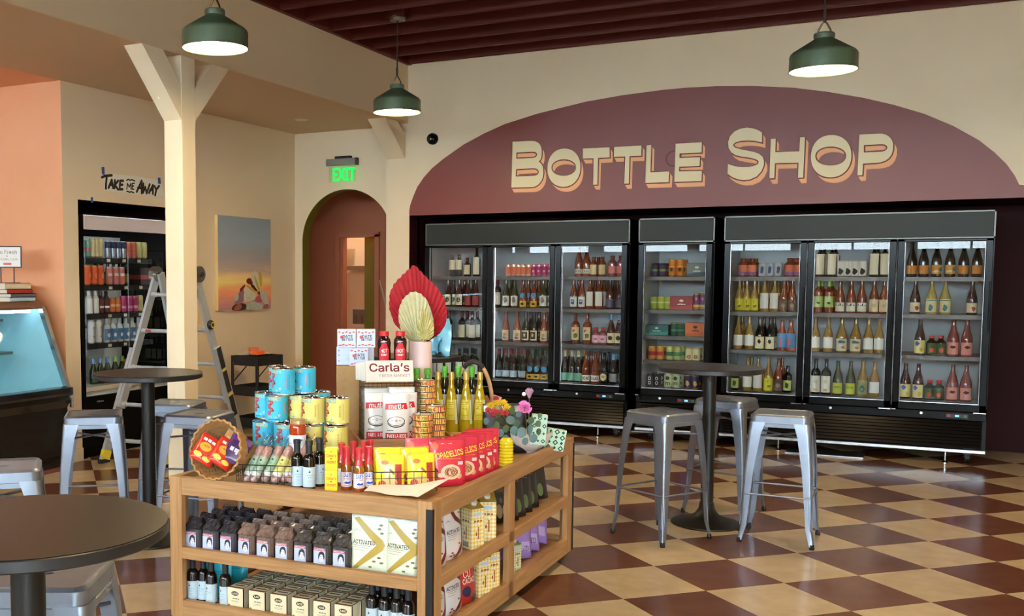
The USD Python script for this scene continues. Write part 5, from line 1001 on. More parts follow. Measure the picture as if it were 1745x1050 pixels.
ql, qr = at(402, 829, 2, ZD + .003), at(497, 833, 2, ZD + .003); ws = np.linalg.norm(qr - ql); ang = math.atan2(qr[1] - ql[1], qr[0] - ql[0])
sbk = thing('wire_basket', 'low black wire basket holding wrapped salami sticks', 'basket', (*((ql + qr) / 2)[:2] + np.array([-math.sin(ang), math.cos(ang)]) * .075, ZD + .0015), ang)
a_, b_ = wire_basket(ws * .96, .14, .095, 8, 4, 5); obj('wires', a_, wire, sbk); obj('rim', b_, wire, sbk)
def make_salami(nm, c):
    def make():
        t = thing('salami', 'x', 'salami'); L = .19; R = .0215
        obj('sausage', lathe([(0, 0), (R * .7, .004), (R, .018), (R, .165), (R * .75, .182), (0, .19)], 16), mat('salami_meat', (140, 84, 78), .35, noise=(90, .5, (196, 160, 150)), coat=.5), t, 40)
        obj('paper_band', lathe([(R + .0006, .055), (R + .0008, .06), (R + .0008, .128), (R + .0006, .13)], 16), mat('band_' + nm, c, .5), t, True)
        obj('white_band', lathe([(R + .0005, .035), (R + .0006, .04), (R + .0006, .058), (R + .0005, .06)], 16), mat('band_white', (222, 222, 218), .5), t, True)
        obj('print', wrap(cat_([move_m(disk(.005), (0, 0, .112)), move_m(rect(.016, .002), (0, 0, .095)), move_m(rect(.012, .0015), (0, 0, .088))]), R + .001, .0008), pc((50, 84, 66)), t)
        rg = np.random.default_rng(5); tt = np.arange(12) / 12 * 2 * np.pi
        V = np.vstack([np.c_[(R * .9 + .004 * rg.random(12)) * np.cos(tt), (R * .9 + .004 * rg.random(12)) * np.sin(tt), np.full(12, .178)], np.c_[.012 * np.cos(tt) * rg.uniform(.4, 1.6, 12), .006 * np.sin(tt), .205 + .012 * rg.random(12)], np.c_[.028 * np.cos(tt) * rg.uniform(.6, 1.4, 12), .008 * np.sin(tt), .235 + .012 * rg.random(12)]])
        Fc = [(k * 12 + j, k * 12 + (j + 1) % 12, (k + 1) * 12 + (j + 1) % 12) for k in (0, 1) for j in range(12)] + [(k * 12 + j, (k + 1) * 12 + (j + 1) % 12, (k + 1) * 12 + j) for k in (0, 1) for j in range(12)]
        obj('wrapper_end', trimesh.Trimesh(V, Fc, process=False), glassmat('cellophane', (.93, .93, .94), (1, 1, 1), .12, 1.7), t, True)
        return t
    return Kind(make)
SG, SY = make_salami('sage', (150, 178, 150)), make_salami('straw', (206, 194, 108))
for k, (px, c, l) in enumerate([(410, 'g', 'first from the wicker basket'), (424, 'g', 'second from the wicker basket'), (442, 'g', 'third from the wicker basket'), (461, 'y', 'first yellow one'), (474, 'y', 'second yellow one'), (489, 'y', 'third yellow one, by the vinegar')]):
    q = at(px, 828, 2, ZD + .004); o = np.array([-math.sin(ang), math.cos(ang)]) * (.035 if k % 2 else .055)
    (SG if c == 'g' else SY).put(f"{'green' if c == 'g' else 'yellow'} banded salami in the wire basket, {l}", (q[0] + o[0], q[1] + o[1], ZD + .008), ang - .2, 'salami sticks', rx=RD(-22), ry=RD(20), s=.94)

# ---- wicker basket on its side with snack bags
wick = mat('wicker', (176, 134, 80), .65, noise=(60, .5, (138, 98, 56)), vary=.05)
def basket_mesh(R0, R1, h):
    n = 72; rows = 16; V = []; Fc = []
    for k in range(rows + 1):
        t_ = k / rows; r = R0 + (R1 - R0) * t_ ** .6
        for j in range(n): a = j / n * 2 * math.pi; V.append(((r + .0028 * (1 if (j // 3 + k) % 2 else -1)) * math.cos(a), (r + .0028 * (1 if (j // 3 + k) % 2 else -1)) * math.sin(a), h * t_))
    for k in range(rows):
        for j in range(n): p, q = k * n + j, k * n + (j + 1) % n; Fc += [(p, q, q + n), (p, q + n, p + n)]
    V += [(0, 0, .001)]; Fc += [(len(V) - 1, (j + 1) % n, j) for j in range(n)]
    return trimesh.Trimesh(V, Fc, process=False)
qc = at(367, 768, 2, ZD + .118); dep = 4.42; rv = np.array([_r2, _u2, _f]).T @ np.array([(367 - CX) / F, -(766 - CY) / F, 1]); qc = CAM + rv * dep
yaw = RD(-2); axd = np.array([math.sin(yaw) * math.cos(RD(-14)), math.cos(yaw) * math.cos(RD(-14)), math.sin(RD(-14))])
qc = qc + np.array([0, 0, .0]); bz = -axd; bxx = np.cross([0, 0, 1], bz); bxx /= np.linalg.norm(bxx); byy = np.cross(bz, bxx); Hh = .15
qc[2] += max(0., ZD + .0006 - (qc[2] - .1345 * math.cos(RD(14))))
BM = np.eye(4); BM[:3, 0], BM[:3, 1], BM[:3, 2], BM[:3, 3] = bxx, byy, bz, qc + axd * Hh
wb = thing('wicker_basket', 'round wicker basket tipped on its side at the island corner', 'basket'); UsdGeom.Xformable(wb).GetOrderedXformOps()[0].Set(gf(BM))
obj('woven_body', basket_mesh(.082, .124, Hh), wick, wb, 40)
rimp = [((.126 + .003 * math.sin(24 * a)) * np.cos(a), (.126 + .003 * math.sin(24 * a)) * np.sin(a), Hh + .003 * math.cos(24 * a)) for a in np.linspace(0, 2 * math.pi, 145)]
obj('rim', tube(rimp, .0055, 6), mat('wicker_rim', (188, 146, 92), .6, noise=(80, .5, (150, 108, 64))), wb, True)
def snack(name, label, c, cat, loc, rz, w, h, d, prints, rx=0., ry=0., seed=1, top='seal', group=None, film_n=None, s=1., rest=True):
    t = thing(name, label, cat, loc, rz, group, rx=rx, ry=ry, s=s); m, fr = pouch(w, h, d, top, seed)
    if rest and (rx or ry):
        lo = (np.c_[m.vertices, np.ones(len(m.vertices))] @ mtx((0, 0, 0), rz, rx, ry, s).T)[:, 2].min(); move(t, (loc[0], loc[1], loc[2] - lo), rz, rx=rx, ry=ry, s=s)
    obj('pouch', m, film(c, film_n or '%d_%d_%d' % tuple(c)), t, 50)
    obj('seal', lay(move_m(rect(w * .97, .010)), lambda x, z: np.full(len(x), -.0016), 0, h - .006, fine=0), film(tuple(int(v * .82) for v in c), 'seal_%d_%d_%d' % tuple(c)), t)
    for mesh, dx, dz, col in prints: obj('print', lay(mesh, fr, dx, dz), pc(col, .4, 'gloss'), t)
    return t
W3 = lambda u, v, w_: tuple(qc + bxx * u + byy * v + bz * w_)
redbag = [(scr(4, .07, .014), -.002, .10, (240, 230, 226)), (disk(.022, 1.2, .9), -.01, .068, (236, 160, 50)), (disk(.014, 1.4, .8), -.024, .026, (240, 206, 90)), (disk(.013, 1.4, .8), .02, .022, (240, 206, 90)), (disk(.010, 1.3, .6), -.006, .072, (120, 60, 30))]
sn = [('red and orange snack bag at the front of the wicker basket', (206, 50, 36), W3(-.075, -.060, .0), RD(26), -.40, .55), ('red and orange snack bag leaning behind the first in the wicker basket', (210, 56, 34), W3(.0, -.066, -.03), RD(36), -.4, .62)]
for k, (l, c, loc, rz, rx, ry) in enumerate(sn): snack('snack_bag', l, c, 'snack bag', loc, rz, .105, .125, .04, redbag, rx, ry, k + 3, group='snack bags in the wicker basket', film_n='red%d' % k, rest=False)
snack('snack_bag', 'purple snack bag at the back of the wicker basket', (66, 26, 84), 'snack bag', W3(.045, -.05, -.06), RD(20), .10, .125, .03, [(scr(3, .06, .02), 0, .06, (200, 196, 214)), (rect(.09, .02), 0, .108, (104, 44, 120))], -.3, .45, 7, rest=False)
snack('snack_bag', 'tan snack bag deep in the wicker basket', (206, 150, 90), 'snack bag', W3(.01, -.03, -.085), RD(15), .13, .115, .03, [(rect(.10, .03), 0, .07, (226, 180, 120))], -.35, .5, 8, rest=False)
stt = thing('straw_fan', 'small folded straw mat propped beside the wicker basket', 'mat', (*dray(425, 780, 4.52)[:2], ZD + .0006), RD(30))
obj('fold', cat_([move_m(sheetbag(.075, .135, .012, 6), (0, 0, .012), ry=.3)]), wick, stt, True)

# ---- yellow soup bags in a wire basket
wl, wr_ = at(638, 838, 2, ZD + .002), at(745, 836, 2, ZD + .002); wa = math.atan2(wr_[1] - wl[1], wr_[0] - wl[0]); wn = np.array([-math.sin(wa), math.cos(wa)]); wm = ((wl + wr_) / 2)[:2]; ww = np.linalg.norm(wr_ - wl)
yb_ = thing('wire_basket', 'low black wire basket holding yellow soup bags', 'basket', (*(wm + wn * .07), ZD + .0015), wa); a_, b_ = wire_basket(ww, .13, .08, 8, 3, 4, 1.03); obj('wires', a_, wire, yb_); obj('rim', b_, wire, yb_)
yprints = [(rect(.028, .085), .034, .062, (176, 52, 40)), (scr(2, .02, .008), .034, .085, (70, 20, 20)), (disk(.030, 1.2, .8), -.006, .028, (226, 186, 110)), (disk(.016), -.034, .022, (196, 40, 36)), (disk(.016, 1., .6), -.022, .112, (200, 120, 60)), (pol([(-.01, 0), (.012, -.02), (.016, -.012), (-.004, .008)]), .004, .080, (150, 90, 60)), (disk(.009, 1, 1), -.012, .075, (246, 236, 170))]
dirx = np.array([math.cos(wa), math.sin(wa)])
for k, (u, v, z, l) in enumerate([(-.062, .035, .0, 'front of the basket, beside the hot sauce'), (-.066, .085, .022, 'rear, beside the hot sauce'), (.052, .085, .022, 'rear, beside the pink pouches'), (.070, .038, .004, 'front, beside the pink pouches')]):
    p_ = wm + dirx * u + wn * v; snack('soup_bag', f'yellow soup bag, {l}', (240, 216, 44), 'soup bag', (p_[0], p_[1], ZD + .004 + z), wa + RD(-2 + 3 * k), .118, .145, .032, yprints, -.06, 0, k + 11, group='yellow soup bags', film_n='yel')

# ---- pink mushroom pouches along the oak rail
pprints = [(move_m(txt('POPADELICS', .024, .135), ry=-.14), 0, .137, (238, 206, 70)), (rect(.11, .002), 0, .118, (238, 160, 60)), (disk(.016, 1, 1), -.058, .172, (230, 100, 70)), (disk(.040, 1.1, .8), .008, .062, (226, 190, 150)), (disk(.027, 1.1, .8), .010, .062, (130, 70, 60)), (disk(.016), .014, .066, (196, 130, 90)), (disk(.013, 1.2, .8), -.034, .050, (226, 196, 156)), (disk(.012), .046, .044, (206, 150, 100)), (rect(.024, .014), .052, .098, (246, 190, 190)), (rect(.018, .016), -.058, .018, (70, 60, 120))]
for k, (x, y, rz, l) in enumerate([(-1.735, 4.01, 42, 'frontmost, whole face showing'), (-1.835, 3.985, 30, 'behind the yellow bags'), (-1.715, 4.12, 46, 'second in the row'), (-1.71, 4.20, 48, 'third in the row'), (-1.705, 4.28, 50, 'fourth in the row'), (-1.72, 4.37, 42, 'last in the row, by the yellow jug')]):
    snack('mushroom_pouch', f'pink mushroom chip pouch, {l}', (206, 40, 66), 'snack bag', (x, y, ZD + .0006), RD(rz), .16, .20, .044, pprints, -.03, 0, k + 21, group='pink mushroom pouches', film_n='pink')
# white sheet left on the rail corner
gx, gy = np.meshgrid(np.linspace(0, 1, 14), np.linspace(0, 1, 8)); c0, c1, c2, c3 = [at(*p, 2, ZR + .003) for p in ((620, 838), (712, 849), (767, 826), (735, 822))]
V = ((1 - gx)[..., None] * (1 - gy)[..., None] * c0 + gx[..., None] * (1 - gy)[..., None] * c1 + gx[..., None] * gy[..., None] * c2 + (1 - gx)[..., None] * gy[..., None] * (c0 + (c3 - c1) * .35)).reshape(-1, 3); V[:, 2] += .003 + .022 * (gx.ravel() ** 3) * gy.ravel() + .003 * np.sin(gx.ravel() * 9)
Fc = [(i * 14 + j, i * 14 + j + 1, i * 14 + j + 15) for i in range(7) for j in range(13)] + [(i * 14 + j, i * 14 + j + 15, i * 14 + j + 14) for i in range(7) for j in range(13)]
sh = trimesh.Trimesh(V, Fc, process=False); lo = sh.copy(); lo.vertices[:, 2] -= .001; lo.invert()
obj('paper_sheet', cat_([sh, lo]), mat('paper_bright', (244, 243, 240), .6), None, True, 'white sheet of paper lying on the corner of the oak island', 'paper')

# ---- raised oak tray and what stands on it
tf0, tf1 = np.array([-2.300, 4.256]), np.array([-1.912, 4.530]); ta_ = math.atan2(*(tf1 - tf0)[::-1]); tw = np.linalg.norm(tf1 - tf0); tdp = .34
tray = thing('wooden_tray', 'raised oak tray in the middle of the island, its front facing the camera', 'tray', (tf0[0], tf0[1], ZD + .0005), ta_); TZ = .085; TR = .12
obj('front_board', bx(0, tw, 0, .014, 0, TR, .0015), oakx, tray); obj('back_board', bx(0, tw, tdp - .014, tdp, 0, TR, .0015), oakx, tray)
for x in (0, tw - .014): obj('side_board', bx(x, x + .014, .0142, tdp - .0142, 0, TR, .0015), oaky, tray)
obj('tray_floor', bx(.0142, tw - .0142, .0142, tdp - .0142, TZ - .01, TZ), oakx, tray)
TB = ZD + .0005 + TZ + .0004
def tl(u, v): return tf0 + np.array([math.cos(ta_), math.sin(ta_)]) * u + np.array([-math.sin(ta_), math.cos(ta_)]) * v
# tall wire rack with rice bags
rk = thing('wire_rack', 'tall black wire rack full of paella rice bags', 'rack', (*tl(.168, .128), TB + .0015), ta_); a_, b_ = wire_basket(.27, .20, .295, 12, 9, 8, 1.0, True); obj('wires', a_, wire, rk); obj('rim', b_, wire, rk)
rprints = lambda w: [(pol([(-.045, -.012), (.045, -.010), (.04, .014), (-.043, .012)]), 0, .150, (196, 30, 44)), (txt('matiz', .018, .062), 0, .151, (240, 238, 232)), (rect(.088, .040), 0, .026, (196, 36, 50)), (txt('PAELLA RICE', .014, .076), 0, .033, (244, 240, 236)), (scr(5, .06, .004), 0, .014, (240, 200, 200)),
    (prism(shapely.affinity.scale(Point(0, 0).buffer(.026, 12).difference(Point(0, 0).buffer(.0235, 12)), 1.35, .7), .0002, 'xz', 0), -.002, .092, (60, 60, 64)), (prism(shapely.affinity.scale(Point(0, 0).buffer(.026, 12).intersection(sbox(-1, -1, 1, -.002)).difference(Point(0, .006).buffer(.026, 12)), 1.35, .8), .0002, 'xz', 0), -.002, .090, (50, 50, 54)), (txt('~ o ~', .010, .04), -.002, .094, (120, 110, 110)), (rect(.024, .003), -.026, .056, (60, 60, 60))]
for k, (u, v, z, rz, l) in enumerate([(.190, .055, 0, -.03, 'foremost in the rack, whole front showing'), (.103, .108, 0, .03, 'second, nearer the tomato cans'), (.236, .108, .0, .0, 'tucked behind the foremost one'), (.236, .170, .02, .0, 'rear of the rack, nearer the tuna tins'), (.103, .170, .015, 0, 'rear of the rack, nearer the tomato cans')]):
    q = tl(u, v); snack('rice_bag', f'white paella rice bag, {l}', (226, 224, 220), 'rice bag', (*q, TB + .003 + z), ta_ + rz, .108, .20, .046, rprints(.1), -.05, 0, k + 31, 'top', group='paella rice bags', film_n='rice', s=1.2)
# paper carrier bags lying on the rack
cb = [( -.01, .0, 'back'), (.0, .0, 'front')]
for k in range(6):
    t = thing('paper_bag', ('white paper bag printed with the shop name, front of the pile on the wire rack' if k == 5 else f"flat white paper bag, {['rearmost', 'second from the back', 'third from the back', 'fourth from the back', 'just behind the printed one'][k]}, on the wire rack"), 'bag', (*tl(.12 + .009 * k, .215 - .024 * k), TB + .298), ta_ - .06 + .012 * k, 'folded white paper bags', rx=-.42 + .03 * k)
    obj('bag', bx(-.105 if k < 5 else -.116, .105 if k < 5 else .116, 0, .004, 0, .105 - .004 * (5 - k), .001), mat('paper_bag_white', (216, 211, 202), .7), t)
    if k == 5:
        obj('lettering', move_m(txt('Carla\u2019s', .038, .195), (.0, -.0004, .070)), pc((120, 26, 34)), t); obj('lettering', move_m(txt('FRESH MARKET', .012, .150, False), (.026, -.0004, .030)), pc((150, 100, 96)), t)
# tuna tins in stacks
def make_tuna():
    t = thing('tuna_tin', 'x', 'tin'); R, h = .0475, .0292; sx = 1.0
    obj('tin', lathe([(0, .001), (R - .002, 0), (R, .002), (R, h - .003), (R + .0005, h - .001), (R - .003, h), (R - .005, h - .003), (0, h - .003)], 32), chrome, t, 30)
    obj('lid_paper', lathe([(0, h - .0024), (R - .006, h - .0024), (R - .006, h - .003), (0, h - .003)], 32), mat('tuna_lid', (226, 222, 216), .4), t)
    lb = obj('label', wrap(gridrect(2 * math.pi * R * .998, .002, h - .003, 48), R), mat('tuna_yellow', (226, 200, 96), .45), t, True)
    C_ = 2 * math.pi * R
    for o in (-C_ / 2, -C_ / 6, C_ / 6):
        z0 = h / 2 - .0005
        obj('print', wrap(pol([(.014 + o, z0), (.030 + o, z0 + .0125), (.066 + o, z0 + .0125), (.066 + o, z0 - .0125), (.030 + o, z0 - .0125)]), R, .0006), pc((196, 34, 56)), lb)
        obj('print', wrap(pol([(-.034 + o, z0 - .0125), (-.016 + o, z0 - .0125), (-.010 + o, z0 + .0125), (-.034 + o, z0 + .0125)]), R, .0005), pc((196, 34, 56)), lb)
        obj('print', wrap(move_m(txt('Ortiz', .014, .026), (.004 + o, 0, z0)), R, .0009), pc((110, 50, 20)), lb)
        obj('print', wrap(cat_([move_m(rect(.02, .0016), (.022 + o, 0, z0 - .007)), move_m(rect(.012, .003), (.026 + o, 0, z0))]), R, .0008), pc((206, 110, 60)), lb)
    return t
TUN = Kind(make_tuna)
st1, st2, st3 = dray(725, 700, 5.14)[:2], dray(720, 700, 4.965)[:2], dray(743, 700, 5.05)[:2]
for n, (q, k, l) in enumerate(((st1, 10, 'tall rear stack'), (st2, 5, 'front stack by the rice bags'), (st3, 6, 'front stack by the yellow cartons'))):
    for i in range(k): TUN.put(f'red and yellow tuna tin, {ORD[i]} up in the {l}', (*(q + np.array([.003 * math.sin(i * 2.1 + n), .003 * math.cos(i * 1.7 + n)])), TB + .0295 * i), ta_ + (.35 if n == 0 else (.9 if n == 1 else .1)) + .06 * math.sin(i * 3), 'tuna tins')
# brown carton, white boxes and honey bottles behind the rack
craft = mat('kraft_card', (172, 138, 92), .7, noise=(40, .5, (160, 126, 82)), bump=(90, .1))
bcl, bcr = at(562, 624, 1, 4.86), at(704, 624, 1, 5.0)
bl, br = dray(573, 625, 5.30), dray(703, 622, 5.30); bw = np.linalg.norm((br - bl)[:2]); ba = math.atan2(br[1] - bl[1], br[0] - bl[0]); BZ = dray(640, 624, 5.30)[2]
bxn = thing('cardboard_box', 'plain brown cardboard box behind the wire rack, boxes and honey on it', 'box', (bl[0], bl[1], ZD + .0004), ba); bh = BZ - ZD - .0008
obj('carton', bx(0, bw, 0, .19, 0, bh, .002), craft, bxn); obj('flap_seam', bx(0, bw, .094, .096, bh, bh + .0004), mat('kraft_tape', (150, 118, 76), .5), bxn)
def bl_(u, v): return np.array([bl[0], bl[1]]) + np.array([math.cos(ba), math.sin(ba)]) * u + np.array([-math.sin(ba), math.cos(ba)]) * v
def make_date(front):
    def make():
        t = thing('sweet_box', 'x', 'box'); w, d, h = .048, .03, .0925
        b_ = obj('box', bx(-w, w, -d, d, 0, h, .001), mat('date_blue', (196, 208, 232) if front else (170, 192, 226), .5), t)
        if front:
            obj('print', cat_([move_m(txt('DATE', .013, .05), (.006, -d - .0003, .056)), move_m(txt('BETTER', .013, .056), (.004, -d - .0003, .040))]), pc((50, 50, 62)), t)
            obj('print', cat_([move_m(disk(.009), (-.024, -d - .0002, .052))] + [move_m(disk(.0045, 1.4, .8), (-.036 + .018 * k, -d - .0002, .078 - .004 * (k % 2))) for k in range(5)] + [move_m(disk(.005, 1.6, .7), (-.034 + .017 * k, -d - .0002, .010 + .003 * (k % 2))) for k in range(5)]), pc((222, 90, 90)), t)
        else:
            obj('print', cat_([move_m(disk(.004), (-w + .012, -d - .0002, z)) for z in (.02, .05, .074)] + [move_m(rect(.03, .001), (.012, -d - .0002, .05 - .008 * k)) for k in range(4)]), pc((120, 150, 196)), t)
        return t
    return Kind(make)
DF, DB = make_date(True), make_date(False)
for k, (u, v, z, f, l) in enumerate([(.052, .075, .093, 1, 'upper row, first'), (.152, .075, .093, 1, 'upper row, second'), (.115, .034, 0, 1, 'lower front'), (.048, .098, 0, 0, 'lower row at the back, first'), (.146, .098, 0, 0, 'lower row at the back, second'), ]):
    DF.put(f'pale printed sweet box, {l}', (*bl_(u, v), BZ + .0002 + z), ba, 'pale sweet boxes') if f else DB.put(f'plain blue sweet box, {l}', (*bl_(u, v), BZ + .0002), ba, 'pale sweet boxes')
def make_honey():
    t = thing('honey_bottle', 'x', 'bottle'); pr = [(0, 0), (.030, 0), (.034, .006), (.035, .05), (.033, .09), (.035, .115), (.032, .132), (.024, .145), (.022, .150), (0, .150)]
    obj('body', lathe(pr, 24), mat('honey_dark', (52, 20, 22), .1, coat=.5), t, 40)
    f2 = lambda x, z: -np.sqrt(np.maximum(.0001, np.interp(z, [p[1] for p in pr[1:-1]], [p[0] for p in pr[1:-1]]) ** 2 - x * x)) - .0008
    obj('label', lay(pol([(-.024, .015), (.024, .015), (.026, .08), (.016, .1), (.012, .115), (-.012, .115), (-.016, .1), (-.026, .08)]), f2, fine=.006), pc((214, 36, 52)), t, True)
    obj('print', lay(cat_([move_m(txt('HOT', .018, .034), (0, 0, .075)), move_m(txt('HONEY', .010, .034), (0, 0, .054))]), f2, off=.001, fine=.006), pc((244, 230, 226)), t)
    obj('print', lay(cat_([move_m(scr(4, .024, .006), (0, 0, .124))]), f2, off=.001, fine=.006), pc((180, 190, 220)), t)
    obj('cap', lathe([(0, .150), (.0245, .150), (.025, .152), (.025, .172), (.0235, .174), (0, .174)], 24), mat('honey_cap', (216, 40, 48), .4), t, 30)
    return t
HON = Kind(make_honey)
for px, l in ((654.5, 'beside the pale boxes'), (682, 'beside the pink vase')):
    q = dray(px, 628, 5.38); HON.put(f'dark hot honey bottle with a red cap, {l}', (q[0], q[1], BZ + .0004), vd(q[0], q[1]), 'hot honey bottles')
# pink vase with dried palm leaves
qv = dray(716.5, 640, 5.52); vz = ZD + .0005; vh = dray(716.5, 581, 5.52)[2] - vz
vs = thing('vase', 'tall pale pink cylinder vase holding dried palm leaves', 'vase', (qv[0], qv[1], vz), 0); VR = .0605
obj('body', lathe([(0, 0), (VR - .002, 0), (VR, .003), (VR, vh - .003), (VR - .003, vh), (VR - .008, vh), (VR - .008, .01), (0, .01)], 40), mat('vase_pink', (232, 204, 202), .45), vs, 40)
def palm(name, label, outline, c, c2, yoff, base_px, n=44):
    """outline: pixels from the left base round the tip to the right base; pleated ribs run to the base point."""
    B0 = dray(*base_px, 5.52 - yoff); pts = [dray(x, y, 5.52 - yoff) for x, y in outline]
    ls = LineString([(p @ _r2, p @ _u2) for p in pts]); fwd_ = _f; V = []; Fc = []
    b2 = (B0 @ _r2, B0 @ _u2); dpt = B0 @ _f; m = 6
    for k in range(n + 1):
        q = ls.interpolate(k / n, normalized=True).coords[0]
        for i in range(m + 1):
            s_ = (i / m); x, y = b2[0] + (q[0] - b2[0]) * s_, b2[1] + (q[1] - b2[1]) * s_
            dd = dpt + (.0045 * (1 if k % 2 else -1) * min(1, s_ * 1.6)) - .02 * s_ * (1 - s_) + .015 * abs(k / n - .5) * s_
            jag = 1 + (.012 if k % 2 else -.008) * (s_ == 1); x, y = b2[0] + (x - b2[0]) * jag, b2[1] + (y - b2[1]) * jag
            V.append(_r2 * x + _u2 * y + _f * dd)
    for k in range(n):
        for i in range(m): a = k * (m + 1) + i; b = a + m + 1; Fc += [(a, b, b + 1), (a, b + 1, a + 1)]
    f_ = trimesh.Trimesh(V, Fc, process=False); bk_ = f_.copy(); bk_.vertices = bk_.vertices + _f * .0016; bk_.invert()
    t = thing(name, label, 'dried leaf', tuple(B0)); mm = cat_([f_, bk_]); mm.apply_translation(-B0)
    obj('blade', mm, mat('palm_' + '_'.join(map(str, c)), c, .7, noise=(30, .6, c2)), t, False)
    obj('stem', cyl((0, 0, .01), tuple(np.array([qv[0], qv[1], vz + .15]) - B0), .003, 8), mat('palm_stem', (176, 160, 110), .6), t)
palm('palm_leaf', 'large pointed red dried palm leaf in the pink vase', [(716, 588), (690, 570), (672, 552), (663, 525), (664, 500), (672, 483), (690, 465), (706, 451), (722, 468), (745, 490), (757, 508), (762, 530), (760, 552), (750, 568), (733, 580), (718, 588)], (184, 32, 44), (152, 22, 36), -.02, (716, 592), 64)
palm('palm_leaf', 'rounded sage green dried palm leaf in the pink vase', [(712, 588), (696, 580), (684, 566), (679, 545), (680, 525), (687, 509), (698, 499), (706, 497), (716, 500), (727, 510), (734, 527), (739, 545), (740, 560), (735, 574), (718, 588)], (206, 204, 166), (184, 182, 142), .012, (713, 590), 48)
palm('palm_leaf', 'small pointed sage green dried palm leaf before the larger one', [(714, 580), (710, 566), (712, 550), (717, 538), (722, 524), (729, 534), (736, 547), (740, 558), (739, 572), (733, 579), (716, 580)], (212, 206, 150), (186, 180, 120), .075, (722, 577), 36)
# oil bottles
def make_oil(gold):
    def make():
        t = thing('olive_oil_bottle', 'x', 'bottle'); h = .300 if gold else .318
        if gold:
            pr = [(0, 0), (.036, 0), (.0385, .005), (.0375, .03), (.0265, .175), (.0175, .215), (.0125, .245), (.0125, .285), (0, .285)]
            obj('body', lathe(pr, 24), mat('oil_gold', (176, 150, 18), .06, coat=.6), t, 40)
            f2 = lambda x, z: -np.sqrt(np.maximum(1e-5, np.interp(z, [p[1] for p in pr[1:-1]], [p[0] for p in pr[1:-1]]) ** 2 - x * x)) - .0006
            obj('label', lay(pol([(-.024, .065), (.024, .065), (.018, .165), (-.018, .165)]), f2, fine=.008), pc((214, 196, 50)), t, True)
            obj('label_side', lay(pol([(.025, .045), (.034, .045), (.026, .165), (.0195, .165)]), f2, off=.001, fine=.006), pc((216, 216, 206)), t, True)
            obj('print', lay(cat_([move_m(rect(.03, .0016), (0, 0, z)) for z in (.15, .142, .12, .09)] + [move_m(rect(.018, .0016), (0, 0, .132))]), f2, off=.0012, fine=.008), pc((120, 100, 30)), t)
            obj('cap', lathe([(0, .262), (.0145, .262), (.015, .268), (.0145, .3), (0, .302)], 20), mat('cap_gold', (196, 170, 90), .35, metal=.5), t, 30)
            obj('neck', lathe([(.0150, .225), (.0132, .245), (.0132, .262)], 20), glassmat('clear_neck', (.9, .9, .86), (1, 1, 1), .05, 1.4), t, True)
        else:
            R = .033
            obj('body', lathe([(0, 0), (R - .003, 0), (R, .005), (R, .19), (R - .006, .215), (.015, .25), (.013, .26), (.013, .3), (0, .3)], 24), mat('glass_green_dark', (20, 26, 14), .08, coat=.4), t, 40)
            obj('label', wrap(gridrect(.075, .04, .18, 16), R), pc((190, 198, 190)), t, True)
            obj('cap', lathe([(0, .264), (.0145, .264), (.0145, .29), (.016, .292), (.016, .317), (.014, .319), (0, .319)], 20), mat('cap_green', (86, 168, 52), .45), t, 30)
        return t
    return Kind(make)
OG, OD = make_oil(True), make_oil(False)
dO = 4.99; z0 = ZD + .0005
def on(px, py, d, z): r_ = dray(px, py, d); return (r_[0], r_[1], z)
rs = thing('wooden_riser', 'low oak riser under the olive oil bottles', 'riser', on(786, 735, 5.40, z0), RD(24)); obj('board', bx(-.16, .16, -.10, .10, .075, .088, .002), oakx, rs)
for sx in (-.155, .143): obj('support', bx(sx, sx + .012, -.09, .09, 0, .075), oakx, rs)
for k, px in enumerate((745.7, 768.6, 793.6, 817)):
    q = on(px, 735, 5.345, z0 + .0885); OG.put(f"gold-capped bottle of golden olive oil, {['nearest the tuna tins', 'second in the row', 'third in the row', 'nearest the flowers'][k]}", q, vd(*q[:2]) - .12, 'golden olive oil bottles', s=1.035)
for k, px in enumerate((757, 780, 803)):
    q = on(px, 735, 5.45, z0 + .0885); OD.put(f"green-capped dark olive oil bottle behind the golden ones, {ORD[k]}", q, vd(*q[:2]) + .5, 'dark olive oil bottles', s=1.04)
for k, px in enumerate((710, 728)):
    q = on(px, 720, 5.232, TB); OD.put(f"green-capped dark olive oil bottle behind the tuna tins, {['nearer the rack', 'nearer the vase'][k]}", (q[0], q[1], TB + .001), vd(*q[:2]), 'dark olive oil bottles', s=1.07)
# basket with a dark handle, behind the oil
hb = thing('woven_tote', 'tan woven market basket with a dark bound handle behind the oil bottles', 'basket', on(806, 700, 5.66, z0), RD(20)); hz_ = dray(806, 616, 5.66)[2] - z0
obj('body', lathe([(0, 0), (.10, 0), (.115, .01), (.135, .20), (.128, .20), (.108, .012), (0, .012)], 40), wick, hb, 40)
arc = [(.105 * math.cos(a), 0, .17 + (hz_ - .17) * math.sin(a)) for a in np.linspace(0, math.pi, 25)]
obj('handle', tube(arc, .011, 8), mat('handle_tan', (196, 160, 120), .6), hb, True); obj('handle_wrap', tube(arc[8:17], .0135, 8), mat('handle_dark', (42, 36, 34), .7, bump=(200, .4)), hb, True)
for sx in (-1, 1): obj('leather_tab', move_m(bx(-.018, .018, -.004, .004, -.05, .05, .003), (sx * .085, -.10, .205), ry=sx * -.5), mat('leather_tan', (160, 104, 70), .55), hb)
obj('gift_tag', move_m(bx(-.022, .022, -.001, .001, -.03, .03), (.125, -.06, .22), ry=.35), mat('tag_peach', (226, 168, 136), .6), hb)
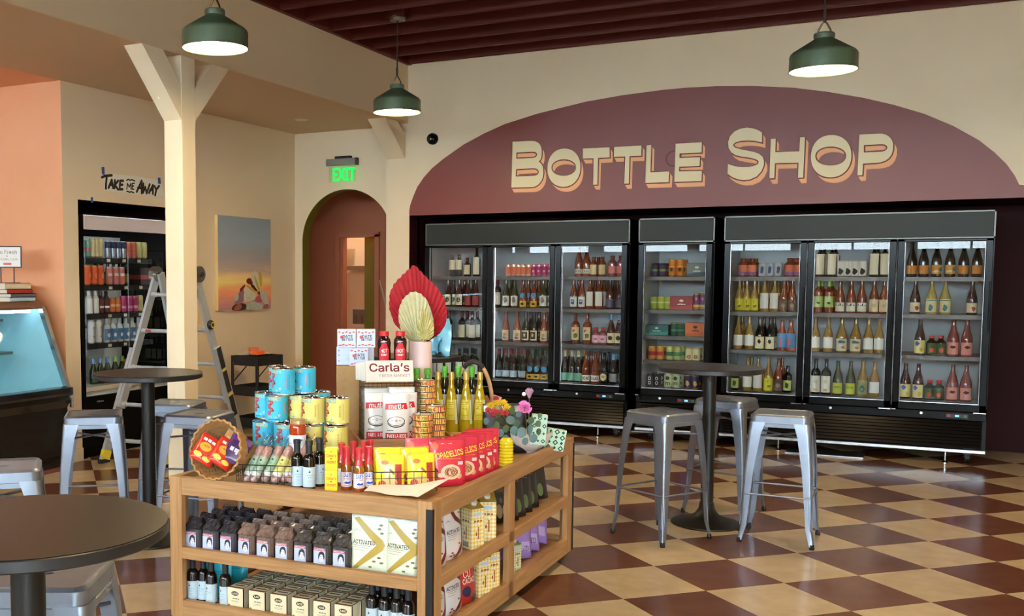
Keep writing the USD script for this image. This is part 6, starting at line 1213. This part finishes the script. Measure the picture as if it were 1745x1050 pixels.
# yellow cartons
for k in range(4):
    q = on(782 + 5 * k, 742, 5.10 - .055 * k, z0); t = thing('tea_carton', f"yellow open carton, {['rearmost', 'second', 'third', 'frontmost, with a white sticker'][k]} of four beside the tuna tins", 'carton', (q[0], q[1], z0 + .0), RD(48), 'yellow cartons', rx=-.0)
    obj('carton', bx(-.05, .05, -.006, .006, .0, .125 - .003 * k, .001), mat('carton_ochre', (176, 150, 48), .5) if k < 3 else mat('carton_yellow', (226, 208, 30), .45), t)
    if k == 3: obj('sticker', move_m(bx(-.02, .02, -.0005, .0005, -.02, .02), (.008, -.0068, .07), ry=.5), pc((206, 212, 232)), t); obj('flap', move_m(bx(-.05, .05, -.001, .001, -.03, .03), (0, -.022, .118), rx=1.0), mat('carton_yellow', (226, 208, 30), .45), t)
# jug, bowl, bouquet, patterned packets, dark bags
q = on(865, 792, 4.78, z0); q = tuple(at(864, 797, 2, ZD)[:2] + np.array([-.012, .02])) + (z0,)
jg = thing('yellow_bottle', 'ribbed bright yellow bottle against the oak rail by the pink pouches', 'bottle', q)
pj = [(0, 0), (.030, 0)] + [(.0325 + .0045 * math.cos(k * math.pi), .004 + .0135 * k) for k in range(9)] + [(.026, .128), (.020, .14), (.020, .15), (0, .15)]
obj('body', lathe([(0, 0), (.03, 0)] + [(.031 + .0038 * math.sin(z * 2 * math.pi / .0295) ** 2, z) for z in np.linspace(.003, .122, 36)] + [(.024, .132), (.018, .138), (0, .138)], 32), mat('bottle_yellow', (226, 206, 24), .2, coat=.4), jg, 50)
q = at(899, 772, 2, ZD); bo = thing('bowl', 'wide white ceramic bowl holding the bouquet at the island end', 'bowl', (q[0] - .01, q[1] + .04, z0), 0); BQ = np.array([q[0] - .01, q[1] + .04, z0])
obj('bowl', lathe([(0, .0), (.045, 0), (.047, .008), (.060, .016), (.095, .045), (.117, .085), (.122, .105), (.118, .105), (.112, .086), (.09, .05), (.055, .022), (0, .018)], 48), mat('ceramic_white', (222, 216, 212), .25, coat=.3), bo, 40)
def leafdisc(p, n_, r, sx=.85):
    n_ = np.asarray(n_, float); n_ /= np.linalg.norm(n_); a = np.cross(n_, [.3, .2, 1]); a /= np.linalg.norm(a); b = np.cross(n_, a); t_ = np.arange(16) / 16 * 2 * math.pi
    ring = np.array(p) + r * (np.cos(t_)[:, None] * a * sx + np.sin(t_)[:, None] * b); V = np.vstack([ring, ring - n_ * .0012, [np.array(p) + n_ * r * .10], [np.array(p) - n_ * (.0012 - r * .1)]])
    Fc = [(32, j, (j + 1) % 16) for j in range(16)] + [(33, 16 + (j + 1) % 16, 16 + j) for j in range(16)] + [(j, 16 + j, 16 + (j + 1) % 16) for j in range(16)] + [(j, 16 + (j + 1) % 16, (j + 1) % 16) for j in range(16)]
    return trimesh.Trimesh(V, Fc, process=False)
euc = mat('eucalyptus', (84, 112, 112), .6, vary=.12); euc2 = mat('leaf_green', (74, 96, 60), .6, vary=.15); stem_m = mat('stem_green', (96, 112, 70), .6)
bd = 4.90; qb = dray(890, 740, bd); toC = CAM - qb; toC /= np.linalg.norm(toC)
eu = thing('eucalyptus_sprig', 'blue-green eucalyptus leaves spilling over the white bowl', 'foliage', tuple(qb))
rg = np.random.default_rng(11)
for i, (x, y, r, dd, c) in enumerate([(870, 716, .026, -.04, 0), (876, 734, .022, -.05, 0), (889, 737, .026, -.07, 0), (903, 732, .027, -.07, 0), (909, 747, .022, -.06, 0), (895, 752, .018, -.06, 0), (861, 748, .020, -.05, 0), (828, 718, .018, -.02, 0), (845, 726, .024, .0, 1), (853, 738, .02, -.02, 0), (905, 717, .018, .02, 1), (838, 735, .018, .01, 0), (862, 731, .018, -.03, 1), (917, 722, .016, .03, 1), (880, 722, .02, .0, 1), (918, 735, .014, .0, 1), (848, 705, .02, .04, 1), (872, 700, .02, .05, 1), (884, 706, .016, .02, 0), (920, 708, .012, .03, 1)]):
    p_ = dray(x, y, bd + dd) - qb; obj('leaf', leafdisc(p_, toC + rg.normal(0, .35, 3), r), euc2 if c else euc, eu, True)
def sprig(t, px, py, dd): obj('stem', tube([np.array(BQ) + (0, 0, .03) - qb, (np.array(BQ) + (0, 0, .12) - qb) * .5 + (dray(px, py, bd + dd) - qb) * .5, dray(px, py, bd + dd) - qb], .0018, 6), stem_m, t, True)
for a_ in ((880, 722, 0), (905, 735, -.04), (850, 728, -.01), (918, 718, .02)): sprig(eu, *a_)
# rose: spiral of cupped petals
qr_ = dray(894, 697, bd - .06); ro = thing('rose', 'open pink rose in the bouquet', 'flower', tuple(qr_)); rpink = mat('rose_pink', (214, 112, 178), .55, vary=.06)
def petal(a, r, h, w, curl):
    V = []; n = 7
    for i in range(n):
        for j in range(n):
            u = i / (n - 1) * 2 - 1; v = j / (n - 1); ang_ = a + u * w; rr = r * (.35 + .65 * v) + curl * v * v; V.append((rr * math.cos(ang_), rr * math.sin(ang_), h * (v ** .8) * (1 - .25 * u * u)))
    Fc = [(i * n + j, (i + 1) * n + j, (i + 1) * n + j + 1) for i in range(n - 1) for j in range(n - 1)] + [(i * n + j, (i + 1) * n + j + 1, i * n + j + 1) for i in range(n - 1) for j in range(n - 1)]
    return trimesh.Trimesh(V, Fc, process=False)
Rm = trimesh.geometry.align_vectors([0, 0, 1], toC + np.array([.05, 0, .45]))
for k in range(18):
    m = petal(k * 2.4, .004 + .0013 * k, .030 - .0008 * k, .75 - .01 * k, .0006 * k); m.apply_transform(Rm); obj('petal', m, rpink, ro, True)
obj('stem', cyl((0, 0, 0), tuple(np.array(BQ) + (0, 0, .06) - qr_), .0022, 6), stem_m, ro)
qp = dray(902, 676, bd + .0); pr_ = thing('protea', 'spiky mauve protea flower above the pink rose', 'flower', tuple(qp)); pm = mat('protea_mauve', (176, 136, 160), .6, vary=.15); pw = mat('protea_white', (226, 216, 220), .6)
for k in range(34):
    a = k * 2.4; t_ = k / 34; d = np.array([math.cos(a) * (.2 + .5 * t_), math.sin(a) * (.2 + .5 * t_), 1.]); d /= np.linalg.norm(d); m = tube([d * .004 + (0, 0, -.012), d * .02, d * .034, d * (.044 - .010 * t_)], [.002, .0042, .0035, .0005], 5); obj('bract', m, pm, pr_, True)
obj('tuft', trimesh.creation.icosphere(2, .010).apply_translation((-.022, -.012, .012)), pw, pr_, True); obj('stem', cyl((0, 0, -.005), tuple(np.array(BQ) + (0, 0, .06) - qp), .0024, 6), stem_m, pr_)
def mum(x, y, dd, r, c, label, n=60):
    p0_ = dray(x, y, bd + dd); t = thing('chrysanthemum', label, 'flower', tuple(p0_), group='chrysanthemums'); m_ = mat('mum_%d_%d_%d' % c, c, .6, vary=.1); ms = []
    for k in range(n):
        a = k * 2.39996; t_ = (k + .5) / n; el_ = 1.45 - 1.5 * t_; d = np.array([math.cos(a) * math.cos(el_), math.sin(a) * math.cos(el_), math.sin(el_)]); L = r * (.6 + .4 * t_) * (1 + .12 * math.sin(k * 7))
        ms.append(tube([d * .002, d * L * .55 + (0, 0, .001), d * L], [.0012, .0030, .0008], 4))
    m = cat_(ms); m.apply_transform(trimesh.geometry.align_vectors([0, 0, 1], toC + np.array([0, 0, .8]))); obj('petals', m, m_, t, True, kind='stuff')
    obj('stem', cyl((0, 0, 0), tuple(np.array(BQ) + (-.03, 0, .05) - p0_), .002, 6), stem_m, t)
Y_, R_, D_ = (226, 190, 30), (178, 58, 62), (150, 40, 60)
for k, (x, y, dd, r, c, l) in enumerate([(836, 692, -.05, .022, Y_, 'yellow mum at the side near the oil bottles'), (847, 688, -.03, .022, Y_, 'yellow mum, second from the oil bottles'), (858, 687, -.02, .022, Y_, 'yellow mum beside the rose'), (864, 694, -.04, .020, Y_, 'low yellow mum beside the rose'), (832, 700, -.06, .02, R_, 'red mum beneath the yellow ones, nearest the oil'), (842, 702, -.08, .021, R_, 'red mum, second beneath the yellow ones'), (853, 703, -.08, .021, R_, 'red mum, third beneath the yellow ones'), (862, 705, -.06, .019, R_, 'red mum nearest the rose'), (845, 680, .03, .018, D_, 'dark red mum at the top of the bunch'), (838, 708, -.09, .017, D_, 'dark red mum at the bottom of the bunch')]): mum(x, y, dd, r, c, l)
mint = mat('packet_mint', (186, 222, 204), .5); dkg = pc((34, 84, 66))
def packet(px, py, d, z, rz, w, h, label, ry=0.):
    q = dray(px, py, d); t = thing('patterned_packet', label, 'packet', (q[0], q[1], z), rz, 'green patterned packets', ry=ry); obj('box', bx(-w, w, -.02, .02, 0, h, .001), mint, t); g_ = []
    for i in range(3):
        for j in range(4):
            x, z_ = -w * .66 + w * .66 * i, h * (.13 + .25 * j); s_ = w * .30
            if (i + j) % 2 == 0: g_.append(prism(Polygon([(x - s_, z_), (x, z_ - s_), (x + s_, z_), (x, z_ + s_)]).difference(Polygon([(x - s_ * .5, z_), (x, z_ - s_ * .5), (x + s_ * .5, z_), (x, z_ + s_ * .5)])), .0005, 'xz', -.0202))
            else: g_.append(prism(Polygon([(x - s_ * .6, z_), (x, z_ - s_ * .6), (x + s_ * .6, z_), (x, z_ + s_ * .6)]), .0005, 'xz', -.0202))
    obj('print', cat_(g_), dkg, t)
packet(916, 700, 5.16, z0 + .055, RD(25), .038, .15, 'mint and green patterned packet standing behind the protea', .08)
packet(942, 735, 5.30, z0 + .004, RD(35), .05, .11, 'mint and green patterned packet at the far corner of the island', .18)
ns = thing('nut_bag', 'clear bag of pale nuts beside the white bowl', 'bag', (*at(934, 768, 2, ZD)[:2], z0 + .0), RD(40)); m, _ = pouch(.09, .10, .05, 'top', 4); obj('pouch', m, mat('nuts', (186, 160, 116), .5, noise=(120, .35, (96, 74, 50)), bump=(150, .6), coat=.4), ns, 50)
for k, (px, py, d, rz) in enumerate([(848, 700, 5.22, 25), (872, 700, 5.24, 10)]):
    q = dray(px, py, d); t = thing('dark_bag', ['dark foil bag with a grey top behind the chrysanthemums', 'dark silvery foil bag leaning behind the rose'][k], 'snack bag', (q[0], q[1], z0), RD(rz), 'dark foil bags'); m, fr = pouch(.15, .25, .06, 'seal', k + 51); obj('pouch', m, mat('film_dark', (24, 20, 22), .45), t, 50); obj('top_band', lay(rect(.14, .03), fr, 0, .225), mat('film_pewter', (150, 146, 132), .3, metal=.5), t, True)
# ================================================================ what fills the island's shelves
def lp(X, Y): return IFL + X * iu + Y * iv
arz = math.atan2(iu[1], iu[0])
def make_bean(nm, c, c2):
    def make():
        t = thing('bean_bag', 'x', 'bag'); w, d, h = .041, .036, .098
        bm_ = mat('beans_' + nm, c, .35, noise=(150, .45, c2), coat=.55, bump=(170, .5))
        obj('beans', bx(-w, w, -d, d, 0, h, .010), bm_, t)
        rg = np.random.default_rng(9); V = []; n = 9
        for j, (z, sq) in enumerate(((h - .006, 1.), (h + .010, .75), (h + .024, .40), (h + .036, .16))):
            for k in range(n * 2):
                a = k / (n * 2) * 2 * math.pi; cx_, cy_ = max(-1, min(1, 1.35 * math.cos(a))), max(-1, min(1, 1.35 * math.sin(a)))
                V.append((cx_ * w * (.97 - .06 * j) + rg.normal(0, .0012), cy_ * d * sq + rg.normal(0, .0034), z + rg.normal(0, .0030)))
        N = n * 2; Fc = [(j * N + k, j * N + (k + 1) % N, (j + 1) * N + (k + 1) % N) for j in range(3) for k in range(N)] + [(j * N + k, (j + 1) * N + (k + 1) % N, (j + 1) * N + k) for j in range(3) for k in range(N)] + [(3 * N, 3 * N + k, 3 * N + k + 1) for k in range(1, N - 1)]
        obj('folded_top', trimesh.Trimesh(V, Fc, process=False), mat('bean_film_' + nm, tuple(int(v * .7 + 6) for v in c), .10, noise=(60, .5, tuple(int(v * .9 + 34) for v in c)), coat=.8, spec=.8), t, False)
        lb = obj('label', move_m(bx(-.027, .027, -.0006, 0, -.036, .036), (-.008, -d - .0002, .040)), mat('bean_label', (190, 202, 232), .5), t)
        o = lambda m, x, z: move_m(m, (-.008 + x, -d - .001, .040 + z))
        obj('print', cat_([o(rect(.054, .010), 0, .030), o(rect(.054, .006), 0, -.033)]), pc((176, 70, 84)), lb)
        obj('print', move_m(txt('RANCHO GORDO', .0052, .046), (-.008, -d - .0013, .070)), pc((240, 230, 232)), lb)
        hair = Polygon(smoothpoly([(-.004, -.016), (-.006, .006), (.0, .020), (.012, .024), (.022, .018), (.024, .0), (.021, -.014), (.018, -.004), (.016, .010), (.004, .012), (-.001, -.004)], 2)).buffer(0)
        obj('print', o(prism(shapely.affinity.scale(Point(.009, -.006).buffer(.011, 10), .95, 1.35), .0002, 'xz', 0), 0, 0), pc((228, 232, 242)), lb)
        obj('print', cat_([move_m(o(prism(hair, .0002, 'xz', 0), 0, 0), (0, -.0003, 0))] + [move_m(o(disk(.0017, 1.3, .6), x, z), (0, -.0003, 0)) for x, z in ((.004, .002), (.013, .002), (.009, -.013), (.009, -.005))]), pc((44, 40, 60)), lb)
        return t
    return Kind(make)
BB = [make_bean('black', (34, 34, 42), (56, 56, 68)), make_bean('pinto', (128, 100, 88), (70, 52, 48)), make_bean('dark', (66, 60, 58), (40, 38, 40))]
rown = ['front row', 'second row', 'third row', 'last row']
for r in range(4):
    for k in range(9):
        q = lp(.078 + .0905 * k, .083 + .084 * r); kd = 0 if k < 3 else (1 if k < 6 else 2)
        BB[kd].put(f"bag of {['black', 'speckled brown', 'dark grey'][kd]} beans, {ORD[k]} in the {rown[r]} of the upper shelf", (*q, ZM + .0006), arz + random.uniform(-.04, .04), 'bags of beans')
def activated(label, q, rz, z, gold, seed, group, w=.16, h=.225):
    g_ = (176, 150, 60) if gold else (110, 34, 40); ink_ = (70, 70, 66) if gold else (60, 50, 60)
    V_ = [(pol([(-.070, .098), (-.048, .105), (.062, .018), (.070, -.002), (.062, -.022), (-.05, -.105), (-.072, -.105), (.036, -.002)]), 0, h / 2, g_)] if gold else [(pol([(-.035, .105), (-.005, .105), (.02, .062), (.065, .034), (.062, .012), (.004, .046)]), 0, h / 2, g_), (pol([(.066, .03), (.074, .01), (.068, -.06), (.01, -.108), (-.03, -.108), (.046, -.052), (.056, -.01)]), 0, h / 2, g_)]
    pr_ = V_ + [(txt('ACTIVATED', .016, .098), -.018, .118, ink_), (rect(.075, .0022), -.026, .104, (150, 150, 140)), (rect(.06, .002), -.03, .096, (190, 150, 110)), (rect(.05, .002), -.036, .086, (160, 160, 152)), (txt('-^-', .010, .03), -.052, .165, g_)]
    pr_ += [(disk(.006, 1.3, .7), x, z_, (120, 110, 70) if gold else (150, 50, 50)) for x, z_ in (((.045, .175), (.056, .158), (.05, .19), (.048, .06), (.028, .045), (.058, .040), (.012, .022)) if gold else ((.02, .06), (-.04, .03), (-.03, .02), (-.05, .018), (.05, .185)))]
    return snack('nut_pouch', label, (218, 228, 206) if gold else (222, 222, 226), 'snack bag', (*q, z), rz, w, h, .05, pr_, -.05, 0, seed, group=group, film_n='cream' if gold else 'white')
activated('cream and gold seed pouch on the upper shelf, beside the bags of beans', lp(.918, .075), arz + .06, ZM + .0006, True, 61, None)
activated('cream and gold seed pouch on the upper shelf, beside the corner post', lp(1.068, .072), arz - .02, ZM + .0006, True, 62, None, w=.145)
for k, (z, X, lv) in enumerate(((ZM, 'upper', 0), (ZL_, 'lower', 1))):
    activated(f'white and maroon nut pouch on the {X} side shelf, nearest the corner post', (-1.695, 3.795), RD(82), z + .0006, False, 63 + 2 * k, 'white and maroon nut pouches')
    activated(f'white and maroon nut pouch on the {X} side shelf, second from the corner post', (-1.70, 3.985), RD(86), z + .0006, False, 64 + 2 * k, 'white and maroon nut pouches')
snack('cacao_bag', 'red snack bag on the lower side shelf between nut pouches and yellow cartons', (196, 46, 38), 'snack bag', (-1.70, 4.145, ZL_ + .0006), RD(78), .13, .215, .045, [(txt('CU', .03, .05), -.01, .13, (240, 220, 214)), (txt('CACAO', .022, .085), 0, .10, (240, 220, 214)), (disk(.026, 1.1, .9), -.02, .055, (44, 40, 80)), (disk(.02), .03, .02, (60, 50, 60)), (disk(.014, 1.3, .8), .02, .035, (150, 90, 60))], -.08, 0, 71)
# milk cartons with gingham sides
def gingham(name, c):
    if name in _mats: return _mats[name]
    n = {'t': ('texture_coordinate', {}), 's': ('separate_xyz', {}), 'p': ('principled_bsdf', {'roughness': .45}), 'r': ('rgb_ramp', {'interpolate': False, 'ramp': [(0, lin((232, 228, 206))), (.34, lin(tuple((a + 232) // 2 for a in c))), (.67, lin(c))]}), 'a': ('math', {'math_type': 'add'}), 'd': ('math', {'math_type': 'multiply', 'value2': .45})}
    l = [('t.object', 's.vector'), ('a.value', 'd.value1'), ('d.value', 'r.fac'), ('r.color', 'p.base_color')]
    n['xy'] = ('math', {'math_type': 'add'}); l += [('s.x', 'xy.value1'), ('s.y', 'xy.value2')]
    for k, src in (('u', 'xy.value'), ('v', 's.z')):
        n[k + '1'] = ('math', {'math_type': 'multiply', 'value2': 62.}); n[k + '2'] = ('math', {'math_type': 'fraction'}); n[k + '3'] = ('math', {'math_type': 'greater_than', 'value2': .5})
        l += [(src, k + '1.value1'), (k + '1.value', k + '2.value1'), (k + '2.value', k + '3.value1')]
    l += [('u3.value', 'a.value1'), ('v3.value', 'a.value2')]
    _mats[name] = usdkit.material(stage, '/World/Looks/' + name, n, l, surface='p.BSDF'); return _mats[name]
def make_carton(nm, c, word_, cap_):
    def make():
        t = thing('milk_carton', 'x', 'carton'); w, h = .0345, .195; zt = .165
        obj('carton', prism(sbox(-w, -w, w, w).buffer(-.001).buffer(.001, 2), zt, 'xy', 0), gingham('gingham_' + nm, c), t)
        obj('sloped_top', trimesh.convex.convex_hull(np.array([(-w, -w, zt), (w, -w, zt), (w, w, zt), (-w, w, zt), (-w, w, h), (w, w, h), (-w, w * .8, h), (w, w * .8, h)])), mat('carton_top_' + nm, tuple(int(v * .8) for v in c), .5), t)
        u = np.array([0, -(h - zt), w * 1.8]); u /= np.linalg.norm(u); p = np.array([0, -w * .15, zt + (h - zt) * .47])
        obj('cap', cyl(p, p + u * .014, .0125, 18), mat('carton_cap', (226, 226, 228), .4), t)
        for f in range(4):
            obj('print', move_m(cat_([move_m(scr(3, .042, .009), (0, -w - .0004, .115)), move_m(txt('|', .030, .006), (.004, -w - .0004, .065)), move_m(disk(.006, .6, 1.5), (-.008, -w - .0004, .062))]), rz=f * math.pi / 2), pc((150, 90, 36)), t)
            if f % 2: obj('print', move_m(cat_([move_m(rect(.0016 + .001 * (k % 3), .020), (-.016 + .004 * k, -w - .0004, .018)) for k in range(9)]), rz=f * math.pi / 2), pc((70, 80, 120)), t)
            else: obj('print', move_m(rect(.036, .014), (0, -w - .0004, .142), rz=f * math.pi / 2), pc((186, 200, 216)), t)
        return t
    return Kind(make)
CYW, CGR, CLM = make_carton('yellow', (224, 186, 70), 'BARISTA', 0), make_carton('green', (84, 136, 112), 'OAT', 0), make_carton('lime', (166, 190, 120), 'OAT', 0)
for z, X in ((ZM, 'upper'), (ZL_, 'lower')):
    d_ = 0 if X == 'upper' else .09
    CYW.put(f'yellow gingham drink carton on the {X} side shelf, nearer the corner', (-1.69, 4.185 + d_, z + .0006), RD(62), 'yellow gingham cartons', s=1.08)
    CYW.put(f'yellow gingham drink carton on the {X} side shelf, nearer the middle post', (-1.685, 4.345 + d_ * .3, z + .0006), RD(30 if X == 'upper' else 62), 'yellow gingham cartons', s=1.08)
    for k in range(2): CGR.put(f"green gingham drink carton on the {X} side shelf, {['nearer the corner', 'nearer the middle post'][k]}", (-1.79 + .03 * k, 4.27 + .14 * k, z + .0006), RD(62), 'green gingham cartons', s=1.1)
CLM.put('pale green drink carton on the lower side shelf beside the purple bags', (-1.685, 4.70, ZL_ + .0006), RD(70), s=.82)
# black vegetable chip bags
for k, (x, y, rz, rx, ry, l) in enumerate([(-1.735, 4.68, 52, -.22, 0, 'nearest the middle post'), (-1.74, 4.79, 50, -.25, .0, 'second from the middle post'), (-1.745, 4.90, 48, -.25, .05, 'third from the middle post'), (-1.75, 5.01, 46, -.22, .0, 'fourth from the middle post'), (-1.755, 5.17, 42, -.12, -.12, 'last, leaning at the far post')]):
    snack('chip_bag', f'black vegetable chip bag, {l}', (26, 24, 28), 'snack bag', (x, y, ZM + .0008), RD(rz), .19, .235, .045, [(txt('TERRA', .020, .08), .03, .19, (150, 140, 150)), (rect(.08, .004), .03, .172, (150, 50, 60))] + [(disk(.019, .9, 1.8), -.06 + .036 * i, .052 + .012 * ((i * k) % 3), [(206, 196, 170), (170, 140, 110), (196, 190, 176), (90, 110, 60)][i % 4]) for i in range(4)] + [(disk(.010, .8, 1.4), -.04 + .03 * i, .105, [(60, 84, 50), (96, 104, 120), (80, 110, 60)][i]) for i in range(3)], rx, ry, 81 + k, group='black chip bags', film_n='chip')
for k, (x, y, rz, rx, ry, l) in enumerate([(-1.745, 4.90, 55, -.16, .06, 'frontmost'), (-1.755, 5.05, 52, -.30, .12, 'middle'), (-1.765, 5.20, 48, -.42, .22, 'farthest, slumped')]):
    snack('popcorn_bag', f'purple kettle corn bag on the lower side shelf, {l}', (156, 128, 210), 'snack bag', (x, y, ZL_ + .0008), RD(rz), .20, .196 - .008 * k, .06, [(txt('POP', .04, .10), .0, .145, (190, 40, 110)), (txt('KETTLED', .026, .13), .0, .05, (70, 40, 110)), (txt('SWEET &', .012, .06), -.01, .082, (90, 50, 120)), (rect(.15, .05), 0, .06, (190, 170, 226))][(0 if k < 2 else 3):][::-1], rx, ry, 91 + k, group='purple kettle corn bags', film_n='lilac')
# lower front shelf
for k, px in enumerate((323.5, 343, 361, 385)):
    x = at(px, 1000, 1, 3.60)[0]; VIN.put(f"dark vinegar bottle with pale blue label on the bottom shelf, {ORD[k]} from the corner post", (max(x, IFL[0] + .062), 3.597 + (.02 if k == 1 else 0), ZL_ + .0006), .15 - .1 * k, 'vinegar bottles on the bottom shelf', s=.985)
for k, px in enumerate((634, 655.5, 676, 696)):
    x = at(px, 1000, 1, 3.64)[0]; VIN.put(f"dark vinegar bottle on the bottom shelf right of the tea boxes, {ORD[k]} in front", (x, 3.640, ZL_ + .0006), .1, 'vinegar bottles by the tea boxes', s=.985)
for k, px in enumerate((644, 665, 686)):
    x = at(px, 1000, 1, 3.70)[0]; VIN.put(f"dark vinegar bottle on the bottom shelf right of the tea boxes, {ORD[k]} behind", (x, 3.700, ZL_ + .0006), .1, 'vinegar bottles by the tea boxes', s=.985)
def make_alessi():
    t = thing('tea_box', 'x', 'box'); w, d, h = .039, .038, .098; F_ = -d - .0003
    obj('box', bx(-w, w, -d, d, 0, h, .0012), mat('alessi_cream', (222, 214, 180), .5), t)
    obj('print', cat_([bx(-w + .001, w - .001, -d + .001, d - .001, h, h + .0003)]), pc((104, 56, 40)), t); obj('print', bx(-w + .006, w - .006, -d + .016, d - .016, h + .0002, h + .0006), pc((222, 214, 180)), t)
    obj('print', bx(-.024, .024, -.006, .006, h + .0005, h + .0009), pc((60, 66, 60)), t)
    obj('print', move_m(disk(.019, 1, .55), (0, F_, .074)), pc((196, 160, 80)), t); obj('print', move_m(disk(.017, 1, .52), (0, F_ - .0003, .074)), pc((30, 34, 34)), t); obj('print', move_m(txt('ALESSI', .008, .026), (0, F_ - .0006, .074)), pc((232, 228, 214)), t)
    obj('print', cat_([move_m(scr(3, .032, .005), (.004, F_, .052)), move_m(rect(.04, .001), (0, F_, .042)), move_m(rect(.034, .001), (0, F_, .037))]), pc((120, 110, 100)), t)
    obj('print', move_m(pol([(-w + .001, -.001), (w - .001, -.001), (w - .001, .016), (.018, .010), (.004, .015), (-.012, .012), (-.024, .018), (-.030, .024), (-w + .001, .018)]), (0, F_, .002)), pc((96, 116, 60)), t); obj('print', move_m(rect(.076, .003), (0, F_ - .0002, .003)), pc((120, 70, 40)), t)
    sd = obj('side_panel', cat_([bx(w, w + .0003, -d + .001, -d + .010, .001, h - .001), bx(-w - .0003, -w, -d + .001, d - .001, .001, h - .001)]), pc((84, 44, 34)), t)
    return t
AL = Kind(make_alessi)
for r in range(4):
    for k in range(6):
        X = at(410.5 + 35.9 * k, 1010, 1, 3.62)[0]; AL.put(f"cream and brown seasoning box, {ORD[k]} in the {rown[r]} of the bottom shelf", (X + .02 * r * 0, 3.612 + .0032 * k + .0785 * r, ZL_ + .0006), arz * .8, 'seasoning boxes')
for k in range(4):
    q = lp(*[(.118, .165), (.128, .275), (.36, .50), (.55, .50)][k]); snack('teal_pouch', f'teal pouch at the back of the bottom shelf, {ORD[k]} from the corner', (44, 168, 184), 'snack bag', (*q, ZL_ + .0006), arz + .06 * (k % 2), .155, .205, .05, [(rect(.1, .003), 0, .12, (24, 110, 130)), (rect(.09, .003), 0, .108, (24, 110, 130))], -.06, 0, 101 + k, group='teal pouches', film_n='teal')
